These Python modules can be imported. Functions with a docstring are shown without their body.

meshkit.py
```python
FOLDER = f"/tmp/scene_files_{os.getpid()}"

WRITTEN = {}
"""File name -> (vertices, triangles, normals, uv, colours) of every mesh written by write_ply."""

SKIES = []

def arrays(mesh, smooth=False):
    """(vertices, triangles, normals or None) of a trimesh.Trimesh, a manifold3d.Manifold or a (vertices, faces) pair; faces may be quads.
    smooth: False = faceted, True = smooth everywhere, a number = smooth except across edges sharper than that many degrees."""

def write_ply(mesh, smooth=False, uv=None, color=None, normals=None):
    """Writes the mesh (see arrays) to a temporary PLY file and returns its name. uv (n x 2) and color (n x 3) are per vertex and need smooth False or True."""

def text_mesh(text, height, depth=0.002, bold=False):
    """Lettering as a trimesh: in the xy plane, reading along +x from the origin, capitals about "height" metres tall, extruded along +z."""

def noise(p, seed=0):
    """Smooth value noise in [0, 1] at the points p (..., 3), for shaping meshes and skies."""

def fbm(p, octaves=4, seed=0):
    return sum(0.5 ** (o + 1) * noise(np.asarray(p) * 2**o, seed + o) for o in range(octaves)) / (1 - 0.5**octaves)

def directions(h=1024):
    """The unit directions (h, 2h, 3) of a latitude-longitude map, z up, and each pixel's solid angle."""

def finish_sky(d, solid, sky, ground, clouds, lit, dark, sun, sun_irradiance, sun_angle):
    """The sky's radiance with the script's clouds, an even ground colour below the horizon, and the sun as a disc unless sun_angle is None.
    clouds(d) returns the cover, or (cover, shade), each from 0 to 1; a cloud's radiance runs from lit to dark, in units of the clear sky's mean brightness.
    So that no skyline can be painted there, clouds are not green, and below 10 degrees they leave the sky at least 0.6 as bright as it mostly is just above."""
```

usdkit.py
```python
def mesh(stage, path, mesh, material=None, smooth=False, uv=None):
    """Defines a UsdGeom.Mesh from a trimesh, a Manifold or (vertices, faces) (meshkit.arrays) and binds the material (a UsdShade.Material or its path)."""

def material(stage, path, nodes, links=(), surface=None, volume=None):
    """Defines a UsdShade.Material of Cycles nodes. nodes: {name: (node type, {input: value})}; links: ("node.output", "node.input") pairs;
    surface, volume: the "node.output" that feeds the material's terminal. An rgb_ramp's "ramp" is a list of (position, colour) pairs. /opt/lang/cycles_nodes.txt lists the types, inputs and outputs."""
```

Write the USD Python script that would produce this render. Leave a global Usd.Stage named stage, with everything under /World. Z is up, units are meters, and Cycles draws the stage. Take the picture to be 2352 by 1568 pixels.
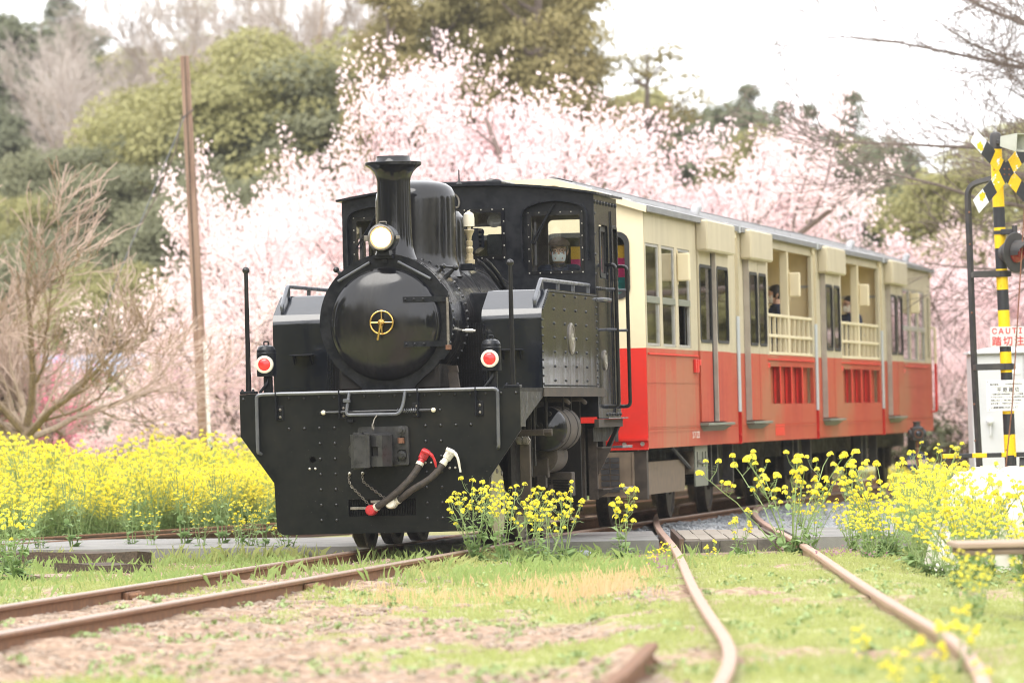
import math, random, glob, numpy as np, trimesh, usdkit, meshkit
from pxr import Usd, UsdGeom, UsdLux, UsdShade, Gf, Sdf, Vt
from shapely.geometry import Polygon, Point, box as sbox
from shapely import affinity
from shapely.ops import unary_union
from scipy.spatial import ConvexHull

stage = Usd.Stage.CreateInMemory()
UsdGeom.SetStageUpAxis(stage, 'Z'); UsdGeom.SetStageMetersPerUnit(stage, 1.0)
UsdGeom.Xform.Define(stage, '/World')
PI = math.pi
# ------------------------------------------------------------------ camera
EYE = 1.16
ROLL, PITCH = math.radians(1.4), math.atan(178 / (200 / 36 * 2352))
cam = UsdGeom.Camera.Define(stage, '/World/camera')
cam.CreateFocalLengthAttr(200.0); cam.CreateHorizontalApertureAttr(36.0); cam.CreateVerticalApertureAttr(24.0)
cam.CreateFStopAttr(3.2); cam.CreateFocusDistanceAttr(51.6)
cam.CreateClippingRangeAttr(Gf.Vec2f(0.1, 5000.0))
_r, _f, _u = np.array([1.0, 0, 0]), np.array([0, math.cos(PITCH), math.sin(PITCH)]), np.array([0, -math.sin(PITCH), math.cos(PITCH)])
_right = math.cos(ROLL) * _r - math.sin(ROLL) * _u
_up = math.sin(ROLL) * _r + math.cos(ROLL) * _u
M = np.eye(4); M[0, :3], M[1, :3], M[2, :3], M[3, :3] = _right, _up, -_f, (0, 0, EYE)
cam.AddTransformOp().Set(Gf.Matrix4d(M.tolist()))
cam.CreateExposureAttr(1.3)
# ------------------------------------------------------------------ sky and sun (bright overcast)
SUN_EL, SUN_AZ = math.radians(52), math.radians(212)       # behind the camera, to its left
sky_mat = usdkit.material(stage, '/World/Looks/sky', {
    'tc': ('texture_coordinate', {}),
    'map': ('mapping', {'scale': (1.4, 1.4, 3.2)}),
    'cl': ('noise_texture', {'scale': 1.6, 'detail': 5.0, 'roughness': 0.55}),
    'ramp': ('rgb_ramp', {'ramp': [(0.0, (0.80, 0.80, 0.80)), (0.45, (0.93, 0.93, 0.93)), (0.75, (1, 1, 1))]}),
    'sky': ('sky_texture', {'sky_type': 'single_scattering', 'sun_disc': False, 'sun_elevation': SUN_EL, 'sun_rotation': SUN_AZ, 'aerosol_density': 2.5}),
    'mix': ('mix_color', {'b': (10.5, 10.5, 10.7), 'use_clamp': False}),
    'bg': ('background_shader', {'strength': 0.10}),
}, [('tc.generated', 'map.vector'), ('map.vector', 'cl.vector'), ('cl.fac', 'ramp.fac'), ('ramp.color', 'mix.fac'), ('sky.color', 'mix.a'), ('mix.result', 'bg.color')], surface='bg.background')
dome = UsdLux.DomeLight.Define(stage, '/World/sky')
UsdShade.MaterialBindingAPI.Apply(dome.GetPrim()).Bind(sky_mat)
dome.GetPrim().SetCustomDataByKey('kind', 'structure')
sun = UsdLux.DistantLight.Define(stage, '/World/sun')
sun.CreateIntensityAttr(0.28); sun.CreateAngleAttr(40.0); sun.CreateNormalizeAttr(True) if hasattr(sun, 'CreateNormalizeAttr') else None
sun.CreateColorAttr(Gf.Vec3f(1.0, 0.96, 0.90))
_d = Gf.Vec3d(math.sin(SUN_AZ) * math.cos(SUN_EL), math.cos(SUN_AZ) * math.cos(SUN_EL), math.sin(SUN_EL))
sun.AddTransformOp().Set(Gf.Matrix4d(Gf.Rotation(Gf.Vec3d(0, 0, 1), _d), Gf.Vec3d(0, 0, 0)))

HAZE = .0002
# ------------------------------------------------------------------ helpers
def unit(v):
    v = np.asarray(v, float); return v / (np.linalg.norm(v) + 1e-12)

class MB:
    """Collects shapes; becomes ONE mesh."""
    def __init__(self): self.v, self.f, self.n = [], [], 0
    def add(self, v, f):
        v, f = np.asarray(v, float), np.asarray(f, int)
        if f.shape[1] == 4: f = np.vstack([f[:, [0, 1, 2]], f[:, [0, 2, 3]]])
        self.v.append(v); self.f.append(f + self.n); self.n += len(v); return self
    def arr(self): return np.vstack(self.v), np.vstack(self.f)
    def box(self, x0, x1, y0, y1, z0, z1, b=0.0):
        x0, x1, y0, y1, z0, z1 = min(x0, x1), max(x0, x1), min(y0, y1), max(y0, y1), min(z0, z1), max(z0, z1)
        if b <= 0:
            v = [(x, y, z) for x in (x0, x1) for y in (y0, y1) for z in (z0, z1)]
            return self.add(v, [(0, 1, 3, 2), (4, 6, 7, 5), (0, 4, 5, 1), (2, 3, 7, 6), (0, 2, 6, 4), (1, 5, 7, 3)])
        b = min(b, (x1 - x0) * .45, (y1 - y0) * .45, (z1 - z0) * .45)
        pts = [(x + (b if x == x0 else -b) * (k != 0), y + (b if y == y0 else -b) * (k != 1), z + (b if z == z0 else -b) * (k != 2))
               for x in (x0, x1) for y in (y0, y1) for z in (z0, z1) for k in range(3)]
        return self.hull(pts)
    def hull(self, pts):
        p = np.asarray(pts, float); h = ConvexHull(p); f = h.simplices.copy(); c = p.mean(0)
        n = np.cross(p[f[:, 1]] - p[f[:, 0]], p[f[:, 2]] - p[f[:, 0]])
        bad = np.einsum('ij,ij->i', n, p[f[:, 0]] - c) < 0
        f[bad] = f[bad][:, ::-1]
        return self.add(p, f)
    def tube(self, pts, r, n=8, cap=True):
        p = np.asarray(pts, float); m = len(p); r = np.broadcast_to(r, (m,))
        t = np.gradient(p, axis=0); t /= np.linalg.norm(t, axis=1, keepdims=True) + 1e-12
        a = np.zeros_like(p); ref = np.array([0, 0, 1.0]) if abs(t[0, 2]) < .9 else np.array([1.0, 0, 0])
        for i in range(m):
            ref = ref - t[i] * (ref @ t[i]); ref = unit(ref); a[i] = ref
        b = np.cross(t, a); an = np.arange(n) * 2 * PI / n
        v = p[:, None] + r[:, None, None] * (np.cos(an)[None, :, None] * a[:, None] + np.sin(an)[None, :, None] * b[:, None])
        i, j = np.meshgrid(np.arange(m - 1), np.arange(n), indexing='ij')
        q = np.stack([i * n + j, i * n + (j + 1) % n, (i + 1) * n + (j + 1) % n, (i + 1) * n + j], -1).reshape(-1, 4)
        v = v.reshape(-1, 3); f = np.vstack([q[:, [0, 1, 2]], q[:, [0, 2, 3]]])
        if cap:
            k = len(v); v = np.vstack([v, p[:1], p[-1:]]); jj = np.arange(n)
            f = np.vstack([f, np.stack([np.full(n, k), (jj + 1) % n, jj], 1), np.stack([np.full(n, k + 1), (m - 1) * n + jj, (m - 1) * n + (jj + 1) % n], 1)])
        return self.add(v, f)
    def bend(self, pts, r, rad=0.05, n=8):
        """a tube through the points with rounded corners"""
        p = [np.asarray(x, float) for x in pts]; out = [p[0]]
        for a, b, c in zip(p, p[1:], p[2:]):
            d = min(rad, .45 * np.linalg.norm(b - a), .45 * np.linalg.norm(c - b)); s, e = b + unit(a - b) * d, b + unit(c - b) * d
            out += [(1 - t) ** 2 * s + 2 * t * (1 - t) * b + t * t * e for t in (0, .25, .5, .75, 1)]
        return self.tube(out + [p[-1]], r, n)
    def lathe(self, prof, o=(0, 0, 0), axis=(0, 0, 1), n=24, arc=None):
        """prof: (radius, height along axis)"""
        o, w = np.asarray(o, float), unit(axis)
        a = unit(np.cross(w, (0, 0, 1))) if abs(w[2]) < .9 else np.array([1.0, 0, 0]); b = np.cross(w, a)
        prof = np.asarray(prof, float); m = len(prof); an = np.arange(n) * 2 * PI / n
        ring = np.cos(an)[:, None] * a + np.sin(an)[:, None] * b
        v = (o + prof[:, None, 1:] * w + prof[:, None, :1] * ring[None]).reshape(-1, 3)
        i, j = np.meshgrid(np.arange(m - 1), np.arange(n), indexing='ij')
        return self.add(v, np.stack([i * n + j, i * n + (j + 1) % n, (i + 1) * n + (j + 1) % n, (i + 1) * n + j], -1).reshape(-1, 4))
    def cyl(self, p0, p1, r, n=16): return self.tube([p0, p1], r, n)
    def sphere(self, c, r, n=10, s=(1, 1, 1)):
        m = trimesh.creation.uv_sphere(1.0, count=[n, 2 * n]); return self.add(m.vertices * r * np.asarray(s) + np.asarray(c), m.faces)
    def dome(self, c, d, r, h, n=8):
        """rivet head on a surface with normal d"""
        return self.lathe([(r, -.002), (r, h * .25), (r * .8, h * .75), (r * .4, h), (0.0001, h * 1.04)], c, d, n)
    def prism(self, poly, a, b, plane='xz'):
        """poly (points or shapely) in a plane, from a to b along the third axis"""
        P = poly if hasattr(poly, 'exterior') else Polygon(poly)
        m = trimesh.creation.extrude_polygon(P, abs(b - a)); v = np.array(m.vertices); lo = min(a, b)
        f = np.array(m.faces)
        if plane == 'xz': v = np.stack([v[:, 0], v[:, 2] + lo, v[:, 1]], 1); f = f[:, ::-1]
        elif plane == 'yz': v = np.stack([v[:, 2] + lo, v[:, 0], v[:, 1]], 1)
        else: v = v + (0, 0, lo)
        return self.add(v, f)
    def torus(self, c, axis, R, r, n=24, k=8):
        an = np.linspace(0, 2 * PI, n, endpoint=False); w = unit(axis); a = unit(np.cross(w, (0.3, .2, 1))); b = np.cross(w, a)
        ph = np.linspace(0, 2 * PI, k, endpoint=False); d = np.cos(an)[:, None] * a + np.sin(an)[:, None] * b
        v = np.asarray(c) + (R + r * np.cos(ph))[None, :, None] * d[:, None] + (r * np.sin(ph))[None, :, None] * w
        i, j = np.meshgrid(np.arange(n), np.arange(k), indexing='ij')
        return self.add(v.reshape(-1, 3), np.stack([i * k + j, ((i + 1) % n) * k + j, ((i + 1) % n) * k + (j + 1) % k, i * k + (j + 1) % k], -1).reshape(-1, 4))
    def xf(self, fn):
        self.v = [fn(v) for v in self.v]; return self

def rrect(x0, y0, x1, y1, r): return sbox(x0 + r, y0 + r, x1 - r, y1 - r).buffer(r, quad_segs=5)

USED = {}
def numbered(parent, name):
    k = (parent, name); n = USED.get(k, 0); USED[k] = n + 1
    return name if n == 0 else f'{name}_{n:03d}'
def tag(p, label=None, cat=None, group=None, kind=None):
    for k, v in (('label', label), ('category', cat), ('group', group), ('kind', kind)):
        if v: p.SetCustomDataByKey(k, v)
    return p
def put(x, loc=(0, 0, 0), rz=0.0, sc=None):
    x.AddTranslateOp().Set(Gf.Vec3d(*map(float, loc))); x.AddRotateZOp().Set(float(rz))
    x.AddScaleOp().Set(Gf.Vec3f(*([float(s) for s in (sc if np.ndim(sc) else (sc,) * 3)] if sc is not None else (1, 1, 1))))
def thing(name, label, cat, loc=(0, 0, 0), rz=0.0, group=None, sc=None):
    x = UsdGeom.Xform.Define(stage, '/World/' + numbered('/World', name)); put(x, loc, rz, sc)
    return tag(x.GetPrim(), label, cat, group)
def part(parent, name, mb, mat, smooth=32, label=None, kind=None):
    pp = str(parent.GetPath()); a = mb.arr() if isinstance(mb, MB) else mb
    m = usdkit.mesh(stage, f'{pp}/{numbered(pp, name)}', a, mat, smooth)
    return tag(m.GetPrim(), label, kind=kind)
def solo(name, mb, mat, label, cat, group=None, kind=None, smooth=32):
    a = mb.arr() if isinstance(mb, MB) else mb
    m = usdkit.mesh(stage, '/World/' + numbered('/World', name), a, mat, smooth)
    return tag(m.GetPrim(), label, cat, group, kind)
def struct(name, mb, mat, smooth=False):
    return solo(name, mb, mat, None, None, kind='structure', smooth=smooth)
def dup(src, loc, rz=0.0, sc=None, label=None, group=None):
    was = src.GetCustomData(); base = src.GetName()
    if base[-4:-3] == '_' and base[-3:].isdigit(): base = base[:-4]
    x = UsdGeom.Xform.Define(stage, '/World/' + numbered('/World', base)); p = x.GetPrim()
    put(x, loc, rz, sc)
    p.GetReferences().AddInternalReference(src.GetPath()); p.SetInstanceable(True)
    return tag(p, label or was['label'], was['category'], group or was.get('group'))
# ------------------------------------------------------------------ materials
MAT = {}
def mat(name, nodes, links, surface='p.BSDF', volume=None):
    MAT[name] = usdkit.material(stage, '/World/Looks/' + name, nodes, links, surface=surface, volume=volume); return MAT[name]
def paint(name, col, col2=None, rough=.4, rough2=None, scale=6.0, metal=0.0, spec=.5, bump=0.0, bscale=40.0, coat=0.0, detail=4.0, stretch=(1, 1, 1), lo=.35, hi=.65, cr=.05, obj=True):
    """plain or two-tone noise paint with optional relief"""
    N = {'tc': ('texture_coordinate', {}), 'mp': ('mapping', {'scale': stretch}), 'n': ('noise_texture', {'scale': scale, 'detail': detail, 'roughness': .6}),
         'r': ('rgb_ramp', {'ramp': [(lo, col), (hi, col2 or col)]}), 'rr': ('map_range', {'from_min': lo, 'from_max': hi, 'to_min': rough, 'to_max': rough if rough2 is None else rough2, 'clamp': True}),
         'p': ('principled_bsdf', {'metallic': metal, 'specular_ior_level': spec, 'coat_weight': coat, 'coat_roughness': cr})}
    L = [(('tc.object'), 'mp.vector'), ('mp.vector', 'n.vector'), ('n.fac', 'r.fac'), ('r.color', 'p.base_color'), ('n.fac', 'rr.value'), ('rr.result', 'p.roughness')]
    if bump:
        N['bn'] = ('noise_texture', {'scale': bscale, 'detail': 3.0}); N['b'] = ('bump', {'strength': 1.0, 'distance': bump})
        L += [('mp.vector', 'bn.vector'), ('bn.fac', 'b.height'), ('b.normal', 'p.normal')]
    return mat(name, N, L)
def leafy(name, a, b, trans=.35, scale=.6, rough=.6, spec=.3):
    """leaf colour varies from card to card and in slow patches; light passes through"""
    return mat(name, {'g': ('geometry', {}), 'oi': ('object_info', {}), 'n': ('noise_texture', {'scale': scale, 'detail': 2.0}), 'm': ('math', {'math_type': 'multiply_add', 'value2': .6, 'value3': 0.0}),
        'm2': ('math', {'math_type': 'multiply_add', 'value2': .5, 'value3': 0.0}), 'r': ('rgb_ramp', {'ramp': [(.1, a), (.8, b)]}), 'ad': ('math', {'math_type': 'add'}),
        'p': ('principled_bsdf', {'roughness': rough, 'specular_ior_level': spec}), 't': ('translucent_bsdf', {}), 'mx': ('mix_closure', {'fac': trans})},
        [('g.random_per_island', 'm.value1'), ('g.position', 'n.vector'), ('n.fac', 'm2.value1'), ('m.value', 'ad.value1'), ('m2.value', 'ad.value2'), ('ad.value', 'r.fac'),
         ('r.color', 'p.base_color'), ('r.color', 't.color'), ('p.BSDF', 'mx.closure1'), ('t.BSDF', 'mx.closure2')], surface='mx.closure')

# locomotive
paint('black_gloss', (.003, .0034, .005), (.011, .0100, .0095), .07, .26, spec=.55, scale=3.2, bump=.00025, bscale=4.0, stretch=(1, 1, .35))
paint('black_tank', (.0032, .0045, .0075), (.007, .008, .010), .07, .15, spec=.9, scale=3.5, bump=.0022, bscale=3.2, stretch=(1.5, 1.5, .25))
paint('black_satin', (.003, .004, .0065), (.0065, .0072, .0095), .22, .38, spec=.32, scale=8, bump=.0003, bscale=160)
mat('black_beam', {'tc': ('texture_coordinate', {}), 'n': ('noise_texture', {'scale': 2.2, 'detail': 5.0, 'roughness': .65}), 'v': ('noise_texture', {'scale': 75.0, 'detail': 2.0}), 'r': ('rgb_ramp', {'ramp': [(.33, (.003, .0042, .0048)), (.55, (.0065, .0072, .006)), (.72, (.014, .0125, .008))]}),
    'sp': ('rgb_ramp', {'ramp': [(.73, (0, 0, 0)), (.76, (1, 1, 1))]}), 'mx': ('mix_color', {'b': (.15, .14, .12)}), 'rr': ('map_range', {'from_min': .3, 'from_max': .7, 'to_min': .26, 'to_max': .52, 'clamp': True}), 'b': ('bump', {'strength': .6, 'distance': .0006}), 'p': ('principled_bsdf', {'specular_ior_level': .22})},
    [('tc.object', 'n.vector'), ('tc.object', 'v.vector'), ('n.fac', 'r.fac'), ('v.fac', 'sp.fac'), ('sp.color', 'mx.fac'), ('r.color', 'mx.a'), ('mx.result', 'p.base_color'), ('n.fac', 'rr.value'), ('rr.result', 'p.roughness'), ('v.fac', 'b.height'), ('b.normal', 'p.normal')])
paint('coupler_iron', (.010, .010, .011), (.030, .029, .028), .28, .5, spec=.6, scale=9, bump=.001, bscale=40)
paint('weed_leaf', (.24, .33, .12), (.36, .44, .20), .6, scale=4)
paint('black_grime', (.006, .0052, .0045), (.018, .014, .011), .55, .8, spec=.3, scale=7)
paint('frame_dust', (.034, .026, .02), (.085, .066, .05), .7, .9, scale=6)
paint('wheel_olive_reflection', (.30, .265, .15), (.38, .34, .20), .3, .5, scale=5)  # olive reflection on the front right wheel, put into the base colour
paint('rim_warm', (.6, .35, .2), None, .3)
mat('rim_glow', {'e': ('emission', {'color': (1.0, .52, .22), 'strength': .9})}, [], surface='e.emission')
paint('black_rail', (.02, .022, .026), (.03, .03, .032), .16, .3, scale=20)
paint('grey_steel', (.13, .135, .15), (.15, .155, .165), .2, .28, scale=5, metal=.5)
paint('bolt_steel', (.45, .43, .38), (.55, .52, .45), .3, .5, scale=40, metal=.7)
paint('rust_edge', (.10, .045, .025), (.20, .09, .045), .7, .9, scale=30)
paint('brass', (.75, .50, .17), (.62, .40, .12), .16, .3, scale=20, metal=1.0)
paint('brass_dull', (.42, .34, .20), (.50, .42, .27), .35, .5, scale=20, metal=.35)
paint('ivory', (.72, .66, .52), None, .3)
paint('hose_rubber', (.022, .017, .014), (.06, .047, .038), .6, .85, scale=25, bump=.0004, bscale=200)
paint('cock_red', (.55, .025, .03), (.42, .03, .035), .3, .5, scale=20)
paint('cock_white', (.80, .78, .72), (.66, .60, .50), .35, .5, scale=14)
paint('lens_red', (.85, .035, .035), None, .12, coat=.5)
paint('lamp_ring', (.62, .58, .47), (.70, .66, .56), .3, .45, scale=30)
paint('plate_metal', (.16, .145, .12), (.24, .215, .185), .35, .5, scale=25, metal=.5)
paint('interior_dark', (.03, .032, .035), (.045, .045, .05), .6)
paint('cab_inner', (.20, .17, .165), (.26, .22, .215), .6, scale=4)
paint('wheel_olive', (.10, .088, .05), (.17, .15, .09), .4, .6, scale=5, metal=.2)
paint('tyre_steel', (.022, .017, .014), (.06, .043, .032), .45, .6, scale=9, metal=.3)
mat('headlamp_glow', {'tc': ('texture_coordinate', {}), 'e': ('emission', {'color': (1.0, .80, .52), 'strength': 16.0})}, [], surface='e.emission')
mat('pane', {'f': ('fresnel', {'IOR': 1.5}), 't': ('transparent_bsdf', {'color': (.93, .95, .94)}), 'g': ('glossy_bsdf', {'color': (1, 1, 1), 'roughness': .02}), 'mx': ('mix_closure', {})},
    [('f.fac', 'mx.fac'), ('t.BSDF', 'mx.closure1'), ('g.BSDF', 'mx.closure2')], surface='mx.closure')
mat('coach_pane', {'f': ('fresnel', {'IOR': 2.3}), 't': ('transparent_bsdf', {'color': (.80, .86, .82)}), 'g': ('glossy_bsdf', {'color': (1, 1, 1), 'roughness': .03}), 'mx': ('mix_closure', {})},
    [('f.fac', 'mx.fac'), ('t.BSDF', 'mx.closure1'), ('g.BSDF', 'mx.closure2')], surface='mx.closure')
# coaches
paint('cream', (.78, .68, .46), (.74, .64, .43), .38, .5, scale=3)
paint('cream_dusty_shaded', (.56, .49, .34), (.47, .41, .29), .34, .5, scale=2.4, stretch=(1, 1, .22), lo=.3, hi=.72)  # dusty cream, darkened so the shade of the coach side is in the colour
paint('cream_inner', (.76, .62, .36), (.72, .58, .34), .6)
paint('red_clean', (.72, .030, .018), (.66, .028, .018), .32, .42, scale=4)
mat('red_dusty_shaded', {'tc': ('texture_coordinate', {}), 'mp': ('mapping', {'scale': (1, 2.6, .10)}), 'n': ('noise_texture', {'scale': 2.6, 'detail': 5.0, 'roughness': .65}),
    'n2': ('noise_texture', {'scale': .5, 'detail': 2.0}), 'ad': ('math', {'math_type': 'multiply_add', 'value2': .7, 'value3': -.05}), 'r': ('rgb_ramp', {'ramp': [(.60, (.36, .036, .020)), (.76, (.45, .056, .027)), (.90, (.43, .082, .037)), (1.04, (.37, .15, .075))]}),
    'w': ('wave_texture', {'bands_direction': 'y', 'scale': 3.2}), 'b': ('bump', {'strength': .35, 'distance': .003}),
    'p': ('principled_bsdf', {'roughness': .5, 'specular_ior_level': .35})},
    [('tc.object', 'mp.vector'), ('mp.vector', 'n.vector'), ('tc.object', 'n2.vector'), ('tc.object', 'w.vector'), ('n.fac', 'ad.value1'), ('n2.fac', 'ad.value3'), ('ad.value', 'r.fac'), ('r.color', 'p.base_color'), ('w.fac', 'b.height'), ('b.normal', 'p.normal')])  # dirt streaks, with the duller light of the coach side mixed into the red
paint('roof_metal', (.36, .36, .37), (.46, .46, .47), .35, .5, scale=4, metal=.25)
paint('roof_dark', (.17, .17, .175), (.22, .22, .225), .5, scale=5)
paint('alu', (.42, .40, .37), (.52, .50, .47), .35, .5, scale=9, metal=.5)
paint('alu_brown', (.38, .33, .28), (.46, .41, .35), .4, .55, scale=5, metal=.3)
paint('gasket', (.02, .02, .02), None, .5)
paint('strap_grey', (.45, .47, .49), (.52, .54, .56), .4, scale=5)
paint('lamp_white', (.80, .78, .72), None, .25)
paint('seat_cloth', (.30, .24, .18), (.14, .11, .09), .9, scale=22)
paint('step_green', (.16, .17, .13), (.24, .24, .19), .5, .7, scale=8)
paint('brown_box', (.15, .11, .072), (.21, .155, .105), .7, .85, scale=8)
paint('white_mark', (.75, .70, .64), None, .6)
paint('cloth_yellow', (.72, .42, .03), None, .8); paint('cloth_pink', (.62, .03, .17), None, .8); paint('cloth_teal', (.02, .24, .23), None, .8)
# people
paint('skin', (.62, .38, .27), (.58, .33, .23), .5, scale=12); paint('mask_white', (.82, .84, .86), None, .8); paint('mask_beige', (.78, .72, .64), None, .8)
paint('hair_black', (.012, .010, .009), (.03, .024, .02), .45, scale=60, stretch=(1, 1, .2)); paint('cap_brown', (.10, .065, .055), None, .85); paint('navy', (.020, .026, .055), (.028, .034, .066), .85, scale=30)
paint('navy_dark', (.012, .014, .024), None, .85); paint('specs', (.10, .08, .07), None, .3)
# place
paint('rail_rust', (.15, .072, .036), (.24, .12, .062), .75, .9, scale=14, bump=.001, bscale=60)
paint('rail_head', (.30, .20, .15), (.42, .31, .25), .35, .55, scale=10, metal=.35)
paint('rail_pale', (.34, .21, .15), (.46, .31, .24), .5, .7, scale=6, metal=.1)
paint('rail_dark', (.07, .045, .032), (.13, .08, .055), .6, .8, scale=8)
paint('timber_dark', (.050, .036, .027), (.12, .085, .06), .85, scale=9, stretch=(.6, 6, 6), bump=.004, bscale=25)
paint('crossing_edge_shade', (.085, .075, .065), (.16, .14, .12), .9, scale=6, bump=.003, bscale=40)  # dark tone stands for shade on the front face of the deck
paint('timber_pale', (.30, .22, .16), (.42, .32, .24), .85, scale=9, stretch=(.6, 6, 6), bump=.003, bscale=25)
paint('sleeper', (.20, .14, .10), (.30, .22, .155), .9, scale=8, stretch=(.5, 5, 5), bump=.004, bscale=25)
paint('concrete', (.34, .32, .29), (.46, .44, .40), .85, scale=3, bump=.002, bscale=50)
paint('asphalt', (.19, .185, .175), (.28, .27, .255), .85, scale=2.2, bump=.003, bscale=120)
paint('crossing_plank', (.27, .235, .195), (.37, .325, .27), .85, scale=3, stretch=(.6, 4, 1), bump=.002, bscale=40)
paint('stone_grey', (.22, .24, .26), (.42, .43, .44), .8, scale=12)
paint('stone_tan', (.24, .18, .135), (.42, .34, .27), .85, scale=8)
mat('pole_wood', {'tc': ('texture_coordinate', {}), 'mp': ('mapping', {'scale': (14, 14, .7)}), 'n': ('noise_texture', {'scale': 1.6, 'detail': 6.0, 'roughness': .65}), 'r': ('rgb_ramp', {'ramp': [(.30, (.10, .06, .045)), (.45, (.27, .172, .122)), (.70, (.37, .255, .19))]}),
    'b': ('bump', {'strength': .8, 'distance': .02}), 'p': ('principled_bsdf', {'roughness': .85})}, [('tc.object', 'mp.vector'), ('mp.vector', 'n.vector'), ('n.fac', 'r.fac'), ('r.color', 'p.base_color'), ('n.fac', 'b.height'), ('b.normal', 'p.normal')])
paint('bark_cherry', (.13, .10, .085), (.23, .18, .155), .9, scale=9, stretch=(3, 3, .8), bump=.01, bscale=20)
paint('bark_olive', (.24, .18, .125), (.36, .28, .20), .9, scale=7, stretch=(3, 3, .8), bump=.01, bscale=18)
paint('twig_brown', (.36, .265, .21), (.47, .355, .29), .9, scale=1.2)
paint('twig_grey', (.32, .27, .235), (.44, .385, .345), .9, scale=.5)
paint('twig_dark', (.115, .085, .07), (.19, .145, .12), .9, scale=1.0)
leafy('blossom', (.89, .755, .75), (.865, .62, .645), .35, scale=.9)
leafy('blossom_pinker', (.885, .725, .72), (.85, .575, .60), .35, scale=.9)
leafy('blossom_magenta', (.84, .22, .36), (.88, .48, .56), .3, scale=1.5)
leafy('leaf_olive', (.28, .27, .11), (.47, .43, .20), .3, scale=.5)
leafy('leaf_dark', (.13, .145, .085), (.25, .245, .145), .2, scale=.35)
leafy('leaf_grey_green', (.17, .18, .105), (.34, .325, .185), .3, scale=.5)
leafy('leaf_cedar', (.20, .185, .075), (.42, .31, .14), .2, scale=.28)
leafy('leaf_bright', (.17, .21, .05), (.33, .34, .11), .35, scale=.4)
leafy('rape_leaf', (.25, .37, .14), (.40, .53, .25), .35, scale=3)
leafy('rape_stem', (.28, .38, .15), (.44, .52, .26), .2, scale=3)
leafy('rape_yellow', (.94, .82, .06), (.95, .90, .24), .45, scale=3, rough=.55)
leafy('grass_blade', (.36, .40, .14), (.58, .58, .27), .4, scale=.9)
leafy('grass_lush', (.26, .36, .11), (.46, .53, .22), .4, scale=.9)
leafy('grass_straw', (.62, .44, .24), (.76, .60, .38), .35, scale=1.2)
leafy('clover_purple', (.34, .19, .24), (.42, .27, .31), .3, scale=4)
# crossing furniture: flaking paint shows the layer below with hard edges
def flaking(name, top, under, amt, scale=7.0, third=None, rough=.4):
    N = {'tc': ('texture_coordinate', {}), 'n': ('noise_texture', {'scale': scale, 'detail': 5.0, 'roughness': .7}), 'r': ('rgb_ramp', {'ramp': [(amt - .012, under), (amt + .012, top)]}),
         'b': ('bump', {'strength': .5, 'distance': .002}), 'p': ('principled_bsdf', {'roughness': rough})}
    return mat(name, N, [('tc.object', 'n.vector'), ('n.fac', 'r.fac'), ('r.color', 'p.base_color'), ('n.fac', 'b.height'), ('b.normal', 'p.normal')])
flaking('post_yellow', (.86, .56, .012), (.22, .07, .03), .36)
flaking('post_black', (.028, .029, .033), (.24, .08, .035), .30)
flaking('blade_yellow', (.86, .55, .012), (.80, .82, .84), .40, 9)
flaking('blade_white', (.80, .82, .85), (.72, .74, .76), .3)
flaking('blade_black', (.026, .027, .032), (.10, .10, .11), .33)
paint('iron_black', (.030, .030, .033), (.055, .05, .048), .45, .6, scale=9)
paint('horn_grey', (.42, .43, .36), (.48, .49, .42), .45)
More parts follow.
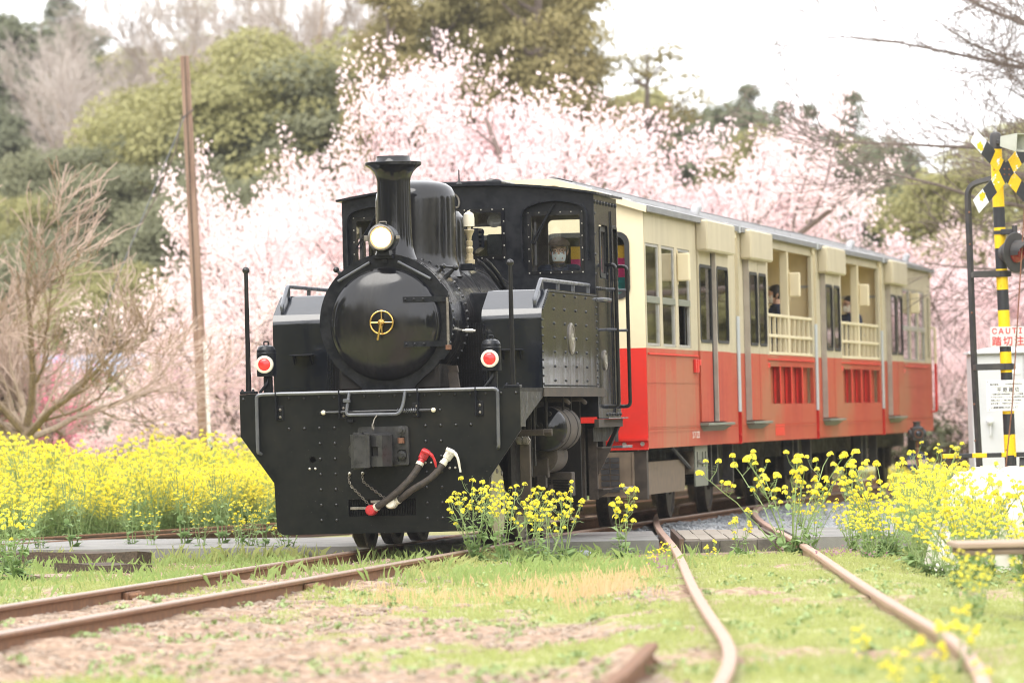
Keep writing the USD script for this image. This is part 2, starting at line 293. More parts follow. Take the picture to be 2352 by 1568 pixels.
paint('sign_grey', (.58, .59, .58), (.64, .65, .64), .5, scale=8); paint('sign_white', (.84, .84, .82), None, .45); paint('letter_red', (.62, .06, .055), (.55, .10, .09), .6, scale=40); paint('letter_black', (.05, .05, .055), None, .6)
paint('cabinet_grey', (.56, .57, .60), (.62, .63, .66), .45, scale=2)
paint('disc_blue', (.045, .055, .16), None, .5); paint('disc_pink', (.62, .46, .40), None, .5); paint('rust_post', (.17, .07, .04), (.26, .12, .07), .8, scale=20)
paint('tarp', (.62, .57, .50), (.72, .69, .64), .55, scale=2.0)
paint('tarp_peach', (.74, .53, .36), (.78, .64, .50), .55, scale=2.0)
paint('lens_dark_red', (.20, .004, .006), None, .12, coat=.6); paint('lens_night', (.012, .012, .02), None, .06, coat=1.0)
paint('wall_pale', (.60, .57, .52), (.66, .62, .57), .8, scale=1); paint('tile_blue', (.20, .26, .38), (.28, .34, .46), .5, scale=2); paint('roof_white', (.72, .73, .75), None, .5); paint('window_dark', (.05, .06, .07), None, .1)
# ------------------------------------------------------------------ ground, hill, tracks, crossing
rng = np.random.default_rng(7)
def sst(a, b, x): t = np.clip((np.asarray(x, float) - a) / (b - a), 0, 1); return t * t * (3 - 2 * t)
def spline(pts, step=.6):
    from scipy.interpolate import CubicSpline
    p = np.asarray(pts, float); s = np.concatenate([[0], np.cumsum(np.linalg.norm(np.diff(p, axis=0), axis=1))])
    return CubicSpline(s, p)(np.linspace(0, s[-1], int(s[-1] / step) + 2))
def offset(line, d):
    t = np.gradient(line, axis=0); t /= np.linalg.norm(t, axis=1, keepdims=True); return line + d * np.stack([t[:, 1], -t[:, 0]], 1)
T1 = spline([(-5.1, 20), (-4.15, 28.5), (-2.88, 38), (-1.95, 44.5), (-1.12, 50.2), (-.72, 53), (.20, 59.1), (1.55, 66.6), (2.82, 74), (4.10, 81.5), (5.35, 89.1), (7.8, 104), (10, 118)])
T2 = spline([(1.02, 19), (1.42, 24.5), (1.60, 28), (1.66, 31.5), (1.76, 39), (1.95, 50), (2.22, 66.5), (2.75, 74), (3.95, 81.5), (5.2, 88)])
T3 = spline([(-6.3, 58.0), (-5.3, 60.2), (-4.45, 62.2), (-2.75, 66.2), (-.7, 71.5), (1.2, 78), (3.1, 88), (5.6, 103)])
GA = .5665
def gz(x, y):
    p = np.stack([np.asarray(x) * .8, np.asarray(y) * .8, np.zeros_like(np.asarray(x, float))], -1)
    base = -.145 + .05 * (meshkit.fbm(p, 3, 3) - .5)
    d1 = np.abs(np.asarray(x) - np.interp(y, T1[:, 1], T1[:, 0])); d2 = np.abs(np.asarray(x) - np.interp(y, T2[:, 1], T2[:, 0])); fg = sst(54, 51, y)
    base = base + fg * (.042 * sst(1.5, .75, d1) + .080 * sst(1.5, .8, d2) * sst(53, 47, y))
    return base - .01 - 0.05 * sst(60, 66, y) * sst(2.2, 3.2, x) * 0
def soil_amount(x, y):
    x, y = np.asarray(x, float), np.asarray(y, float)
    n = meshkit.fbm(np.stack([x * .95 + 9, y * .38, 0 * x], -1), 4, 11); n2 = meshkit.fbm(np.stack([x * 5, y * 2.4, 0 * x + 4], -1), 3, 5)
    s = -.34 + .60 * sst(40, 35.5, y) * sst(1.25, .1, x) + .5 * sst(30.0, 28.2, y) * sst(1.0, .4, x) * sst(-2.0, -.9, x) + .12 * sst(1.4, 1.8, x) * sst(33, 30, y) * sst(26.0, 27.5, y)
    s = s - .30 * np.exp(-((y - 31.3) / .8) ** 2) * sst(-1.6, -.6, x) - .35 * np.exp(-((y - 28.8) / .8) ** 2) * sst(-1.2, -2.0, x)
    d1 = np.abs(x - np.interp(y, T1[:, 1], T1[:, 0])); s = s + .50 * sst(1.0, .3, d1) * sst(54, 51, y) + .2 * sst(48, 52, y) * sst(-1.9, -2.6, x) * sst(-4.3, -3.5, x)
    return np.clip(.5 + (s + (n - .5) * 1.7 + (n2 - .5) * .95) * 3.4, 0, 1)
xs = np.unique(np.concatenate([[-2500, -900, -300, -120, -60, -30, -16, -12, -9.5], np.arange(-8, 8.01, .11), [9.5, 12, 16, 30, 60, 120, 300, 900, 2500]]))
ys = np.unique(np.concatenate([[-2500, -700, -200, -60, -20, 0, 8, 14, 18, 21], np.arange(22, 62, .13), np.arange(62, 120, 1.5), [140, 180, 260, 400, 700, 1400, 3000]]))
X, Y = np.meshgrid(xs, ys, indexing='ij')
near = (np.abs(X) < 9) & (Y > 21) & (Y < 62)
lump = meshkit.fbm(np.stack([X * 7, Y * 5, 0 * X], -1), 3, 21) - .5
so = soil_amount(X, Y); so = np.where(near, so, .15)
Z = np.where(np.hypot(X, Y - 60) < 80, gz(X, Y), -.15) + np.where(near, lump * (.03 + .09 * so), 0)
V_ = np.stack([X, Y, Z], -1).reshape(-1, 3); nx, ny = X.shape
i, j = np.meshgrid(np.arange(nx - 1), np.arange(ny - 1), indexing='ij')
Fq = np.stack([i * ny + j, (i + 1) * ny + j, (i + 1) * ny + j + 1, i * ny + j + 1], -1).reshape(-1, 4)
mat('ground', {'a': ('attribute', {'attribute': 'soil'}), 'g': ('geometry', {}), 'n1': ('noise_texture', {'scale': 14.0, 'detail': 5.0, 'roughness': .7}), 'n2': ('noise_texture', {'scale': 3.0, 'detail': 4.0}), 'n3': ('noise_texture', {'scale': 45.0, 'detail': 3.0}),
    'rs': ('rgb_ramp', {'ramp': [(.30, (.13, .082, .055)), (.44, (.31, .21, .15)), (.58, (.46, .34, .25)), (.72, (.58, .47, .37))]}), 'rg': ('rgb_ramp', {'ramp': [(.3, (.25, .275, .10)), (.55, (.38, .39, .18)), (.75, (.47, .44, .24))]}),
    'mx': ('mix_color', {}), 'b': ('bump', {'strength': .9, 'distance': .03}), 'p': ('principled_bsdf', {'roughness': .95, 'specular_ior_level': .15})},
    [('g.position', 'n1.vector'), ('g.position', 'n2.vector'), ('g.position', 'n3.vector'), ('n1.fac', 'rs.fac'), ('n2.fac', 'rg.fac'), ('rg.color', 'mx.a'), ('rs.color', 'mx.b'), ('a.fac', 'mx.fac'), ('mx.result', 'p.base_color'), ('n3.fac', 'b.height'), ('b.normal', 'p.normal')])
gm = MB(); gm.add(V_, Fq); gp = struct('ground', gm, MAT['ground'], smooth=True)
UsdGeom.PrimvarsAPI(gp).CreatePrimvar('soil', Sdf.ValueTypeNames.FloatArray, 'vertex').Set(Vt.FloatArray.FromNumpy(so.reshape(-1).astype(np.float32)))
# wooded hill behind
def hz(x, y):
    x, y = np.asarray(x, float), np.asarray(y, float)
    H = 6.0 + 6.8 * sst(14, -10, x * 200 / np.maximum(y, 60)) + 1.2 * (meshkit.fbm(np.stack([x * .03, y * .03, 0 * x], -1), 3, 2) - .5)
    return -.6 + H * sst(112, 235, y) + .02 * np.maximum(y - 235, 0) * 0
hx, hy = np.arange(-130, 131, 4.0), np.concatenate([np.arange(106, 260, 4.0), np.arange(260, 520, 20.0)])
X, Y = np.meshgrid(hx, hy, indexing='ij'); Z = hz(X, Y); V_ = np.stack([X, Y, Z], -1).reshape(-1, 3); nx, ny = X.shape
i, j = np.meshgrid(np.arange(nx - 1), np.arange(ny - 1), indexing='ij')
paint('hill_floor', (.17, .145, .075), (.30, .24, .15), .95, scale=.5)
hm = MB(); hm.add(V_, np.stack([i * ny + j, (i + 1) * ny + j, (i + 1) * ny + j + 1, i * ny + j + 1], -1).reshape(-1, 4)); struct('hill', hm, MAT['hill_floor'], smooth=True)

# ---- rails
RP = [(-.033, -.006), (-.027, 0), (.027, 0), (.033, -.006), (.033, -.030), (.009, -.042), (.009, -.115), (.058, -.128), (.058, -.14), (-.058, -.14), (-.058, -.128), (-.009, -.115), (-.009, -.042), (-.033, -.030)]
def sweep(line, prof, z0=0.0):
    """prof (offset to the right, height) closed, along a ground line"""
    t = np.gradient(line, axis=0); t /= np.linalg.norm(t, axis=1, keepdims=True); nr = np.stack([t[:, 1], -t[:, 0]], 1); p = np.asarray(prof, float); n, m = len(p), len(line)
    v = np.concatenate([line[:, None, :] + p[None, :, :1] * nr[:, None, :], np.broadcast_to(p[None, :, 1:] + z0, (m, n, 1))], 2).reshape(-1, 3)
    i, j = np.meshgrid(np.arange(m - 1), np.arange(n), indexing='ij'); mb = MB()
    mb.add(v, np.stack([i * n + j, i * n + (j + 1) % n, (i + 1) * n + (j + 1) % n, (i + 1) * n + j], -1).reshape(-1, 4))
    for e in (0, m - 1):
        c = v[e * n:(e + 1) * n]; mb.add(np.vstack([c, c.mean(0, keepdims=True)]), [(k, (k + 1) % n, n) for k in range(n)])
    return mb
CAP = [(-.0275, 0.0015), (.0275, .0015), (.0335, -.006), (.0335, -.012), (-.0335, -.012), (-.0335, -.006)]
def track(label, line, m_rail, m_head, sleepers, z0=0.0, group=None):
    t = thing('railway_track', label, 'railway track', group=group)
    for sd in (-1, 1):
        ln = offset(line, sd * GA); r = part(t, 'rail', sweep(ln, RP, z0), MAT[m_rail]); part(r, 'rail_head', sweep(ln, CAP, z0), MAT[m_head])
    tg = np.gradient(line, axis=0)
    for k in sleepers:
        c, d = line[k], unit(tg[k]); nr = np.array([d[1], -d[0]]); q = rng.normal(0, .02, 3)
        zt = -.137 if c[1] > 57 else -.112 if line is T1 else -.105; mb = MB().box(-1.0 + q[0], 1.0 + q[1], -.1, .1, -.3, zt + q[2] * .5, .012)
        mb.xf(lambda v: np.stack([c[0] + v[:, 0] * nr[0] + v[:, 1] * d[0], c[1] + v[:, 0] * nr[1] + v[:, 1] * d[1], v[:, 2] + z0], 1)); part(t, 'sleeper', mb, MAT['sleeper'])
    return t
def idx(line, y0, y1, every):
    k = [i for i in range(len(line)) if y0 < line[i, 1] < y1]; return k[::every]
tr1 = track('rust-brown track crossing the left foreground and passing under the locomotive', T1, 'rail_rust', 'rail_head', idx(T1, 23, 53, 1) + idx(T1, 58, 90, 1))
tr2 = track('pale rusty track curving through the grass to the right foreground', T2, 'rail_pale', 'rail_pale', idx(T2, 23, 52.6, 1) + idx(T2, 58.5, 72, 1))
tr3 = track('dark rusty siding track behind the locomotive beside the yellow field', T3, 'rail_dark', 'rail_rust', idx(T3, 62, 100, 2))
# bolted fishplates on the left foreground track
for k, sd in ((np.argmin(np.abs(T1[:, 1] - 42.2)), -1), (np.argmin(np.abs(T1[:, 1] - 43.1)), 1)):
    ln = offset(T1, sd * GA); c = ln[k]; d = unit(ln[k + 1] - ln[k]); nr = np.array([d[1], -d[0]])
    fp = MB().box(.012, .05, -.26, .26, -.112, -.042, .008)
    tf = lambda v: np.stack([c[0] + v[:, 0] * nr[0] + v[:, 1] * d[0], c[1] + v[:, 0] * nr[1] + v[:, 1] * d[1], v[:, 2]], 1)
    q = part(tr1, 'fishplate', fp.xf(tf), MAT['rail_rust'])
    for yy in (-.17, -.06, .06, .17):
        part(q, 'bolt', MB().cyl((.05, yy, -.077), (.095, yy, -.077), .026, 6).xf(tf), MAT['rail_rust'])
# ---- level crossing: road slabs with slots for the rails
road = Polygon([(-16, 60.2), (-8, 57.6), (-4.7, 55.9), (-2.0, 54.1), (.6, 53.6), (3.5, 53.0), (4.3, 53.2), (4.4, 57.2), (1.6, 57.7), (-2, 58.6), (-4.3, 60.3), (-8, 62.4), (-16, 65)])
from shapely.geometry import LineString
slots = unary_union([LineString(offset(l, s * GA)).buffer(.085, cap_style=2) for l in (T1, T2, T3) for s in (-1, 1)])
deck = unary_union([LineString(T2).buffer(GA - .14, cap_style=2)]).intersection(sbox(-20, 53.15, 20, 57.75))
rest = road.difference(slots).difference(LineString(T2).buffer(GA + .02, cap_style=2))
rm = MB()
for g in (rest.geoms if hasattr(rest, 'geoms') else [rest]):
    if g.area > .02: rm.prism(g, -.2, -.008, 'xy')
struct('crossing_road', rm, MAT['asphalt'])
dk = thing('crossing_deck', 'pale plank deck between the rails of the right-hand track at the level crossing', 'crossing deck')
for k in range(6):
    o = -GA + .155 + k * (2 * GA - .31) / 6; w = (2 * GA - .31) / 6
    for (ya, yb) in ((53.2, 55.4), (55.42, 57.7)):
        s = T2[(T2[:, 1] > ya - .7) & (T2[:, 1] < yb + .7)]; c0, c1 = np.interp(ya, T2[:, 1], T2[:, 0]), np.interp(yb, T2[:, 1], T2[:, 0])
        dz = rng.normal(0, .004); pts = [(c0 + o + .006, ya), (c0 + o + w - .006, ya), (c1 + o + w - .006, yb), (c1 + o + .006, yb)]
        part(dk, 'plank', MB().prism(pts, -.19, -.006 + dz, 'xy'), MAT['crossing_plank'])
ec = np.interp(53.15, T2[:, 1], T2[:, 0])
for k in range(5): part(dk, 'edge_block', MB().box(ec - GA + .13 + k * .174, ec - GA + .30 + k * .174, 53.08, 53.185, -.2, -.014 - .004 * (k % 2), .006), MAT['crossing_edge_shade'])  # dark blocks added to give the front of the deck its shade
for sd in (-1, 1):
    ln = offset(T2, sd * (GA - .12)); ln = ln[(ln[:, 1] > 53.0) & (ln[:, 1] < 57.8)]
    part(dk, 'guard_rail', sweep(ln, [(-.02, -.15), (.02, -.15), (.02, .006), (-.02, .006)]), MAT['rail_dark'])
# ---- ballast between the tracks behind the crossing (nobody could count it)
def stones(n, cx, cy, r0, r1, seed, flat=.7):
    g = np.random.default_rng(seed); ico = trimesh.creation.icosphere(0); bv, bf = np.array(ico.vertices), np.array(ico.faces)
    v = bv[None] * (1 + g.normal(0, .22, (n, 12, 1))) * g.uniform(r0, r1, (n, 1, 1)) * g.uniform(.7, 1.3, (n, 1, 3)); v[:, :, 2] *= flat
    v += np.stack([cx, cy, gz(cx, cy) + .5 * r0], -1)[:, None, :]
    return v.reshape(-1, 3), (bf[None] + 12 * np.arange(n)[:, None, None]).reshape(-1, 3)
n = 7000; cy = 57.5 + 18 * rng.random(n) ** 1.5; tx1, tx2 = np.interp(cy, T1[:, 1], T1[:, 0]), np.interp(cy, T2[:, 1], T2[:, 0])
cx = tx1 + .3 + (tx2 + 1.9 - tx1) * rng.random(n); v, f = stones(n, cx, cy, .03, .062, 3)
v[:, 2] += .045
solo('ballast', (v, f), MAT['stone_grey'], 'loose blue-grey ballast stones around the rails behind the crossing', 'ballast', kind='stuff', smooth=False)
n = 1500; cy = rng.uniform(36, 52.5, n); cx = np.interp(cy, T1[:, 1], T1[:, 0]) + rng.normal(0, .55, n); v, f = stones(n, cx, cy, .012, .03, 4)
solo('gravel', (v, f), MAT['stone_tan'], 'tan gravel scattered along the left foreground track', 'gravel', kind='stuff', smooth=False)
n = 8500; cy = rng.uniform(23, 41, n); cx = rng.uniform(-3.2, 1.0, n); k = soil_amount(cx, cy) > .55; v, f = stones(k.sum(), cx[k], cy[k], .006, .028, 5)
solo('soil_clods', (v, f), MAT['stone_tan'], 'crumbs of brown earth on the bare foreground ground', 'soil', kind='stuff', smooth=False)
for k, (x, y, r, lb) in enumerate([(-2.05, 41.0, .055, 'rounded grey stone lying against the near rail of the left track'), (-2.2, 40.3, .05, 'tan stone beside the near rail of the left track'), (-1.06, 44.4, .045, 'pale stone under the joint of the near rail'), (.62, 52.7, .06, 'dark stone at the foot of the crossing road edge'), (-.1, 49.3, .05, 'white stone in the grass beside the front flowering plants')]):
    m_ = trimesh.creation.icosphere(2); vv = m_.vertices * r * (1 + .35 * (meshkit.fbm(m_.vertices * 1.6 + k * 7, 3, k) - .5)[:, None]) * (1.3, 1, .75)
    solo('stone', (vv + (x, y, -.11), m_.faces), MAT['stone_grey' if k in (0, 3) else 'stone_tan'], lb, 'stone')
# dark old timbers lying left of the track, a pale one beside them
def beam(name, label, p0, p1, w, h, z, m):
    p0, p1 = np.asarray(p0), np.asarray(p1); d = unit(p1 - p0); nr = np.array([d[1], -d[0]]); L = np.linalg.norm(p1 - p0)
    pts = [(s, o * w / 2 * (1 + .12 * math.sin(7 * s + o)), q) for s in np.linspace(0, L, 9) for o in (-1, 1) for q in (z + .012 * math.sin(3 * s), z + h + .012 * math.sin(5 * s + o))]
    mb = MB()
    g = np.array(pts).reshape(9, 4, 3); order = [0, 1, 3, 2]; v = g[:, order].reshape(-1, 3)
    i, j = np.meshgrid(np.arange(8), np.arange(4), indexing='ij'); mb.add(v, np.stack([i * 4 + j, i * 4 + (j + 1) % 4, (i + 1) * 4 + (j + 1) % 4, (i + 1) * 4 + j], -1).reshape(-1, 4))
    mb.add(v[:4], [(0, 1, 2, 3)]); mb.add(v[-4:], [(0, 1, 2, 3)])
    mb.xf(lambda q: np.stack([p0[0] + q[:, 0] * d[0] + q[:, 1] * nr[0], p0[1] + q[:, 0] * d[1] + q[:, 1] * nr[1], q[:, 2]], 1))
    return solo(name, mb, MAT[m], label, 'timber')
beam('old_timber', 'long dark weathered timber beam lying left of the foreground track, farthest of the old timbers', (-5.6, 55.9), (-3.55, 54.3), .22, .13, -.15, 'timber_dark')
beam('old_timber', 'short dark rotten timber in front of the long beam', (-4.1, 51.6), (-3.35, 50.7), .22, .11, -.16, 'timber_dark')
beam('old_timber', 'pale flat timber half buried in grass in front of the dark rotten one', (-5.2, 51.0), (-3.9, 49.4), .2, .06, -.16, 'timber_pale')
# end of a cut rail in the bottom foreground
cr = np.array([(.28, 23.2), (.45, 25.2), (.57, 27.0), (.66, 28.4)])
solo('cut_rail', sweep(cr, [(x * 1.0, z) for x, z in RP], .03), MAT['rail_rust'], 'short cut-off piece of rusty rail lying in the bottom foreground', 'rail')
# ------------------------------------------------------------------ trees
def limb(out, g, p, d, L, r, lv, S):
    n = S['seg'][lv]; pts = [np.array(p, float)]; d = unit(d); st = L / n
    for k in range(n):
        d = unit(d + g.normal(0, S['wig'][lv], 3) + np.array([0, 0, S['up'][lv]])); pts.append(pts[-1] + d * st)
    pts = np.array(pts); rad = np.linspace(r, r * S['tip'][lv], n + 1); out.append((pts, rad, lv))
    if lv + 1 < len(S['kids']):
        c = S['kids'][lv + 1]; c = int(g.integers(c[0], c[1] + 1))
        for q in range(c):
            t = S['from'][lv] + (1 - S['from'][lv]) * (q + g.random()) / c; k = min(int(t * n), n - 1); u = t * n - k
            pp = pts[k] * (1 - u) + pts[k + 1] * u; dd = unit(pts[k + 1] - pts[k]); a = g.uniform(*S['ang'][lv + 1]); side = unit(np.cross(dd, g.normal(0, 1, 3)))
            if S.get('flat'): side = unit(side * (1, 1, S['flat']))
            limb(out, g, pp, dd * math.cos(a) + side * math.sin(a), L * 0 + S['len'][lv + 1] * g.uniform(.65, 1.15) * (1.15 - .45 * t if lv else 1), rad[k] * S['thin'][lv + 1], lv + 1, S)
def wood(out, sides=(8, 6, 4, 3, 3, 3), rmin=.004):
    mb = MB()
    for p, r, lv in out: mb.tube(p, np.maximum(r, rmin), sides[lv], cap=False)
    return mb
def cards(c, nrm, size, g, aspect=.7, tri=False):
    """leaf-sized faces at points c, roughly facing nrm"""
    n = len(c); a = g.normal(0, 1, (n, 3)); a -= nrm * (a * nrm).sum(1, keepdims=True); a /= np.linalg.norm(a, axis=1, keepdims=True) + 1e-9; b = np.cross(nrm, a)
    s = (np.broadcast_to(size, (n,)) * g.uniform(.65, 1.35, n))[:, None]; w = s * aspect; bend = nrm * s * .22
    if tri:
        v = np.stack([c - a * s - b * w * .5, c - a * s * .2 + b * w + bend * 0, c + a * s], 1); return v.reshape(-1, 3), np.arange(3 * n).reshape(-1, 3)
    v = np.stack([c - a * s, c - b * w + bend, c + a * s, c + b * w + bend], 1); i = 4 * np.arange(n)[:, None]
    return v.reshape(-1, 3), np.vstack([i + [0, 1, 2], i + [0, 2, 3]])
def rdirs(g, n):
    d = g.normal(0, 1, (n, 3)); return d / np.linalg.norm(d, axis=1, keepdims=True)
def foliage(lobes, per, size, g, upb=.5, fill=.55):
    C, N = [], []
    for c, r in lobes:
        n = int(per * np.prod(np.asarray(r)) ** (2 / 3)); d = rdirs(g, n); d[:, 2] = np.where(d[:, 2] < -.2, -d[:, 2] * .8, d[:, 2]); d /= np.linalg.norm(d, axis=1, keepdims=True)
        C.append(np.asarray(c) + d * np.asarray(r) * (fill + (1 - fill) * g.random((n, 1)) ** .5) * (1 + g.normal(0, .10, (n, 1)))); nn = d + g.normal(0, .45, (n, 3)) + (0, 0, upb); N.append(nn / np.linalg.norm(nn, axis=1, keepdims=True))
    return cards(np.vstack(C), np.vstack(N), size, g)
def jig(p, g, s): return p + g.normal(0, s, p.shape)
def along(out, lvls, dens, g, off):
    P = []
    for p, r, lv in out:
        if lv in lvls:
            seg = np.diff(p, axis=0); n = max(1, int(np.linalg.norm(seg, axis=1).sum() * dens[lvls.index(lv)])); t = g.random(n) ** .8 * (len(p) - 1); k = np.minimum(t.astype(int), len(p) - 2)
            P.append(p[k] + seg[k] * (t - k)[:, None])
    return jig(np.vstack(P), g, off)

def cherry(seed, mname, label, loc, rz, sc, cat='tree', group=None, H=1.0, nb=1.0):
    g = np.random.default_rng(seed); out = []
    S = dict(seg=(3, 6, 5, 4, 3), wig=(.06, .13, .16, .2, .2), up=(.1, .05, .02, .06, .05), tip=(.75, .35, .3, .3, .4), kids=(1, (6, 7), (7, 8), (6, 7), (2, 3)), ang=(0, (.5, 1.15), (.45, 1.05), (.4, 1.0), (.3, .9)),
             len=(1.0, 4.6 * H, 2.2, 1.15, .5), thin=(1, .55, .5, .5, .6)); S['from'] = (.45, .18, .15, .1)
    limb(out, g, (0, 0, -.1), (.05, .03, 1), 1.25, .2, 0, S)
    P = along(out, [1, 2, 3, 4], [12 * nb, 30 * nb, 42 * nb, 42 * nb], g, .085); P = P[P[:, 2] > .35]
    keep = meshkit.fbm(P * .9, 3, seed) > .35; P = P[keep]
    t = thing('cherry_tree', label, cat, loc, rz, group, sc)
    part(t, 'trunk', wood(out, (9, 6, 5, 3, 3)), MAT['bark_cherry'])
    part(t, 'crown', cards(P, rdirs(g, len(P)), .033, g, .85), MAT[mname], smooth=False)
    return t
cg = 'tall cherry trees behind the locomotive'
L_ = 'tall blossoming pink cherry tree in the big clump behind the locomotive'
RG_, RL_ = 'cherry trees of the long row at the right', 'pink cherry tree in the long blossoming row seen above the coaches at the right'
ch = [cherry(11, 'blossom', L_, (-3.3, 99, -.2), 20, (.88, .88, 1.27), group=cg), cherry(12, 'blossom', L_, (-1.9, 102, -.2), 130, (1.0, 1.0, 1.27), group=cg), cherry(13, 'blossom_pinker', RL_, (3.4, 116, -.2), 40, .9, group=RG_)]
for k, (x, y, rz, s) in enumerate([(-.5, 98, 70, .94), (1.3, 101, 200, .98), (-2.6, 107, 310, .92), (.4, 108, 15, 1.0), (2.6, 104, 95, .84), (-4.3, 93.5, 160, .56), (-2.9, 94, 250, .66), (-6.2, 97.5, 75, .36), (-4.9, 106, 40, .58),
                                   (5.0, 117, 140, .84), (6.6, 113, 220, .80), (8.2, 118, 300, .84), (9.8, 115, 20, .80), (11.6, 118, 95, .84), (4.2, 109, 180, .72), (7.3, 108, 10, .66), (9.3, 108.5, 260, .66), (13.5, 114, 50, .8), (3.2, 111, 77, .8), (5.9, 110.5, 190, .92), (8.6, 112, 44, .82), (10.6, 110, 310, .82), (12.2, 112, 130, .84), (4.6, 121, 15, .92), (6.4, 120, 205, 1.0), (10.4, 121, 290, .92), (7.9, 104, 120, .55), (9.6, 101, 60, .5), (2.2, 109, 33, .8)]):
    dup(ch[2 if x > 3 and k % 2 else k % 3], (x, y, -.3), rz, s * (1.28 if x < 2.7 else .86 if 5.5 < x < 7.5 else 1.04), {5: 'low bushy cherry tree in blossom just right of the foot of the wooden pole', 7: 'small sparse blossoming cherry tree left of the wooden pole'}.get(k) or (RL_ if x > 2.7 else L_), None if k in (5, 7) else RG_ if x > 2.7 else cg)
# low magenta blossom at the far left
cherry(15, 'blossom_magenta', 'small magenta-blossomed tree behind the bare trunk at the left edge', (-7.5, 87, -.2), 0, .40, nb=.8)
# bare shrubby tree at the left
g = np.random.default_rng(21); out = []
S = dict(seg=(4, 7, 6, 5, 4), wig=(.05, .10, .12, .14, .16), up=(.05, .045, .085, .09, .08), tip=(.8, .3, .3, .35, .5), kids=(1, (13, 13), (8, 9), (7, 9), (5, 6)), ang=(0, (.6, 1.42), (.35, .9), (.25, .75), (.2, .65)), len=(1.5, 3.1, 1.6, .95, .5), thin=(1, .55, .5, .5, .65)); S['from'] = (.82, .15, .12, .1)
limb(out, g, (0, 0, -.1), (.02, .02, 1), 1.62, .125, 0, S)
t = thing('bare_tree', 'leafless spreading tree with many fine reddish twigs at the left edge', 'tree', (-6.82, 80, -.15), 65, sc=(1.12, 1.12, .90))
tk = [o for o in out if o[2] < 3]; tw = [o for o in out if o[2] >= 3]
part(t, 'trunk', wood(tk, (10, 7, 5)), MAT['bark_olive']); part(t, 'twigs', wood(tw, (3, 3, 3, 3, 3), .0058), MAT['twig_brown'], smooth=False)
# bare tree reaching in from the right edge
g = np.random.default_rng(33); out = []
S = dict(seg=(6, 9, 7, 5, 4), wig=(.05, .08, .11, .14, .16), up=(.02, -.01, .02, .05, .05), tip=(.5, .18, .25, .35, .5), kids=(1, (30, 30), (10, 12), (6, 7), (3, 4)), ang=(0, (.95, 1.45), (.35, .85), (.3, .8), (.3, .7)), len=(6.5, 6.0, 2.3, 1.1, .55), thin=(1, .42, .42, .5, .6)); S['from'] = (.28, .22, .12, .1); S['flat'] = .45
limb(out, g, (0, 0, 0), (.03, 0, 1), 9.0, .17, 0, S)
t = thing('bare_tree', 'tall leafless tree reaching in from the right edge above the crossing sign', 'tree', (11.0, 86, -.2), 200)
part(t, 'trunk', wood([o for o in out if o[2] < 2], (9, 6)), MAT['bark_cherry']); part(t, 'twigs', wood([o for o in out if o[2] >= 2], (3, 3, 3, 3, 3), .005), MAT['twig_dark'], smooth=False)

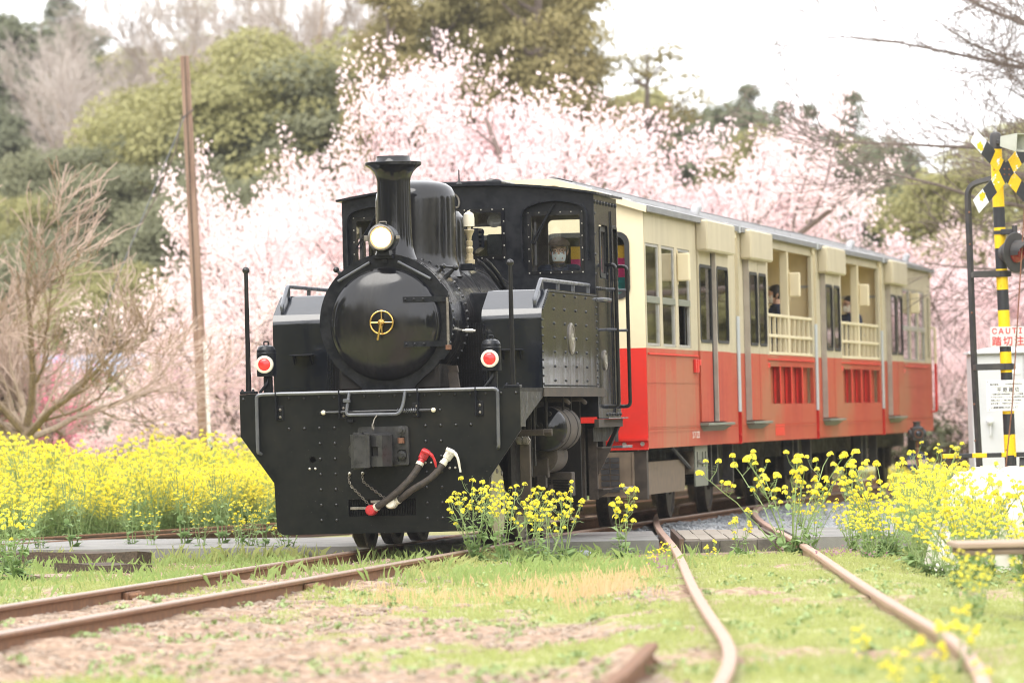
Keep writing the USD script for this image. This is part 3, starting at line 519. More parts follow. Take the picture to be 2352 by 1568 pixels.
def evergreen(name, seed, mname, label, kind, cat='tree', loc=(0, 0, 0), rz=0, sc=1.0, group=None, hide=False):
    """broadleaf: rounded heap of lobes; cedar: tall cone of drooping lobes; pine: bare stem with plates; shrub: low heap"""
    g = np.random.default_rng(seed); lob, out = [], []
    if kind == 'broadleaf':
        for k in range(95):
            d = rdirs(g, 1)[0]; d[2] = abs(d[2]) * .9 - .15; q = np.array([0, 0, 4.6]) + d * np.array([3.3, 3.3, 3.1]) * g.uniform(.55, 1.03); r = g.uniform(.45, 1.0); lob.append((q, (r * 1.15, r * 1.15, r * .72)))
        per, size = 900, .055
    elif kind == 'full':
        for k in range(120):
            a, h = g.uniform(0, 2 * PI), g.random(); R = 2.7 * (1 - (2 * abs(h - .42)) ** 2.4 * .55) * g.uniform(.6, 1.02); r = g.uniform(.5, 1.0); lob.append((np.array([R * math.cos(a), R * math.sin(a), .3 + 7.2 * h ** .9 - .12 * R * h]), (r * 1.1, r * 1.1, r * .85)))
        per, size = 260, .13
    elif kind == 'cedar':
        for k in range(130):
            h = g.uniform(.06, 1) ** .85; R = 2.5 * (1 - h ** 1.9) ** .8 + .25; a = g.uniform(0, 2 * PI); q = np.array([R * math.cos(a) * g.uniform(.55, 1), R * math.sin(a) * g.uniform(.55, 1), 1.0 + 10.4 * h]); r = g.uniform(.5, .95) * (1.15 - .55 * h); lob.append((q, (r * 1.2, r * 1.2, r * .8)))
        per, size = 760, .06
    elif kind == 'pine':
        for k in range(34):
            h = g.uniform(.42, 1); R = 1.5 * (1 - h) ** .5 + .3 + .5 * (g.random() < .3); a = g.uniform(0, 2 * PI); q = np.array([R * math.cos(a), R * math.sin(a), 10.0 * h]); r = g.uniform(.3, .6); lob.append((q, (r * 1.35, r * 1.35, r * .6)))
        per, size = 560, .055
    elif kind == 'spire':
        for k in range(100):
            h = g.uniform(.05, 1) ** .8; R = 2.3 * (1 - h) + .15; a = g.uniform(0, 2 * PI); q = np.array([R * math.cos(a) * g.uniform(.5, 1), R * math.sin(a) * g.uniform(.5, 1), .8 + 7.6 * h]); r = g.uniform(.35, .7) * (1.2 - .7 * h); lob.append((q, (r * 1.2, r * 1.2, r * .75)))
        per, size = 620, .06
    else:
        for k in range(26):
            d = rdirs(g, 1)[0]; d[2] = abs(d[2]); q = d * np.array([1.1, 1.1, .9]) * g.uniform(.5, 1) + (0, 0, .35); r = g.uniform(.22, .45); lob.append((q, (r * 1.1, r * 1.1, r * .8)))
        per, size = 420, .075
    top = max(q[2] for q, _ in lob)
    tk = MB().tube([(0, 0, -.4), (.03, .02, top * .35), (-.04, .05, top * .7), (0, 0, top)], [.24 * top / 9, .2 * top / 9, .12 * top / 9, .03], 7)
    for q, r in lob[::3]: b = np.array([0, 0, max(.3, q[2] - .25 * math.hypot(q[0], q[1]) - .3)]); tk.tube([b, b * .4 + q * .6 + (0, 0, -.1), q], [.07, .045, .015], 4, cap=False)
    t = thing(name, label, cat, loc, rz, group, sc)
    part(t, 'trunk', tk, MAT['bark_cherry']); part(t, 'crown', foliage(lob, per, size, g), MAT[mname], smooth=False)
    return t
def twiggy(name, seed, label, loc, rz, sc, group=None):
    g = np.random.default_rng(seed); out = []
    S = dict(seg=(5, 6, 5, 3), wig=(.06, .1, .14, .18), up=(.05, .10, .10, .06), tip=(.35, .25, .3, .5), kids=(1, (13, 15), (9, 11), (7, 8)), ang=(0, (.5, 1.0), (.3, .8), (.3, .8)), len=(5.5, 3.4, 1.7, .95), thin=(1, .5, .45, .5)); S['from'] = (.25, .15, .1)
    limb(out, g, (0, 0, -.3), (.04, .02, 1), 6.2, .17, 0, S)
    t = thing(name, label, 'tree', loc, rz, group, sc)
    part(t, 'trunk', wood([o for o in out if o[2] < 2], (7, 5)), MAT['bark_olive']); part(t, 'twigs', wood([o for o in out if o[2] >= 2], (3, 3, 3, 3), .013), MAT['twig_grey'], smooth=False)
    return t
def zh(x, y): return float(hz(x, y)) - .1
# olive-green broadleaf wood on the left slope
og = 'olive-green broadleaf trees on the left slope'; ol = 'olive-green rounded broadleaf tree in the wood on the left slope behind the wooden pole'
e0 = evergreen('broadleaf_tree', 41, 'leaf_olive', ol, 'broadleaf', loc=(-7.2, 148, zh(-7.2, 148)), rz=0, sc=1.22, group=og)
e1 = evergreen('broadleaf_tree', 42, 'leaf_grey_green', ol, 'broadleaf', loc=(-10.2, 146, zh(-10.2, 146)), rz=30, sc=.98, group=og)
for k, (x, y, s) in enumerate([(-12.6, 143, .80), (-8.6, 140, .96), (-5.4, 143, 1.36), (-11.2, 136, .70), (-13.8, 150, .74), (-6.4, 134, .95), (-9.2, 132, .66), (-3.6, 141, 1.3), (-14.8, 140, .62), (-4.6, 133, .9)]):
    dup((e0, e1)[k % 2], (x, y, zh(x, y)), 47 * k, s)
# brighter bushes at the foot of that slope
bg_ = 'yellow-green bushes at the foot of the left slope'; bl = 'yellow-green bush at the foot of the left slope'
b0 = evergreen('bush', 43, 'leaf_bright', bl, 'shrub', 'bush', loc=(-7.6, 122, zh(-7.6, 122)), sc=2.3, group=bg_)
for k, (x, y, s) in enumerate([(-5.9, 121, 2.2), (-9.0, 121, 1.8), (-4.6, 124, 2.4), (-10.6, 123, 2.3), (-6.7, 118, 1.4)]): dup(b0, (x, y, zh(x, y)), 70 * k, s)
s0 = evergreen('shrub', 44, 'leaf_dark', 'dark green shrub behind the grey cabinet at the right', 'shrub', 'shrub', loc=(8.25, 104, -.2), sc=1.15)
s1 = dup(s0, (7.6, 107, -.2), 80, 1.25, 'dark green shrub just beyond the last coach, left of the one behind the cabinet')
s2 = dup(s0, (-4.9, 104, -.2), 30, 1.2, 'dark green shrub under the cherry trees left of the wooden pole'); s3 = dup(s0, (-6.3, 112, -.3), 30, 1.7, 'dark green shrub in front of the far roofs')
dup(b0, (9.3, 103, -.2), 10, .8, 'small yellow-green bush right of the dark shrubs by the cabinet', 'bushes by the cabinet')
# leafless trees on the hill
tg = 'leafless grey-brown trees on the hillside'; tl = 'leafless grey-brown tree standing on the hillside'
w0 = twiggy('leafless_tree', 51, tl, (-9.5, 178, zh(-9.5, 178)), 0, 1.05, tg); w1 = twiggy('leafless_tree', 52, tl, (-6.0, 184, zh(-6.0, 184)), 40, 1.15, tg)
for k, (x, y, s) in enumerate([(-13, 172, 1.0), (-16.5, 180, 1.0), (-11.5, 190, 1.1), (-3.4, 178, 1.02), (-1.6, 188, 1.0), (-8.0, 196, 1.2), (-4.6, 198, 1.15), (-15, 192, 1.0), (-18.5, 186, .95), (-13.5, 162, .85), (-15.5, 158, .9), (-7.6, 170, .95), (-2.2, 165, .9), (-5.2, 168, .9),
                               (4.6, 158, .62), (5.3, 165, .66), (4.0, 170, .7), (9.0, 168, .5), (2.9, 160, .8), (-19, 176, .9), (-14.6, 184, 1.0), (-10, 186, 1.0), (-12.2, 178, .9), (-6.8, 190, 1.05), (-17.2, 170, .85), (-10.6, 168, .9), (-8.8, 174, .9), (-20, 194, .9), (-3, 192, 1.0), (.5, 190, 1.0), (6.4, 172, .62), (7.6, 176, .6), (2.4, 176, .9)]): dup((w0, w1)[k % 2], (x, y, zh(x, y)), 53 * k, s * .80) if x / y > -.083 else None
# conifers
dg = 'dark conifers on the hilltop at the upper left'
d0 = evergreen('conifer', 61, 'leaf_dark', 'broad dark conifer on the hilltop at the upper left, right of the edge one', 'cedar', loc=(-17.6, 226, zh(-17.6, 226)), rz=0, sc=.60)
dup(d0, (-20.6, 222, zh(-20.6, 222)), 90, .5, 'dark conifer cut by the upper left edge'); dup(d0, (-18.9, 228, zh(-18.9, 228)), 20, .46, 'smaller dark conifer between the two on the upper left hilltop')
p0 = evergreen('pine_tree', 62, 'leaf_cedar', 'sparse brownish pine on the hilltop above the wooden pole', 'pine', loc=(-11.6, 214, zh(-11.6, 214)), sc=.72)
dup(p0, (-9.6, 216, zh(-9.6, 216)), 70, .68, 'thin brownish pine on the hilltop just right of the one above the pole'); dup(d0, (-5.3, 222, zh(-5.3, 222)), 200, .52, 'dark conifer on the skyline left of the big cedars'); dup(p0, (-2.6, 220, zh(-2.6, 220)), 150, .62, 'brown pine on the skyline beside the big cedars')
c0 = evergreen('cedar_tree', 63, 'leaf_cedar', 'huge olive-brown cedar behind the cherry trees, rightmost of the big cedars', 'cedar', loc=(.85, 136, zh(.85, 136)), rz=10, sc=(.86, .86, 1.2))
c1 = evergreen('cedar_tree', 64, 'leaf_cedar', 'huge olive-brown cedar behind the cherry trees, second from the right', 'cedar', loc=(-.5, 139, zh(-.5, 139)), rz=100, sc=(.85, .85, 1.25))
dup(c0, (-1.7, 137, zh(-1.7, 137)), 200, (.8, .8, 1.12), 'olive-brown cedar behind the cherry trees, third from the right'); dup(c1, (-2.75, 134, zh(-2.75, 134)), 300, (.62, .62, .98), 'olive-brown cedar behind the chimney, leftmost of the big cedars'); dup(c0, (.2, 146, zh(.2, 146)), 66, (.85, .85, 1.4), 'tall cedar standing behind the gap of the big cedars')
dup(p0, (3.75, 150, zh(3.75, 150)), 30, .98, 'tall thin pine with gaps in its crown right of the big cedars')
q0 = evergreen('spire_conifer', 65, 'leaf_dark', 'slender dark conifer on the skyline right of the pine, tallest of that group', 'spire', loc=(8.55, 200, zh(8.55, 200)), sc=(.9, .9, .95))
for x, y, s, lb in [(9.9, 204, .9, 'dark conifer on the right skyline, left of a matching pair'), (10.9, 206, .9, 'dark conifer on the right skyline, right of a matching pair'), (12.4, 205, .98, 'pointed conifer alone on the right skyline'), (7.4, 196, .82, 'low dark conifer left of the tallest one on the right skyline'), (13.6, 208, .66, 'low conifer right of the pointed one on the right skyline'), (14.7, 208, .5, 'lowest conifer at the right end of the skyline'), (11.4, 198, .72, 'low conifer in front of the pair on the right skyline')]:
    dup(q0, (x, y, zh(x, y)), 40 * x, s, lb)
dup(e0, (6.0, 141, zh(6.0, 141)), 15, (.42, .42, 1.1), 'tall rounded green tree rising above the cherry row at the right'); dup(e1, (5.1, 137, zh(5.1, 137)), 15, (.40, .40, .95), 'lower green tree left of the tall rounded one above the cherry row'); dup(e0, (7.0, 143, zh(7, 143)), 80, (.42, .42, .92), 'lower green tree right of the tall rounded one above the cherry row')
dup(e1, (5.0, 168, zh(5, 168)), 80, .72, 'grey-green tree between the pine and the tall rounded tree'); dup(e0, (13.1, 140, zh(13, 140)), 60, 1.12, 'olive tree behind the bare twigs at the right edge')
# the wood goes on outside the picture: to the right (seen in the coach windows) and behind the camera (seen in the smokebox door)
rg_ = 'green trees of the wood to the right of the line'; rl = 'leafy green tree of the wood right of the railway line'
f0 = evergreen('woodland_tree', 71, 'leaf_olive', rl, 'full', loc=(15, 84, -.3), group=rg_); f1 = evergreen('woodland_tree', 72, 'leaf_olive', rl, 'full', loc=(17.5, 92, -.3), sc=1.1, group=rg_)
g = np.random.default_rng(70); wood_at = []
for y in np.arange(6, 82, 6.5): wood_at.append((14.5 + g.uniform(-1, 1) + (2.5 if y < 30 else 0), y, g.uniform(.85, 1.1), 'r'))
for y in np.arange(98, 190, 6.0):
    wood_at.append((14.5 + .36 * (y - 86) + g.uniform(-1, 1), y, g.uniform(1.0, 1.25), 'r'))
    if y > 104: wood_at.append((14.5 + .36 * (y - 86) - 5.0 + g.uniform(-1, 1), y + 3, g.uniform(.8, 1.0), 'r'))
for y in np.arange(-16, 88, 7.0): wood_at.append((-15.5 - (1.5 if y < 20 else 0) + g.uniform(-1, 1), y, g.uniform(.9, 1.15), 'l'))
for x in np.arange(-40, 44, 6.0): wood_at.append((x + g.uniform(-1, 1), -24 + .006 * x * x + g.uniform(-2, 2), g.uniform(1.0, 1.35), 'b'))
lab = {'r': (rl, rg_), 'l': ('leafy green tree of the wood left of the railway line', 'trees of the wood left of the line'), 'b': ('leafy green tree of the wood behind the viewer', 'trees behind the viewer')}
for k, (x, y, s, w) in enumerate(wood_at):
    if w == 'r' and y > 90 and x < .092 * y + 4.2: continue
    dup((f0, f1)[k % 2], (x, y, -.3), 61 * k, s, *lab[w])

crest = 'low woodland trees closing the skyline of the hill'
for k, x in enumerate(np.arange(-24, 21, 2.6)):
    y = 212 + 6 * math.sin(2.3 * k); sc = (.52 + .16 * math.sin(1.7 * k)) * (1.0 if x < 3 else .72)
    dup((f0, f1)[k % 2], (x, y, zh(x, y)), 61 * k, sc, 'low rounded woodland tree on the crest of the hill', crest)
f2 = evergreen('woodland_tree', 73, 'leaf_dark', 'dark green woodland tree on the hillside at the upper left', 'full', loc=(-17.6, 204, zh(-17.6, 204)), sc=.8, group='dark woodland trees at the upper left')
for k, (x, y, q) in enumerate([(-20.5, 206, .8), (-19.2, 198, .75), (-21.5, 196, .8), (-16.0, 209, .72), (-18.6, 188, .7), (-20.2, 184, .7), (-17.0, 192, .66), (-18.4, 176, .62), (-16.4, 180, .6), (-16.2, 168, .6), (-14.8, 200, .62)]): dup(f2, (x, y, zh(x, y)), 77 * k, q)
for k, (x, y) in enumerate([(-14, 200), (-11, 204), (-8, 203)]): dup((f1, f0)[k % 2], (x, y, zh(x, y)), 77 * k, .62, 'low rounded woodland tree on the hillside below the crest', 'low woodland trees on the hillside')
for k, x in enumerate([3.4, 4.4, 5.6, 6.8, 8.0, 9.1, 10.2, 11.2, 12.2, 13.3, 14.4, 15.6]):
    y = 186 + 4 * math.sin(1.9 * k); dup((f2, f1, f2)[k % 3], (x, y, zh(x, y)), 77 * k, (.84 + .10 * math.sin(2.7 * k)) * (1 if x < 12 else 1.0 - .10 * (x - 12)), 'rounded green tree in the tree line above the cherry row at the right', 'trees of the line above the right cherry row')
# ------------------------------------------------------------------ spring haze
mat('haze', {'v': ('principled_volume', {'color': (.93, .94, .95), 'density': HAZE, 'anisotropy': .3})}, [], surface=None, volume='v.volume')
solo('haze', MB().box(-260, 260, -90, 600, -4, 45), MAT['haze'], None, None, kind='stuff', smooth=False)
# ------------------------------------------------------------------ locomotive (local frame: x right, y back, z up from the rail)
LO = thing('steam_locomotive', 'black steam-style locomotive with tall chimney, red tail lamps and lit headlamp', 'locomotive', (-1.207, 51.2, 0), -9.8)
def lp(name, mb, m, smooth=32, label=None, kind=None, parent=None): return part(parent or LO, name, mb, MAT[m], smooth, label, kind)
def rivets(pts, d, m='black_gloss', r=.0155, h=.012, parent=None, name='rivet'):
    for p in pts: lp(name, MB().dome(p, d, r, h), m, parent=parent)
BW = 1.285
bp = Polygon([(-BW, 1.44), (-BW, 1.06), (-.985, .635), (-.966, .205), (-.91, .166), (.91, .166), (.966, .205), (.985, .635), (BW, 1.06), (BW, 1.44)])
bp = bp.difference(sbox(-.304, .32, .31, .471)).difference(Point(-.625, .838).buffer(.029))
beam_ = lp('buffer_beam', MB().prism(bp, 0, .03), 'black_beam', 20)
for sd in (-1, 1): lp('beam_flange', MB().hull([(sd * a, y, z) for y in (.03, .33) for a, z in ((1.25, 1.40), (1.275, 1.40), (1.25, 1.09), (1.275, 1.09))]), 'black_satin')
lp('grille', MB().box(-.33, .34, .075, .09, .30, .49).tube([(-.32, .07, .41), (.33, .07, .41)], .008, 4), 'black_grime')
sl = MB()
for k in range(42): sl.box(-.31 + .015 * k, -.304 + .015 * k, .045, .075, .31, .48)
lp('grille_slats', sl, 'black_satin', False, kind='stuff')
rowz, cols = 1.396, [-1.251, -.832, -.693, -.554, -.416, -.139, 0, .139, .277, .416, .554, .693, .832, .972, 1.114, 1.251]
R = [(x, 0, rowz) for x in cols] + [(x, 0, 1.12) for x in (-.836, -.694, -.556, -.417, .418, .556, .696, .833)] + [(.554, 0, 1.258), (-.54, 0, 1.255)]
for z in (.981, .842, .704, .566, .427, .289): R += [(x, 0, z) for x in (-.555, -.417, .417, .556)]
rivets(R, (0, -1, 0))
for x in (-.654, -.602): lp('bolt', MB().dome((x, 0, .757), (0, -1, 0), .013, .012), 'bolt_steel')
# front handrail, uncoupling lever, release rod
hr = lp('front_handrail', MB().bend([(-1.10, .0, .90), (-1.117, -.055, .915), (-1.117, -.055, 1.425), (-1.06, -.055, 1.437), (1.063, -.055, 1.437), (1.092, -.055, 1.42), (1.09, -.055, .92), (1.075, 0, .905)], .0165, .05, 10), 'grey_steel')
lp('uncoupling_lever', MB().bend([(-.262, -.06, 1.437), (-.281, -.075, 1.31), (-.293, -.08, 1.233), (.20, -.08, 1.229), (.235, -.07, 1.33), (.249, -.06, 1.437)], .0155, .05, 10), 'grey_steel')
lp('lever_clip', MB().box(-.315, -.252, -.10, -.06, 1.345, 1.375, .004), 'grey_steel')
rod = lp('release_rod', MB().cyl((-.50, -.045, 1.259), (.50, -.045, 1.259), .0125, 10), 'black_rail')
for x in (-.506, .502): lp('knob', MB().sphere((x, -.045, 1.259), .022), 'ivory', parent=rod)
sp = np.linspace(0, 2 * PI * 11, 160); lp('spring', MB().tube(np.stack([.17 + .18 * sp / sp[-1], -.045 + .02 * np.cos(sp), 1.259 + .02 * np.sin(sp)], 1), .004, 4), 'grey_steel', parent=rod)
for x0 in (-.951, -.368, .305, .88):
    b = lp('bracket', MB().box(x0, x0 + .072, -.014, 0, 1.197, 1.329, .004), 'black_satin'); s_ = 1 if x0 > -.5 else -1
    lp('bracket_plate', MB().box(x0 + (.05 if x0 > 0 and x0 < .5 else .004), x0 + (.062 if x0 > 0 and x0 < .5 else .016), -.075, -.01, 1.2, 1.46, .004), 'black_satin', parent=b)
    for z in (1.228, 1.295): lp('bolt', MB().dome((x0 + .04, -.014, z), (0, -1, 0), .015, .014, 6), 'plate_metal', parent=b)
lp('lever_stop', MB().box(-.285, -.232, -.06, 0, 1.165, 1.195, .004), 'black_satin')
# coupler
cp = lp('coupler', MB().prism(rrect(-.20, .765, .268, 1.122, .03), -.02, 0).prism(Polygon([(.125, .775), (.268, .775), (.268, 1.11), (.125, 1.11)]).difference(rrect(.165, .80, .25, .91, .02)).difference(rrect(.185, .965, .24, 1.03, .015)), -.055, -.02), 'coupler_iron', 25)
lp('drawhead', MB().hull([(-.16, -.02, .79), (.13, -.02, .79), (.13, -.02, 1.06), (-.16, -.02, 1.06), (-.20, -.20, .775), (.12, -.16, .79), (.12, -.16, 1.03), (-.20, -.20, 1.075)]), 'coupler_iron', 20, parent=cp)
kn = MB(); kp = Polygon([(-.215, -.20), (-.205, -.34), (-.17, -.365), (-.06, -.365), (-.032, -.345), (-.03, -.20)]); kn.prism(kp, .757, 1.055, 'xy'); kn.lathe([(.001, .745), (.05, .745), (.05, 1.075), (.001, 1.075)], (-.15, -.25, 0), n=16)
lp('knuckle', kn, 'coupler_iron', 25, parent=cp)
gd = MB().prism(Polygon([(-.03, -.19), (-.03, -.31), (.03, -.335), (.075, -.30), (.135, -.17), (.135, -.15)]), .765, .86, 'xy').prism(Polygon([(-.03, -.19), (-.03, -.29), (.03, -.335), (.075, -.30), (.135, -.17), (.135, -.15)]), .945, 1.045, 'xy').prism(Polygon([(.04, -.17), (.04, -.32), (.075, -.30), (.135, -.17)]), .86, .945, 'xy')
lp('guard_arm', gd, 'coupler_iron', 25, parent=cp); lp('coupler_lug', MB().hull([(-.25, -.17, .87), (-.25, -.21, .94), (-.21, -.17, .99), (-.21, -.25, .99), (-.21, -.17, .83), (-.21, -.25, .83), (-.25, -.17, .94), (-.25, -.21, .87)]), 'coupler_iron', parent=cp)
lp('lifting_link', MB().torus((-.04, -.12, 1.12), (1, 0, 0), .028, .007, 16, 6).bend([(-.04, -.12, 1.145), (-.03, -.10, 1.19), (0.0, -.085, 1.235)], .006, .01, 6), 'plate_metal', parent=cp)
for x, z in ((.205, 1.085), (.205, .86)): lp('coupler_bolt', MB().lathe([(.04, 0), (.04, .018), (.02, .02), (.02, .05), (.001, .05)], (x, -.05, z), (0, -1, 0), 12), 'coupler_iron', parent=cp)
lp('hex_nut', MB().lathe([(.03, 0), (.03, .05), (.001, .05)], (.205, -.075, .968), (0, 0, 1), 6), 'rust_edge', False, parent=cp)
# brake hoses
def hose(pts, col, lever, tone):
    from scipy.interpolate import CubicSpline
    p = np.array([(x, -.09 - .05 * math.sin(PI * k / (len(pts) - 1)), z) for k, (x, z) in enumerate(pts)]); s = np.linspace(0, 1, len(p)); p = CubicSpline(s, p)(np.linspace(0, 1, 28))
    h = lp('brake_hose', MB().tube(p, .031, 12), 'hose_rubber')
    d = unit(p[0] - p[2]); e = unit(p[-1] - p[-3])
    lp('hose_clip', MB().tube([p[0] - d * .01, p[0] + d * .02], .036, 12), 'lamp_ring', parent=h); lp('hose_clip', MB().tube([p[-1] - e * .025, p[-1] + e * .01], .036, 12), 'lamp_ring', parent=h)
    lp('cock_body', MB().tube([p[0] + d * .015, p[0] + d * .05, p[0] + d * .055, p[0] + d * .13, p[0] + d * .15], [.03, .03, .040, .043, .03], 14).cyl(p[0] + d * .10 + (0, -.05, 0), p[0] + d * .10 + (0, .1, 0), .022), col, parent=h)
    lp('cock_lever', MB().bend([(lever[0][0] - .02, -.15, lever[0][1] + .008), (lever[0][0] + .03, -.15, lever[0][1] - .012), (lever[1][0], -.15, lever[1][1]), (lever[2][0], -.145, lever[2][1]), (lever[3][0], -.135, lever[3][1])], [.02] * 6 + [.016] * 5 + [.012] * 5 + [.009], .03, 8), col, parent=h)
    c = p[-1] + e * .05
    lp('hose_end', MB().tube([p[-1], c, c + e * .05], [.035, .045, .03], 12).lathe([(.001, -.075), (.036, -.072), (.048, -.055), (.05, .05), (.001, .05)], c + e * .02, (0, 1, 0), 16), tone, parent=h)
    lp('end_handle', MB().box(c[0] - .20, c[0] - .03, -.10, -.092, c[2] + .0, c[2] + .024, .003), 'plate_metal', parent=h)
    for q in (0, .05): lp('anchor_bolt', MB().dome((lever[0][0] - .02 + q, 0, lever[3][1] + .04), (0, -1, 0), .012, .012), 'bolt_steel', parent=h)
hose([(.585, .775), (.525, .695), (.436, .621), (.318, .555), (.229, .494), (.16, .455)], 'cock_white', [(.650, .897), (.713, .864), (.735, .815), (.752, .697)], 'cock_white')
hose([(.372, .775), (.321, .685), (.231, .585), (.112, .487), (.017, .425), (-.035, .398)], 'cock_red', [(.430, .891), (.492, .861), (.52, .814), (.53, .748)], 'cock_red')
def chain(pts):
    p = np.array([(x, -.03 - .03 * (k > 1), z) for k, (x, z) in enumerate(pts)]); s = np.concatenate([[0], np.cumsum(np.linalg.norm(np.diff(p, axis=0), axis=1))]); n = int(s[-1] / .024); mb = MB()
    for k in range(n):
        c = np.array([np.interp((k + .5) / n * s[-1], s, p[:, q]) for q in range(3)]); c2 = np.array([np.interp((k + 1) / n * s[-1], s, p[:, q]) for q in range(3)]); d = unit(c2 - c); b = unit(np.cross(d, (0, 1, 0))); b = b if k % 2 else np.array([0, 1.0, 0])
        a = np.linspace(0, 2 * PI, 13); mb.tube(c + np.cos(a)[:, None] * d * .017 + np.sin(a)[:, None] * b * .009, .0034, 4, cap=False)
    q = lp('chain', mb, 'plate_metal'); lp('chain_bolt', MB().dome((pts[0][0], 0, pts[0][1]), (0, -1, 0), .017, .018), 'bolt_steel', parent=q)
chain([(-.287, .705), (-.29, .636), (-.256, .584), (-.199, .525), (-.148, .467), (-.102, .423)]); chain([(-.167, .705), (-.161, .634), (-.115, .598), (-.046, .545), (.011, .498), (.05, .475)])
# tail lamps and corner rods
for x in (-1.062, 1.007):
    o = (x, .15, 0); b = lp('tail_lamp', MB().lathe([(.001, 1.60), (.088, 1.60), (.088, 1.805), (.091, 1.807), (.088, 1.812), (.086, 1.84), (.07, 1.868), (.04, 1.882), (.001, 1.886)], o, n=28), 'black_satin', 25)
    lp('lamp_handle', MB().bend([(x - .02, .15, 1.875), (x - .02, .15, 1.915), (x + .02, .15, 1.915), (x + .02, .15, 1.875)], .007, .01, 6), 'black_satin', parent=b)
    lp('lamp_ring', MB().lathe([(.055, .06), (.079, .06), (.080, .098), (.072, .104), (.058, .104), (.056, .098)], (x, .15, 1.707), (0, -1, 0), 32), 'lamp_ring', 40, parent=b)
    lp('red_lens', MB().lathe([(.0001, .112), (.03, .110), (.05, .103), (.058, .095)], (x, .15, 1.707), (0, -1, 0), 32), 'lens_red', True, parent=b)
    lp('lamp_post', MB().box(x - .03, x + .045, .14, .20, 1.44, 1.60, .006).bend([(x + .01, .14, 1.6), (x + .01, .12, 1.54), (x - .06, .10, 1.45)], .014, .04, 8), 'black_satin', parent=b)
for x in (-1.215, 1.212):
    b = lp('corner_rod', MB().tube([(x, .07, 1.45), (x, .07, 1.62), (x, .07, 2.55)], [.026, .024, .018], 12), 'black_gloss'); lp('ball', MB().sphere((x, .07, 2.562), .033), 'black_gloss', True, parent=b)
    lp('rod_foot', MB().box(x - .07, x + .07, .01, .14, 1.442, 1.468, .004), 'black_satin', parent=b)
    for q in (-.05, .05): lp('foot_bolt', MB().dome((x + q, .03, 1.468), (0, 0, 1), .014, .018, 6), 'black_satin', parent=b)
# running board
lp('running_board', MB().box(-1.26, 1.26, .032, 4.66, 1.41, 1.44), 'black_grime')
for sd in (-1, 1):
    lp('valance', MB().box(sd * 1.245, sd * 1.268, 1.43, 5.1, 1.36, 1.444), 'frame_dust'); lp('gusset', MB().prism([(.032, 1.05), (.032, 1.409), (1.43, 1.409), (1.43, 1.36)], sd * 1.24, sd * 1.255, 'yz'), 'black_satin')
# smokebox and boiler
CZ = 2.072
ring = unary_union([Point(0, CZ).buffer(.612, quad_segs=24), Polygon([(-.245, 1.441), (.25, 1.441), (.25, 1.475), (.33, 1.555), (-.33, 1.555), (-.235, 1.475)])])
lp('smokebox_front', MB().prism(ring, .40, .435), 'black_satin', 20)
prof = [(.514, .0)] + [(.51 * math.sin(t), .015 + .15 * math.cos(t)) for t in np.linspace(PI / 2, .02, 26)]; prof = [(.514, 0), (.512, .012)] + [(r, h) for r, h in prof[1:]] + [(.0001, .165)]
lp('smokebox_door', MB().lathe(prof, (0, .40, CZ - .022), (0, -1, 0), 72), 'black_gloss', True)
def ydoor(x, z): r = min(math.hypot(x, z - CZ + .022) / .51, .995); return .40 - .015 - .15 * math.sqrt(1 - r * r)
for z in (2.262, 1.857):
    xsn = np.linspace(.19, .50, 8); mb = MB()
    pts = [(x, ydoor(x, z) - .016, z + q) for x in xsn for q in (-.026, .026)] + []
    v = []
    for x in list(xsn) + [.53, .592]:
        y = ydoor(x, z) if x < .505 else .385
        v += [(x, y + .004, z - .025), (x, y - .016, z - .025), (x, y - .016, z + .025), (x, y + .004, z + .025)]
    m = len(v) // 4; i, j = np.meshgrid(np.arange(m - 1), np.arange(4), indexing='ij'); mb.add(v, np.stack([i * 4 + j, i * 4 + (j + 1) % 4, (i + 1) * 4 + (j + 1) % 4, (i + 1) * 4 + j], -1).reshape(-1, 4)); mb.add(v[:4], [(0, 1, 2, 3)]); mb.add(v[-4:], [(0, 1, 2, 3)])
    h = lp('hinge_strap', mb, 'black_satin', 25)
    for x in (.215, .29, .37): lp('strap_bolt', MB().dome((x, ydoor(x, z) - .016, z), (0, -1, 0), .014, .014), 'black_satin', parent=h)
    q = 1 if z > 2 else -1; c0, c1 = (.505, .39, z + q * .12), (.56, .39, z + q * .05)
    lp('hinge_lug', MB().hull([(c0[0] + a, y, c0[2] + b) for a in (-.022, .022) for b in (-.022, .022) for y in (.375, .4)] + [(c1[0] + a, y, c1[2] + b) for a in (-.022, .022) for b in (-.022, .022) for y in (.375, .4)]), 'black_satin', parent=h)
lp('hinge_pin', MB().cyl((.575, .375, 1.845), (.575, .375, 2.275), .013, 10), 'plate_metal'); lp('hinge_block', MB().box(.55, .60, .36, .40, 1.80, 1.845, .004), 'rust_edge')
lp('door_catch', MB().box(-.49, -.465, .33, .36, 2.03, 2.1, .005), 'black_satin')
hw = MB().torus((0, .195, CZ - .012), (0, 1, 0), .104, .0085, 40, 8)
for a in (0, PI / 2, PI, 1.5 * PI): hw.tube([(0, .195, CZ - .012), (.10 * math.cos(a), .195, CZ - .012 + .10 * math.sin(a))], [.010, .007], 8)
hw.lathe([(.001, .045), (.02, .043), (.03, .03), (.028, 0), (.035, -.01), (.035, -.03)], (0, .195, CZ - .012), (0, -1, 0), 18)
hwp = lp('door_handwheel', hw, 'brass', 40); lp('wheel_handle', MB().tube([(0, .145, CZ - .012), (-.012, .14, CZ - .08), (-.031, .145, CZ - .17)], [.014, .010, .012], 8), 'brass', parent=hwp)
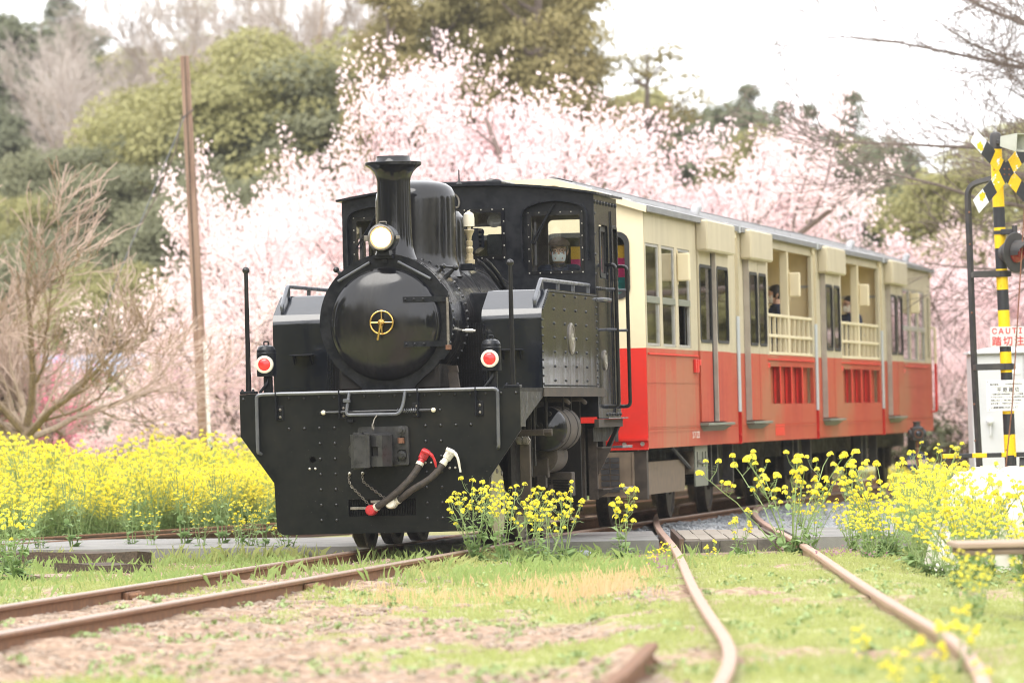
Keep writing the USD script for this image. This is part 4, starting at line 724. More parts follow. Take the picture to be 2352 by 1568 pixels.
for sd in (-1, 1):
    a, b = np.array([sd * .142, .36, 2.604]), np.array([sd * .415, .36, 2.453]); g_ = lp('smokebox_grab_rail', MB().tube([a + (sd * -.012, 0, .006), b + (sd * .012, 0, -.006)], .0125, 10), 'grey_steel')
    for c in (a, b): lp('rail_stud', MB().tube([c, c + (0, .045, 0)], .018, 8), 'black_satin', parent=g_)
lp('smokebox', MB().lathe([(.595, 0), (.607, .0), (.607, .83), (.585, .835)], (0, .433, CZ), (0, 1, 0), 64), 'black_gloss', 30)
lp('boiler', MB().lathe([(.585, 0), (.585, 3.5)], (0, 1.25, CZ), (0, 1, 0), 64), 'black_gloss', 30)
for y in (1.30, 2.5, 3.6): lp('boiler_band', MB().lathe([(.585, -.025), (.590, -.022), (.590, .022), (.585, .025)], (0, y, CZ), (0, 1, 0), 64), 'black_satin', 30)
for y, r0 in ((.475, .607), (1.215, .607)):
    for k in range(-2, 32):
        a = math.radians(-20 + 7.0 * k)
        if a < math.radians(172) and (k < 14 or k % 2 == 0): lp('rivet', MB().dome((math.cos(a) * r0, y, CZ + math.sin(a) * r0), (math.cos(a), 0, math.sin(a)), .016, .014, 7), 'black_gloss')
lp('firebox_saddle', MB().box(-.46, .46, .45, 1.2, 1.44, 1.75, .03), 'black_grime')
mh = MB()
for sd in (-1, 1):
    for k in range(26): mh.box(sd * .40, sd * .74, 1.36, 1.365, 1.45 + k * .024, 1.455 + k * .024)
    for k in range(15): mh.box(sd * (.41 + k * .024), sd * (.415 + k * .024), 1.356, 1.36, 1.45, 2.05)
lp('mesh_screen', mh, 'black_satin', False, kind='stuff'); lp('screen_back', MB().box(-.75, .75, 1.41, 1.43, 1.44, 2.0), 'black_grime')
lp('frame_strut', MB().hull([(.505 + a, .66 + y, z) for a, z in ((0, 1.66), (.09, 1.66), (.02, 1.6), (.1, 1.6)) for y in (0, .06)]).hull([(.51 + a, .66 + y, 1.60) for a in (0, .085) for y in (0, .06)] + [(.535 + a, .62 + y, 1.44) for a in (0, .09) for y in (0, .06)]), 'frame_dust')
# chimney, domes
ch_ = lp('chimney', MB().lathe([(.235, 2.57), (.205, 2.64), (.182, 2.70), (.166, 2.77), (.158, 2.86), (.155, 3.0), (.152, 3.36), (.160, 3.40), (.182, 3.445), (.215, 3.48), (.254, 3.505), (.258, 3.508), (.258, 3.534), (.254, 3.538), (.17, 3.538), (.158, 3.555), (.152, 3.592), (.138, 3.592), (.135, 3.3), (.0001, 3.3)], (0, .93, 0), n=56), 'black_gloss', 28)
lp('dome', MB().lathe([(.43, 2.50), (.40, 2.60), (.384, 2.66), (.376, 2.72), (.375, 2.9), (.375, 3.22), (.366, 3.285), (.34, 3.335), (.29, 3.372), (.2, 3.396), (.1, 3.406), (.0001, 3.408)], (0, 1.98, 0), n=56), 'black_gloss', 30)
lp('rear_dome', MB().lathe([(.38, 2.52), (.345, 2.64), (.335, 2.75), (.335, 3.0), (.32, 3.08), (.27, 3.135), (.15, 3.16), (.0001, 3.165)], (0, 2.72, 0), n=48), 'black_gloss', 30)
# headlamp
hl = lp('headlamp', MB().lathe([(.09, .20), (.118, .195), (.130, .165), (.131, .13), (.122, .125), (.122, -.03), (.115, -.07), (.06, -.10), (.0001, -.105)], (.012, .40, 2.826), (0, -1, 0), 40), 'black_satin', 30)
lp('lamp_rim', MB().lathe([(.100, .2), (.101, .211), (.106, .212), (.116, .205), (.118, .193)], (.012, .40, 2.826), (0, -1, 0), 40), 'plate_metal', 40, parent=hl)
lp('reflector_glow', MB().lathe([(.0001, .202), (.06, .200), (.086, .194)], (.012, .40, 2.826), (0, -1, 0), 40), 'headlamp_glow', True, parent=hl)
lp('glow_ring', MB().lathe([(.087, .1938), (.099, .2105)], (.012, .40, 2.826), (0, -1, 0), 40), 'rim_glow', True, parent=hl)
lp('lamp_bracket', MB().hull([(.012 + a, y, z) for a, z in ((-.05, 2.72), (.05, 2.72), (-.06, 2.665), (.06, 2.665)) for y in (.28, .44)]).box(-.09, .088, .33, .46, 2.64, 2.668, .004).box(-.02, .03, .36, .39, 2.6, 2.64, .003), 'black_satin', parent=hl)
lp('lamp_catch', MB().box(-.155, -.115, .24, .27, 2.80, 2.85, .004).box(.14, .175, .23, .27, 2.81, 2.84, .004), 'plate_metal', parent=hl); lp('lamp_handle', MB().bend([(-.02, .30, 2.945), (-.02, .30, 2.972), (.045, .30, 2.972), (.045, .30, 2.945)], .006, .01, 6), 'plate_metal', parent=hl)
# safety valve with pale cap
sv = lp('safety_valve', MB().lathe([(.05, 2.62), (.05, 2.66), (.034, 2.665), (.034, 2.71), (.026, 2.715), (.034, 2.74), (.036, 2.765), (.026, 2.785), (.032, 2.80), (.032, 2.835), (.02, 2.84), (.026, 2.88), (.05, 2.935), (.048, 2.945), (.0001, 2.945)], (.462, 2.2, 0), n=18), 'brass_dull', 30)
lp('valve_cap', MB().lathe([(.018, 2.94), (.018, 2.972), (.052, 2.972), (.053, 3.05), (.046, 3.088), (.025, 3.105), (.012, 3.11), (.012, 3.122), (.0001, 3.123)], (.462, 2.2, 0), n=24), 'ivory', 30, parent=sv)
lp('valve_base', MB().box(.38, .50, 2.14, 2.26, 2.56, 2.625, .006), 'black_satin', parent=sv)
# knobs, pipes on the boiler
for (x, z, y) in ((.44, 2.572, .95), (.548, 2.558, 1.0), (-.475, 2.556, .55)):
    a = math.atan2(z - CZ, x); b = lp('valve_lever', MB().tube([(math.cos(a) * .59, y, CZ + math.sin(a) * .59), (x * .98, y - .02, z - .01)], [.026, .012], 10), 'black_gloss'); lp('ball', MB().sphere((x, y - .02, z), .028), 'black_gloss', True, parent=b)
lp('lever_rod', MB().cyl((.44, .93, 2.572), (.548, .98, 2.558), .012, 8), 'black_gloss')
for q in (0, .075): lp('steam_pipe', MB().tube([(.50 + q, 2.3 + q, 2.66), (.535 + q, 2.45, 2.62), (.60 + q * .8, 2.6, 2.52), (.655 + q * .5, 2.8, 2.40), (.68 + q * .3, 3.2, 2.25)], .021, 10), 'black_gloss')
lp('pipe_joint', MB().cyl((.60, .95, 1.98), (.72, .97, 1.975), .012, 8).cyl((.63, .955, 1.978), (.70, .965, 1.976), .02, 8), 'bolt_steel')
lp('horn_cluster', MB().hull([(.09, 4.4, 3.03), (.155, 4.4, 3.03), (.16, 4.4, 2.84), (.10, 4.4, 2.79), (.09, 4.69, 3.03), (.155, 4.69, 3.03), (.16, 4.69, 2.84), (.1, 4.69, 2.79)]), 'black_satin')
for z in (2.99, 2.945, 2.90, 2.86): lp('horn_bell', MB().lathe([(.012, 0), (.016, .03), (.026, .045), (.0001, .045)], (.155, 4.45, z), (.9, -.4, 0), 10), 'black_satin')
# side tanks
for sd in (-1, 1):
    xi, xo = sd * .705, sd * 1.265
    tp = Polygon([(1.39, 1.442), (1.39, 2.075), (1.392, 2.11), (1.405, 2.145), (1.425, 2.175), (1.76, 2.345), (1.79, 2.357), (4.688, 2.357), (4.688, 1.442)])
    t_ = lp('side_tank', MB().prism(tp, xi, xo, 'yz'), 'black_tank', 24)
    lp('tank_top_infill', MB().box(sd * .45, sd * .7, 1.9, 4.68, 1.46, 2.345, .01), 'black_satin', parent=t_)
    a0, a1 = (1.05, 1.20) if sd > 0 else (-1.205, -1.165)
    X_ = 1.20 * sd
    rl_ = lp('tank_railing', MB().bend([(sd * 1.19, 1.50, 2.20), (sd * 1.19, 1.47, 2.255), (X_, 1.78, 2.447), (X_, 4.62, 2.447)], .0195, .04, 10), 'grey_steel', parent=t_)
    for y in (1.82, 2.75, 3.65, 4.58): lp('railing_post', MB().box(X_ - .014, X_ + .014, y - .02, y + .02, 2.35, 2.44), 'grey_steel', parent=t_)
    lp('tank_step', MB().box(sd * .875, sd * 1.09, 1.28, 1.392, 1.79, 1.805, .003).prism([(1.31, 1.79), (1.39, 1.79), (1.39, 1.71)], sd * 1.055, sd * 1.07, 'yz').prism([(1.31, 1.79), (1.39, 1.79), (1.39, 1.71)], sd * .895, sd * .91, 'yz'), 'black_satin', parent=t_)
    pl = lp('number_plate', MB().lathe([(.0001, .014), (.10, .014), (.108, .010), (.118, .010), (.122, .018), (.140, .018), (.146, .010), (.152, .008), (.152, 0)], (xo, 3.07, 1.907), (sd, 0, 0), 40), 'plate_metal', 30)
    lp('emblem', MB().prism(rrect(2.985, 1.895, 3.155, 1.92, .008), xo + sd * .012, xo + sd * .019, 'yz').prism(Point(3.07, 1.907).buffer(.05).difference(Point(3.07, 1.907).buffer(.034)), xo + sd * .012, xo + sd * .018, 'yz'), 'bolt_steel', parent=pl)
xo = 1.265
TR = []
for k, z in enumerate((2.306, 2.175, 2.042, 1.91, 1.777, 1.643, 1.51)):
    for y in (2.10, 2.72, 3.37, 4.0):
        if not (abs(y - 3.07) < .2 and abs(z - 1.9) < .17): TR.append((xo, y, z))
ED = [(xo, 1.435, 1.48 + .0735 * k) for k in range(9)] + [(xo, 1.46 + .345 * t, 2.165 + .17 * t) for t in np.linspace(.02, .97, 9)]
rivets(TR, (1, 0, 0), r=.0135, h=.012); rivets(ED, (1, 0, 0), r=.012, h=.010); rivets([(xo, 4.64, 1.48 + .068 * k) for k in range(13)], (1, 0, 0), r=.0115, h=.010)
tb = MB()
for k in range(64): tb.dome((xo, 1.83 + k * .0445, 2.338), (1, 0, 0), .0105, .009, 5)
for k in range(46): tb.dome((xo, 1.46 + k * .069, 1.462), (1, 0, 0), .0095, .008, 5)
lp('edge_rivets', tb, 'black_gloss', kind='stuff')
# cab
C0, C1, CW = 4.695, 6.15, 1.256
def roofz(x): return 3.335 + .115 * (1 - (x / 1.27) ** 2)
fx = np.linspace(-CW, CW, 25)
wall = Polygon([(-CW, 1.16)] + [(x, roofz(x)) for x in fx] + [(CW, 1.16)])
holes = [rrect(s * .633 if s > 0 else -1.118, 2.592, 1.118 if s > 0 else -.633, 3.148, .012) for s in (1, -1)] + [sbox(.05, 2.765, .335, 3.19), sbox(-.335, 2.765, -.05, 3.19)]
fw = wall
for h in holes: fw = fw.difference(h)
lp('cab_front', MB().prism(fw, C0, C0 + .02), 'black_satin', 20)
rh = [rrect(.56, 2.52, 1.10, 3.145, .05), rrect(-1.10, 2.52, -.56, 3.145, .05), sbox(-.3, 2.52, .3, 3.1)]
rw = wall
for h in rh: rw = rw.difference(h)
lp('cab_rear', MB().prism(rw, C1 - .02, C1), 'cab_inner', 20); lp('cab_lining', MB().box(-1.22, 1.22, 4.75, 6.1, 3.315, 3.325).box(-1.23, -1.225, 4.75, 6.1, 1.2, 2.5), 'cab_inner')
for sd in (-1, 1):
    sw = Polygon([(C0 + .02, 1.14), (C0 + .02, 3.335), (C1 - .02, 3.335), (C1 - .02, 1.14)]).difference(rrect(4.965, 2.52, 5.555, 3.05, .07)).difference(rrect(5.765, 2.52, 6.09, 3.05, .07))
    s_ = lp('cab_side', MB().prism(sw, sd * (CW - .02), sd * CW, 'yz'), 'black_tank', 20)
    lp('sliding_sash', MB().prism(rrect(5.20, 2.53, 5.60, 3.04, .05).difference(rrect(5.26, 2.58, 5.54, 2.99, .03)), sd * (CW - .045), sd * (CW - .023), 'yz'), 'gasket', parent=s_)
    lp('door_frame', MB().prism(rrect(5.75, 2.505, 6.105, 3.065, .08).difference(rrect(5.785, 2.54, 6.07, 3.03, .06)), sd * (CW + .002), sd * (CW + .012), 'yz').box(sd * (CW + .002), sd * (CW + .014), 5.72, 5.735, 1.2, 3.2), 'black_satin', parent=s_)
    for yy, zz in ((5.35, 2.66), (6.09, 2.66)):
        lp('cab_handrail', MB().bend([(sd * CW, yy, 2.66), (sd * (CW + .10), yy, 2.66), (sd * (CW + .10), yy + .02, 1.26), (sd * CW, yy + .02, 1.26)], .019, .10, 10), 'black_gloss')
        for q in (2.42, 2.02): lp('rail_stay', MB().tube([(sd * CW, yy, q), (sd * (CW + .1), yy, q)], .014, 8), 'grey_steel')
    lp('grab_bar', MB().bend([(sd * CW, 4.5 + .25, 2.305), (sd * (CW + .05), 4.78, 2.31), (sd * (CW + .05), 5.30, 2.31), (sd * CW, 5.33, 2.31)], .02, .04, 10), 'grey_steel')
    lp('cab_sill', MB().box(sd * (CW - .03), sd * (CW + .014), 4.60, 6.15, 1.06, 1.138), 'frame_dust'); lp('sill_lip', MB().box(sd * (CW), sd * (CW + .06), 4.95, 6.22, 1.140, 1.152), 'grey_steel')
rivets([(CW, 4.74 + .19 * k, 3.265) for k in range(8)], (1, 0, 0), r=.022, h=.016); rivets([(CW, 4.76 + .13 * k, 2.42) for k in range(5)], (1, 0, 0), r=.018, h=.014); rivets([(CW, 5.25 + .17 * k, 1.185) for k in range(6)], (1, 0, 0), r=.018, h=.014)
rivets([(CW, 4.72, z) for z in (3.15, 2.95, 2.75, 2.56)], (1, 0, 0), r=.014, h=.012)
rf = MB(); n = 25; xx = np.linspace(-1.30, 1.30, n); v = []
for y in (4.62, 6.28):
    for x in xx: v += [(x, y, roofz(x) + .004), (x, y, roofz(x) + .026)]
v = np.array(v).reshape(2, n, 2, 3); q = lambda a, b: a * n * 2 + b * 2
F_ = []
for k in range(n - 1):
    F_ += [(q(0, k) + 1, q(0, k + 1) + 1, q(1, k + 1) + 1, q(1, k) + 1), (q(0, k), q(1, k), q(1, k + 1), q(0, k + 1)), (q(0, k), q(0, k + 1), q(0, k + 1) + 1, q(0, k) + 1), (q(1, k), q(1, k) + 1, q(1, k + 1) + 1, q(1, k + 1))]
F_ += [(q(0, 0), q(0, 0) + 1, q(1, 0) + 1, q(1, 0)), (q(0, n - 1), q(1, n - 1), q(1, n - 1) + 1, q(0, n - 1) + 1)]
rf.add(v.reshape(-1, 3), F_); lp('cab_roof', rf, 'black_satin', 25)
lp('roof_hatch', MB().box(-.62, .232, 5.35, 6.2, 3.43, 3.53, .012), 'black_satin')
lp('antenna', MB().tube([(-.13, 5.0, 3.47), (-.13, 5.0, 3.50), (-.13, 5.0, 3.53), (-.13, 5.0, 3.63)], [.06, .02, .008, .006], 8), 'gasket')
a = np.linspace(0, 2 * PI, 17); lp('rope_loop', MB().tube(np.stack([-.11 + .035 * np.sin(a) + .01 * np.cos(a), np.full(17, 4.67), 3.31 - .065 * np.cos(a)], 1), .010, 6), 'plate_metal')
lp('cab_floor', MB().box(-1.22, 1.22, 4.72, 6.1, 1.16, 1.2), 'interior_dark'); lp('control_desk', MB().box(-.45, .45, 4.75, 5.1, 1.2, 2.66, .02), 'interior_dark'); lp('desk_cabinet', MB().box(.16, .36, 4.85, 5.1, 2.66, 2.98, .015), 'interior_dark')
lp('engine_casing', MB().box(-.42, .5, 5.15, 5.6, 1.2, 2.5, .03), 'interior_dark'); lp('gauge', MB().lathe([(.0001, .0), (.07, .0), (.075, .012)], (.24, 4.86, 3.12), (0, -1, 0), 20), 'plate_metal')
# window surrounds with bolts, visors, wipers, panes
for s in (1, -1):
    x0, x1 = (.595, 1.15) if s > 0 else (-1.15, -.595)
    w = lp('window_frame', MB().prism(rrect(x0, 2.57, x1, 3.182, .01).difference(rrect(x0 + .04, 2.60, x1 - .035, 3.142, .008)), C0 - .012, C0 - .001), 'black_gloss', 20)
    for k in range(6): lp('frame_bolt', MB().dome((x0 + .012 + k * (x1 - x0 - .024) / 5, C0 - .012, 3.172), (0, -1, 0), .007, .006), 'bolt_steel', parent=w); lp('frame_bolt', MB().dome((x0 + .012 + k * (x1 - x0 - .024) / 5, C0 - .012, 2.58), (0, -1, 0), .007, .006), 'bolt_steel', parent=w)
    for k in range(1, 5):
        for x in (x0 + .012, x1 - .012): lp('frame_bolt', MB().dome((x, C0 - .012, 2.58 + .1184 * k), (0, -1, 0), .007, .006), 'bolt_steel', parent=w)
    lp('window_pane', MB().box(x0 + .03, x1 - .03, C0 + .006, C0 + .010, 2.60, 3.15), 'pane', False)
    cxm = (x0 + x1) / 2; arc = [(cxm - .32, 2.70), (cxm - .325, 3.14), (cxm - .30, 3.205)] + [(cxm + u, 3.285 - .75 * u * u) for u in np.linspace(-.26, .26, 9)] + [(cxm + .30, 3.205), (cxm + .322, 3.14), (cxm + .32, 2.70)]
    ls = LineString(arc); lp('window_visor', MB().prism(ls.buffer(.007, cap_style=2), C0 - .10, C0 - .001), 'black_satin', 25)
    px_ = cxm - .0; wp = lp('wiper', MB().tube([(px_, C0 - .05, 3.25), (px_ - .24, C0 - .045, 2.875)], .009, 6).tube([(px_ - .03, C0 - .05, 3.22), (px_ - .195, C0 - .045, 2.875)], .007, 6).tube([(px_ - .24, C0 - .045, 2.875), (px_ - .19, C0 - .045, 2.875)], .007, 6), 'black_satin'); lp('wiper_blade', MB().box(px_ - .205, px_ - .185, C0 - .03, C0 - .015, 2.66, 3.08), 'gasket', parent=wp)
    m0, m1 = (.012, .375) if s > 0 else (-.375, -.012)
    w = lp('window_frame', MB().prism(sbox(m0, 2.73, m1, 3.228).difference(sbox(m0 + .037, 2.764, m1 - .039, 3.191)), C0 - .012, C0 - .001), 'black_gloss', 20); lp('window_pane', MB().box(m0 + .03, m1 - .03, C0 + .006, C0 + .010, 2.76, 3.2), 'pane', False)
    for k in range(4):
        for z in (2.742, 3.216): lp('frame_bolt', MB().dome((m0 + .015 + k * .111, C0 - .012, z), (0, -1, 0), .007, .006), 'bolt_steel', parent=w)
        lp('frame_bolt', MB().dome((m1 - .013, C0 - .012, 2.742 + .1185 * (k + .0)), (0, -1, 0), .007, .006), 'bolt_steel', parent=w)
# under the running board
lp('main_frame', MB().box(-.9, .62, .15, 6.05, .40, 1.12, .02).box(-.8, .8, .1, .2, .5, 1.35).box(-1.1, 1.1, 5.9, 6.1, .75, 1.1), 'black_grime')
lp('frame_web', MB().box(-.3, 1.1, 4.5, 4.55, .25, 1.35), 'black_grime'); lp('front_web', MB().box(-1.1, -.5, 1.35, 1.42, .6, 1.4), 'black_grime'); lp('skirt_plate', MB().box(.76, .79, 2.3, 4.5, .3, 1.35), 'black_grime')
for y in (1.8, 3.1, 4.4):
    ax = lp('axle', MB().cyl((-.75, y, .385), (.78, y, .385), .06, 12), 'black_grime')
    for s in (-1, 1):
        xc = .08
        lp('wheel', MB().lathe([(.06, -.02), (.30, -.02), (.33, -.055), (.415, -.06), (.39, -.035), (.385, .06), (.33, .065), (.315, .045), (.12, .05), (.1, .08), (.0001, .08)], (xc + s * .595, y, .385), (s, 0, 0), 40), 'tyre_steel', 30, parent=ax)
        lp('wheel_face', MB().lathe([(.372, .064), (.36, .075), (.12, .10), (.0001, .105)], (xc + s * .595, y, .385), (s, 0, 0), 36), 'wheel_olive_reflection' if y < 2 and s > 0 else 'wheel_olive', 30, parent=ax)
        for k in range(8): lp('wheel_bolt', MB().dome((xc + s * .667, y + .31 * math.cos(k * PI / 4 + .3), .385 + .31 * math.sin(k * PI / 4 + .3)), (s, 0, 0), .028, .025, 6), 'plate_metal', parent=ax)
ar = lp('air_reservoir', MB().lathe([(.0001, -.085), (.07, -.08), (.14, -.06), (.19, -.03), (.208, 0), (.212, .02), (.212, .86), (.19, .90), (.1, .93), (.0001, .94)], (1.045, 2.74, 1.06), (0, 1, 0), 40), 'black_gloss', 30)
lp('reservoir_shell', MB().lathe([(.2125, .02), (.214, .03), (.214, .84), (.2125, .85)], (1.045, 2.74, 1.06), (0, 1, 0), 40), 'frame_dust', 30, parent=ar)
for y in (2.95, 3.4): lp('reservoir_strap', MB().lathe([(.214, -.02), (.218, -.018), (.218, .018), (.214, .02)], (1.045, y, 1.06), (0, 1, 0), 40).cyl((1.19, y, 1.23), (1.19, y, 1.38), .012, 6), 'black_grime', parent=ar)
lp('drain_cock', MB().cyl((1.0, 2.64, 1.08), (1.0, 2.7, 1.08), .045, 12).bend([(1.0, 2.62, 1.08), (.98, 2.60, 1.10), (.97, 2.62, 1.36)], .014, .03, 8).cyl((1.1, 2.64, 1.2), (1.1, 2.70, 1.2), .025, 8), 'black_grime', parent=ar)
lp('lower_reservoir', MB().lathe([(.0001, -.05), (.12, -.03), (.16, 0), (.162, .6), (.0001, .64)], (.96, 3.0, .80), (0, 1, 0), 30), 'frame_dust', 30)
for p0, p1 in (((1.15, 2.2, 1.36), (1.15, 2.2, 1.0)), ((.92, 2.3, 1.36), (.92, 2.3, .9)), ((1.02, 2.35, 1.36), (1.02, 2.35, 1.15))): lp('air_pipe', MB().cyl(p0, p1, .016, 8), 'black_grime')
for y in (3.0, 4.0): lp('cross_pipe', MB().bend([(.4, y, 1.335), (1.2, y, 1.335), (1.22, y + .1, 1.30)], .022, .05, 8), 'frame_dust')
st = lp('front_strut', MB().box(1.17, 1.262, .58, .66, .28, .98, .004), 'frame_dust')
for x in (1.18, 1.235): lp('strut_bolt', MB().lathe([(.042, 0), (.042, .03), (.025, .03), (.025, .06), (.0001, .06)], (x, .57, .965), (0, -1, 0), 6), 'plate_metal', False, parent=st)
lp('strut_arm', MB().box(.85, 1.2, 1.75, 1.85, 1.0, 1.06, .006).cyl((1.2, 1.8, 1.03), (1.27, 1.8, 1.03), .035, 8), 'frame_dust')
lp('hanger_bar', MB().box(1.0, 1.03, 2.05, 2.1, .62, 1.38).box(1.05, 1.065, 2.05, 2.1, .72, 1.38), 'black_grime')
lp('brake_cylinder', MB().lathe([(.0001, -.02), (.11, -.02), (.12, 0), (.12, .22), (.14, .22), (.14, .26), (.08, .26), (.08, .34), (.0001, .34)], (.72, 3.6, .40), (1, 0, 0), 24), 'frame_dust', 30)
vb = lp('vent_box', MB().box(.78, 1.16, 3.55, 3.75, .41, .64, .008), 'frame_dust'); vs = MB()
for k in range(9): vs.box(.81, .96, 3.54, 3.555, .44 + k * .015, .449 + k * .015).box(.98, 1.13, 3.54, 3.555, .44 + k * .015, .449 + k * .015)
lp('vent_slats', vs, 'black_grime', False, parent=vb)
lp('spring_hanger', MB().box(.88, 1.04, 2.9, 3.0, .60, .78, .006).box(.93, 1.02, 2.88, 2.98, .5, .62, .006), 'frame_dust')
ld = lp('cab_step', MB().box(1.10, 1.19, 4.95, 5.0, .35, 1.05, .004).box(1.04, 1.07, 4.9, 5.0, .35, 1.1), 'frame_dust')
for z in (.865, .455):
    lp('tread', MB().hull([(1.17, 4.95, z), (1.24, 4.95, z), (1.17, 5.9, z), (1.33, 5.9, z), (1.17, 4.95, z - .012), (1.24, 4.95, z - .012), (1.17, 5.9, z - .012), (1.33, 5.9, z - .012)]), 'frame_dust', parent=ld)
    lp('tread_tip', MB().box(1.30, 1.40, 5.25, 5.9, z - .016, z + .008, .003), 'grey_steel', parent=ld); lp('tread_gusset', MB().prism([(1.18, z - .012), (1.18, z - .30 + (.2 if z < .6 else 0)), (1.33, z - .012)], 4.97, 4.99), 'frame_dust', parent=ld)
lp('rear_apron', MB().prism([(4.62, 1.06), (4.62, .92), (5.5, .92), (6.1, 1.06)], 1.2, 1.21, 'yz').hull([(1.0, 5.9, .6), (1.05, 5.9, .6), (1.22, 5.95, 1.06), (1.26, 5.95, 1.06), (1.0, 6, .6), (1.05, 6, .6), (1.22, 6.05, 1.06), (1.26, 6.05, 1.06)]), 'black_grime')
p4 = lp('cab_number_plate', MB().lathe([(.0001, .010), (.075, .010), (.08, .018), (.094, .018), (.1, .012), (.1, 0)], (CW, 5.15, 1.715), (1, 0, 0), 32), 'plate_metal', 30)
tm = meshkit.text_mesh('4', .105, .008, bold=True); tv = np.array(tm.vertices); lp('numeral', (np.stack([CW + .010 + tv[:, 2], 5.15 - .035 + tv[:, 0], 1.662 + tv[:, 1]], 1), tm.faces), 'bolt_steel', False, parent=p4)
# ------------------------------------------------------------------ open-sided coaches (local frame: x out to the right from the side wall, y back, z up)
CP = [(1.385, 58.8), (2.656, 66.33), (3.963, 73.85), (5.309, 81.38), (6.58, 88.91)]
CL, CWD, ZB, ZT, ZE = 7.34, 2.5, .82, 1.862, 3.30
def coach(k, label, kind):
    (x0, y0), (x1, y1) = CP[k], CP[k + 1]
    t = thing('train_coach', label, 'train coach', (x0, y0, 0), -math.degrees(math.atan2(x1 - x0, y1 - y0)))
    P = lambda name, mb, m, smooth=25, label=None, kind=None, parent=None: part(parent or t, name, mb, MAT[m], smooth, label, kind)
    both = ((-1, -CWD), (1, 0.0))
    win = {'front': [(.12, 1.08), (1.29, 2.27), (2.51, 3.45)], 'open': [], 'rear': [(2.92, 3.97), (4.12, 5.14), (5.36, 6.3)]}[kind]
    d0, d1 = {'front': (4.02, 6.22), 'open': (.42, 2.05), 'rear': (.50, 2.25)}[kind]
    o0, o1 = 2.70, 7.14
    for sd, xs_ in both:
        xi = xs_ - sd * .045
        low = Polygon([(0, ZB), (CL, ZB), (CL, ZT), (0, ZT)])
        if kind == 'open':
            for a, b in zip((2.72, 3.74, 4.86, 5.96), (3.64, 4.76, 5.86, 7.12)): low = low.difference(sbox(a, 1.27, b, 1.725))
        P('lower_side', MB().prism(low, xi, xs_, 'yz'), 'red_dusty_shaded')
        up = Polygon([(0, ZT), (CL, ZT), (CL, ZE), (0, ZE)])
        for a, b in win: up = up.difference(sbox(a, 1.885, b, 2.955))
        if kind == 'open': up = up.difference(sbox(o0, ZT, o1, 3.165))
        if kind == 'rear': up = up.difference(sbox(6.72, 1.95, 7.05, 2.88))
        P('upper_side', MB().prism(up, xi, xs_, 'yz'), 'cream_dusty_shaded')
        if kind == 'open':
            P('recess_panel', MB().box(xi - sd * .06, xi - sd * .04, 2.70, 7.14, 1.25, 1.74), 'red_dusty_shaded')
            for a in (3.64, 4.76, 5.86): P('panel_post', MB().box(xi - sd * .03, xs_ + sd * .004, a, a + .10, 1.27, 1.725), 'red_clean')
            for a in (4.68,): P('window_post', MB().box(xs_ - sd * .105, xs_ - sd * .002, a, a + .09, ZT, 3.165, .006), 'cream')
            for z in (2.35, 2.10, 1.885): P('railing_bar', MB().box(xs_ - sd * .055, xs_ - sd * .005, o0, o1, z - .018, z + .018, .004), 'cream')
            for q in range(9): P('baluster', MB().box(xs_ - sd * .05, xs_ - sd * .012, o0 + .24 + q * .49, o0 + .29 + q * .49, 1.90, 2.335), 'cream')
            P('red_strip', MB().box(xs_ + sd * .002, xs_ + sd * .018, 2.45, 7.2, 1.80, 1.815), 'red_clean')
        else:
            P('red_strip', MB().box(xs_ + sd * .002, xs_ + sd * .018, .1 if kind == 'front' else 2.9, 3.9 if kind == 'front' else 6.4, 1.795, 1.812), 'red_clean')
        for z in (1.04, 1.50): P('panel_seam', MB().box(xs_ + sd * .0005, xs_ + sd * .004, .02, CL - .02, z, z + .008), 'red_dusty_shaded') if kind != 'open' else None
        P('panel_seam', MB().box(xs_ + sd * .0005, xs_ + sd * .004, .02, CL - .02, .985, .993), 'red_dusty_shaded')
        rv = MB()
        for q in range(70): rv.box(xs_ + sd * .0005, xs_ + sd * .005, .05 + q * .104, .062 + q * .104, 1.012, 1.022)
        P('rivet_row', rv, 'red_dusty_shaded', False, kind='stuff')
        # sliding doors hung outside, header box above, step below
        w = (d1 - d0) / 2
        for q in range(2):
            a, b = d0 + q * w, d0 + (q + 1) * w; th = .022 if (kind == 'front' and q == 0) else .068
            dp = Polygon([(a, 1.08), (b - .02, 1.08), (b - .02, 2.98), (a, 2.98)]); wn = rrect(a + (.05 if q or kind == 'front' else .02), 1.965, b - .09, 2.81, .07)
            d = P('door', MB().prism(dp.difference(wn).intersection(sbox(-9, 1.0, 9, ZT)), xs_ + sd * .003, xs_ + sd * th, 'yz'), 'red_dusty_shaded')
            P('door_top', MB().prism(dp.difference(wn).intersection(sbox(-9, ZT, 9, 3.0)), xs_ + sd * .003, xs_ + sd * th, 'yz'), 'cream_dusty_shaded', parent=d)
            P('door_gasket', MB().prism(wn.buffer(.012).difference(wn.buffer(-.022)), xs_ + sd * (th - .004), xs_ + sd * (th + .008), 'yz'), 'gasket', parent=d)
            P('door_pane', MB().box(xs_ + sd * (th - .012), xs_ + sd * (th - .008), a + .02, b - .07, 1.95, 2.82), 'coach_pane', False, parent=d)
        P('door_edge', MB().box(xs_ + sd * .003, xs_ + sd * .072, d0 - .018, d0 - .003, 1.08, 2.98) if kind != 'front' else MB().box(xs_ + sd * .003, xs_ + sd * .072, d0 + w - .05, d0 + w - .006, 1.08, 2.98), 'alu_brown')
        P('door_rubber', MB().box(xs_ + sd * .004, xs_ + sd * .03, d0 + w - .10 if kind == 'front' else d0 + w - .022, d0 + w - .052 if kind == 'front' else d0 + w - .004, 1.08, 2.98), 'gasket')
        c0, c1 = d0 - .03 if kind == 'front' else d0 - .22, d1 + .12
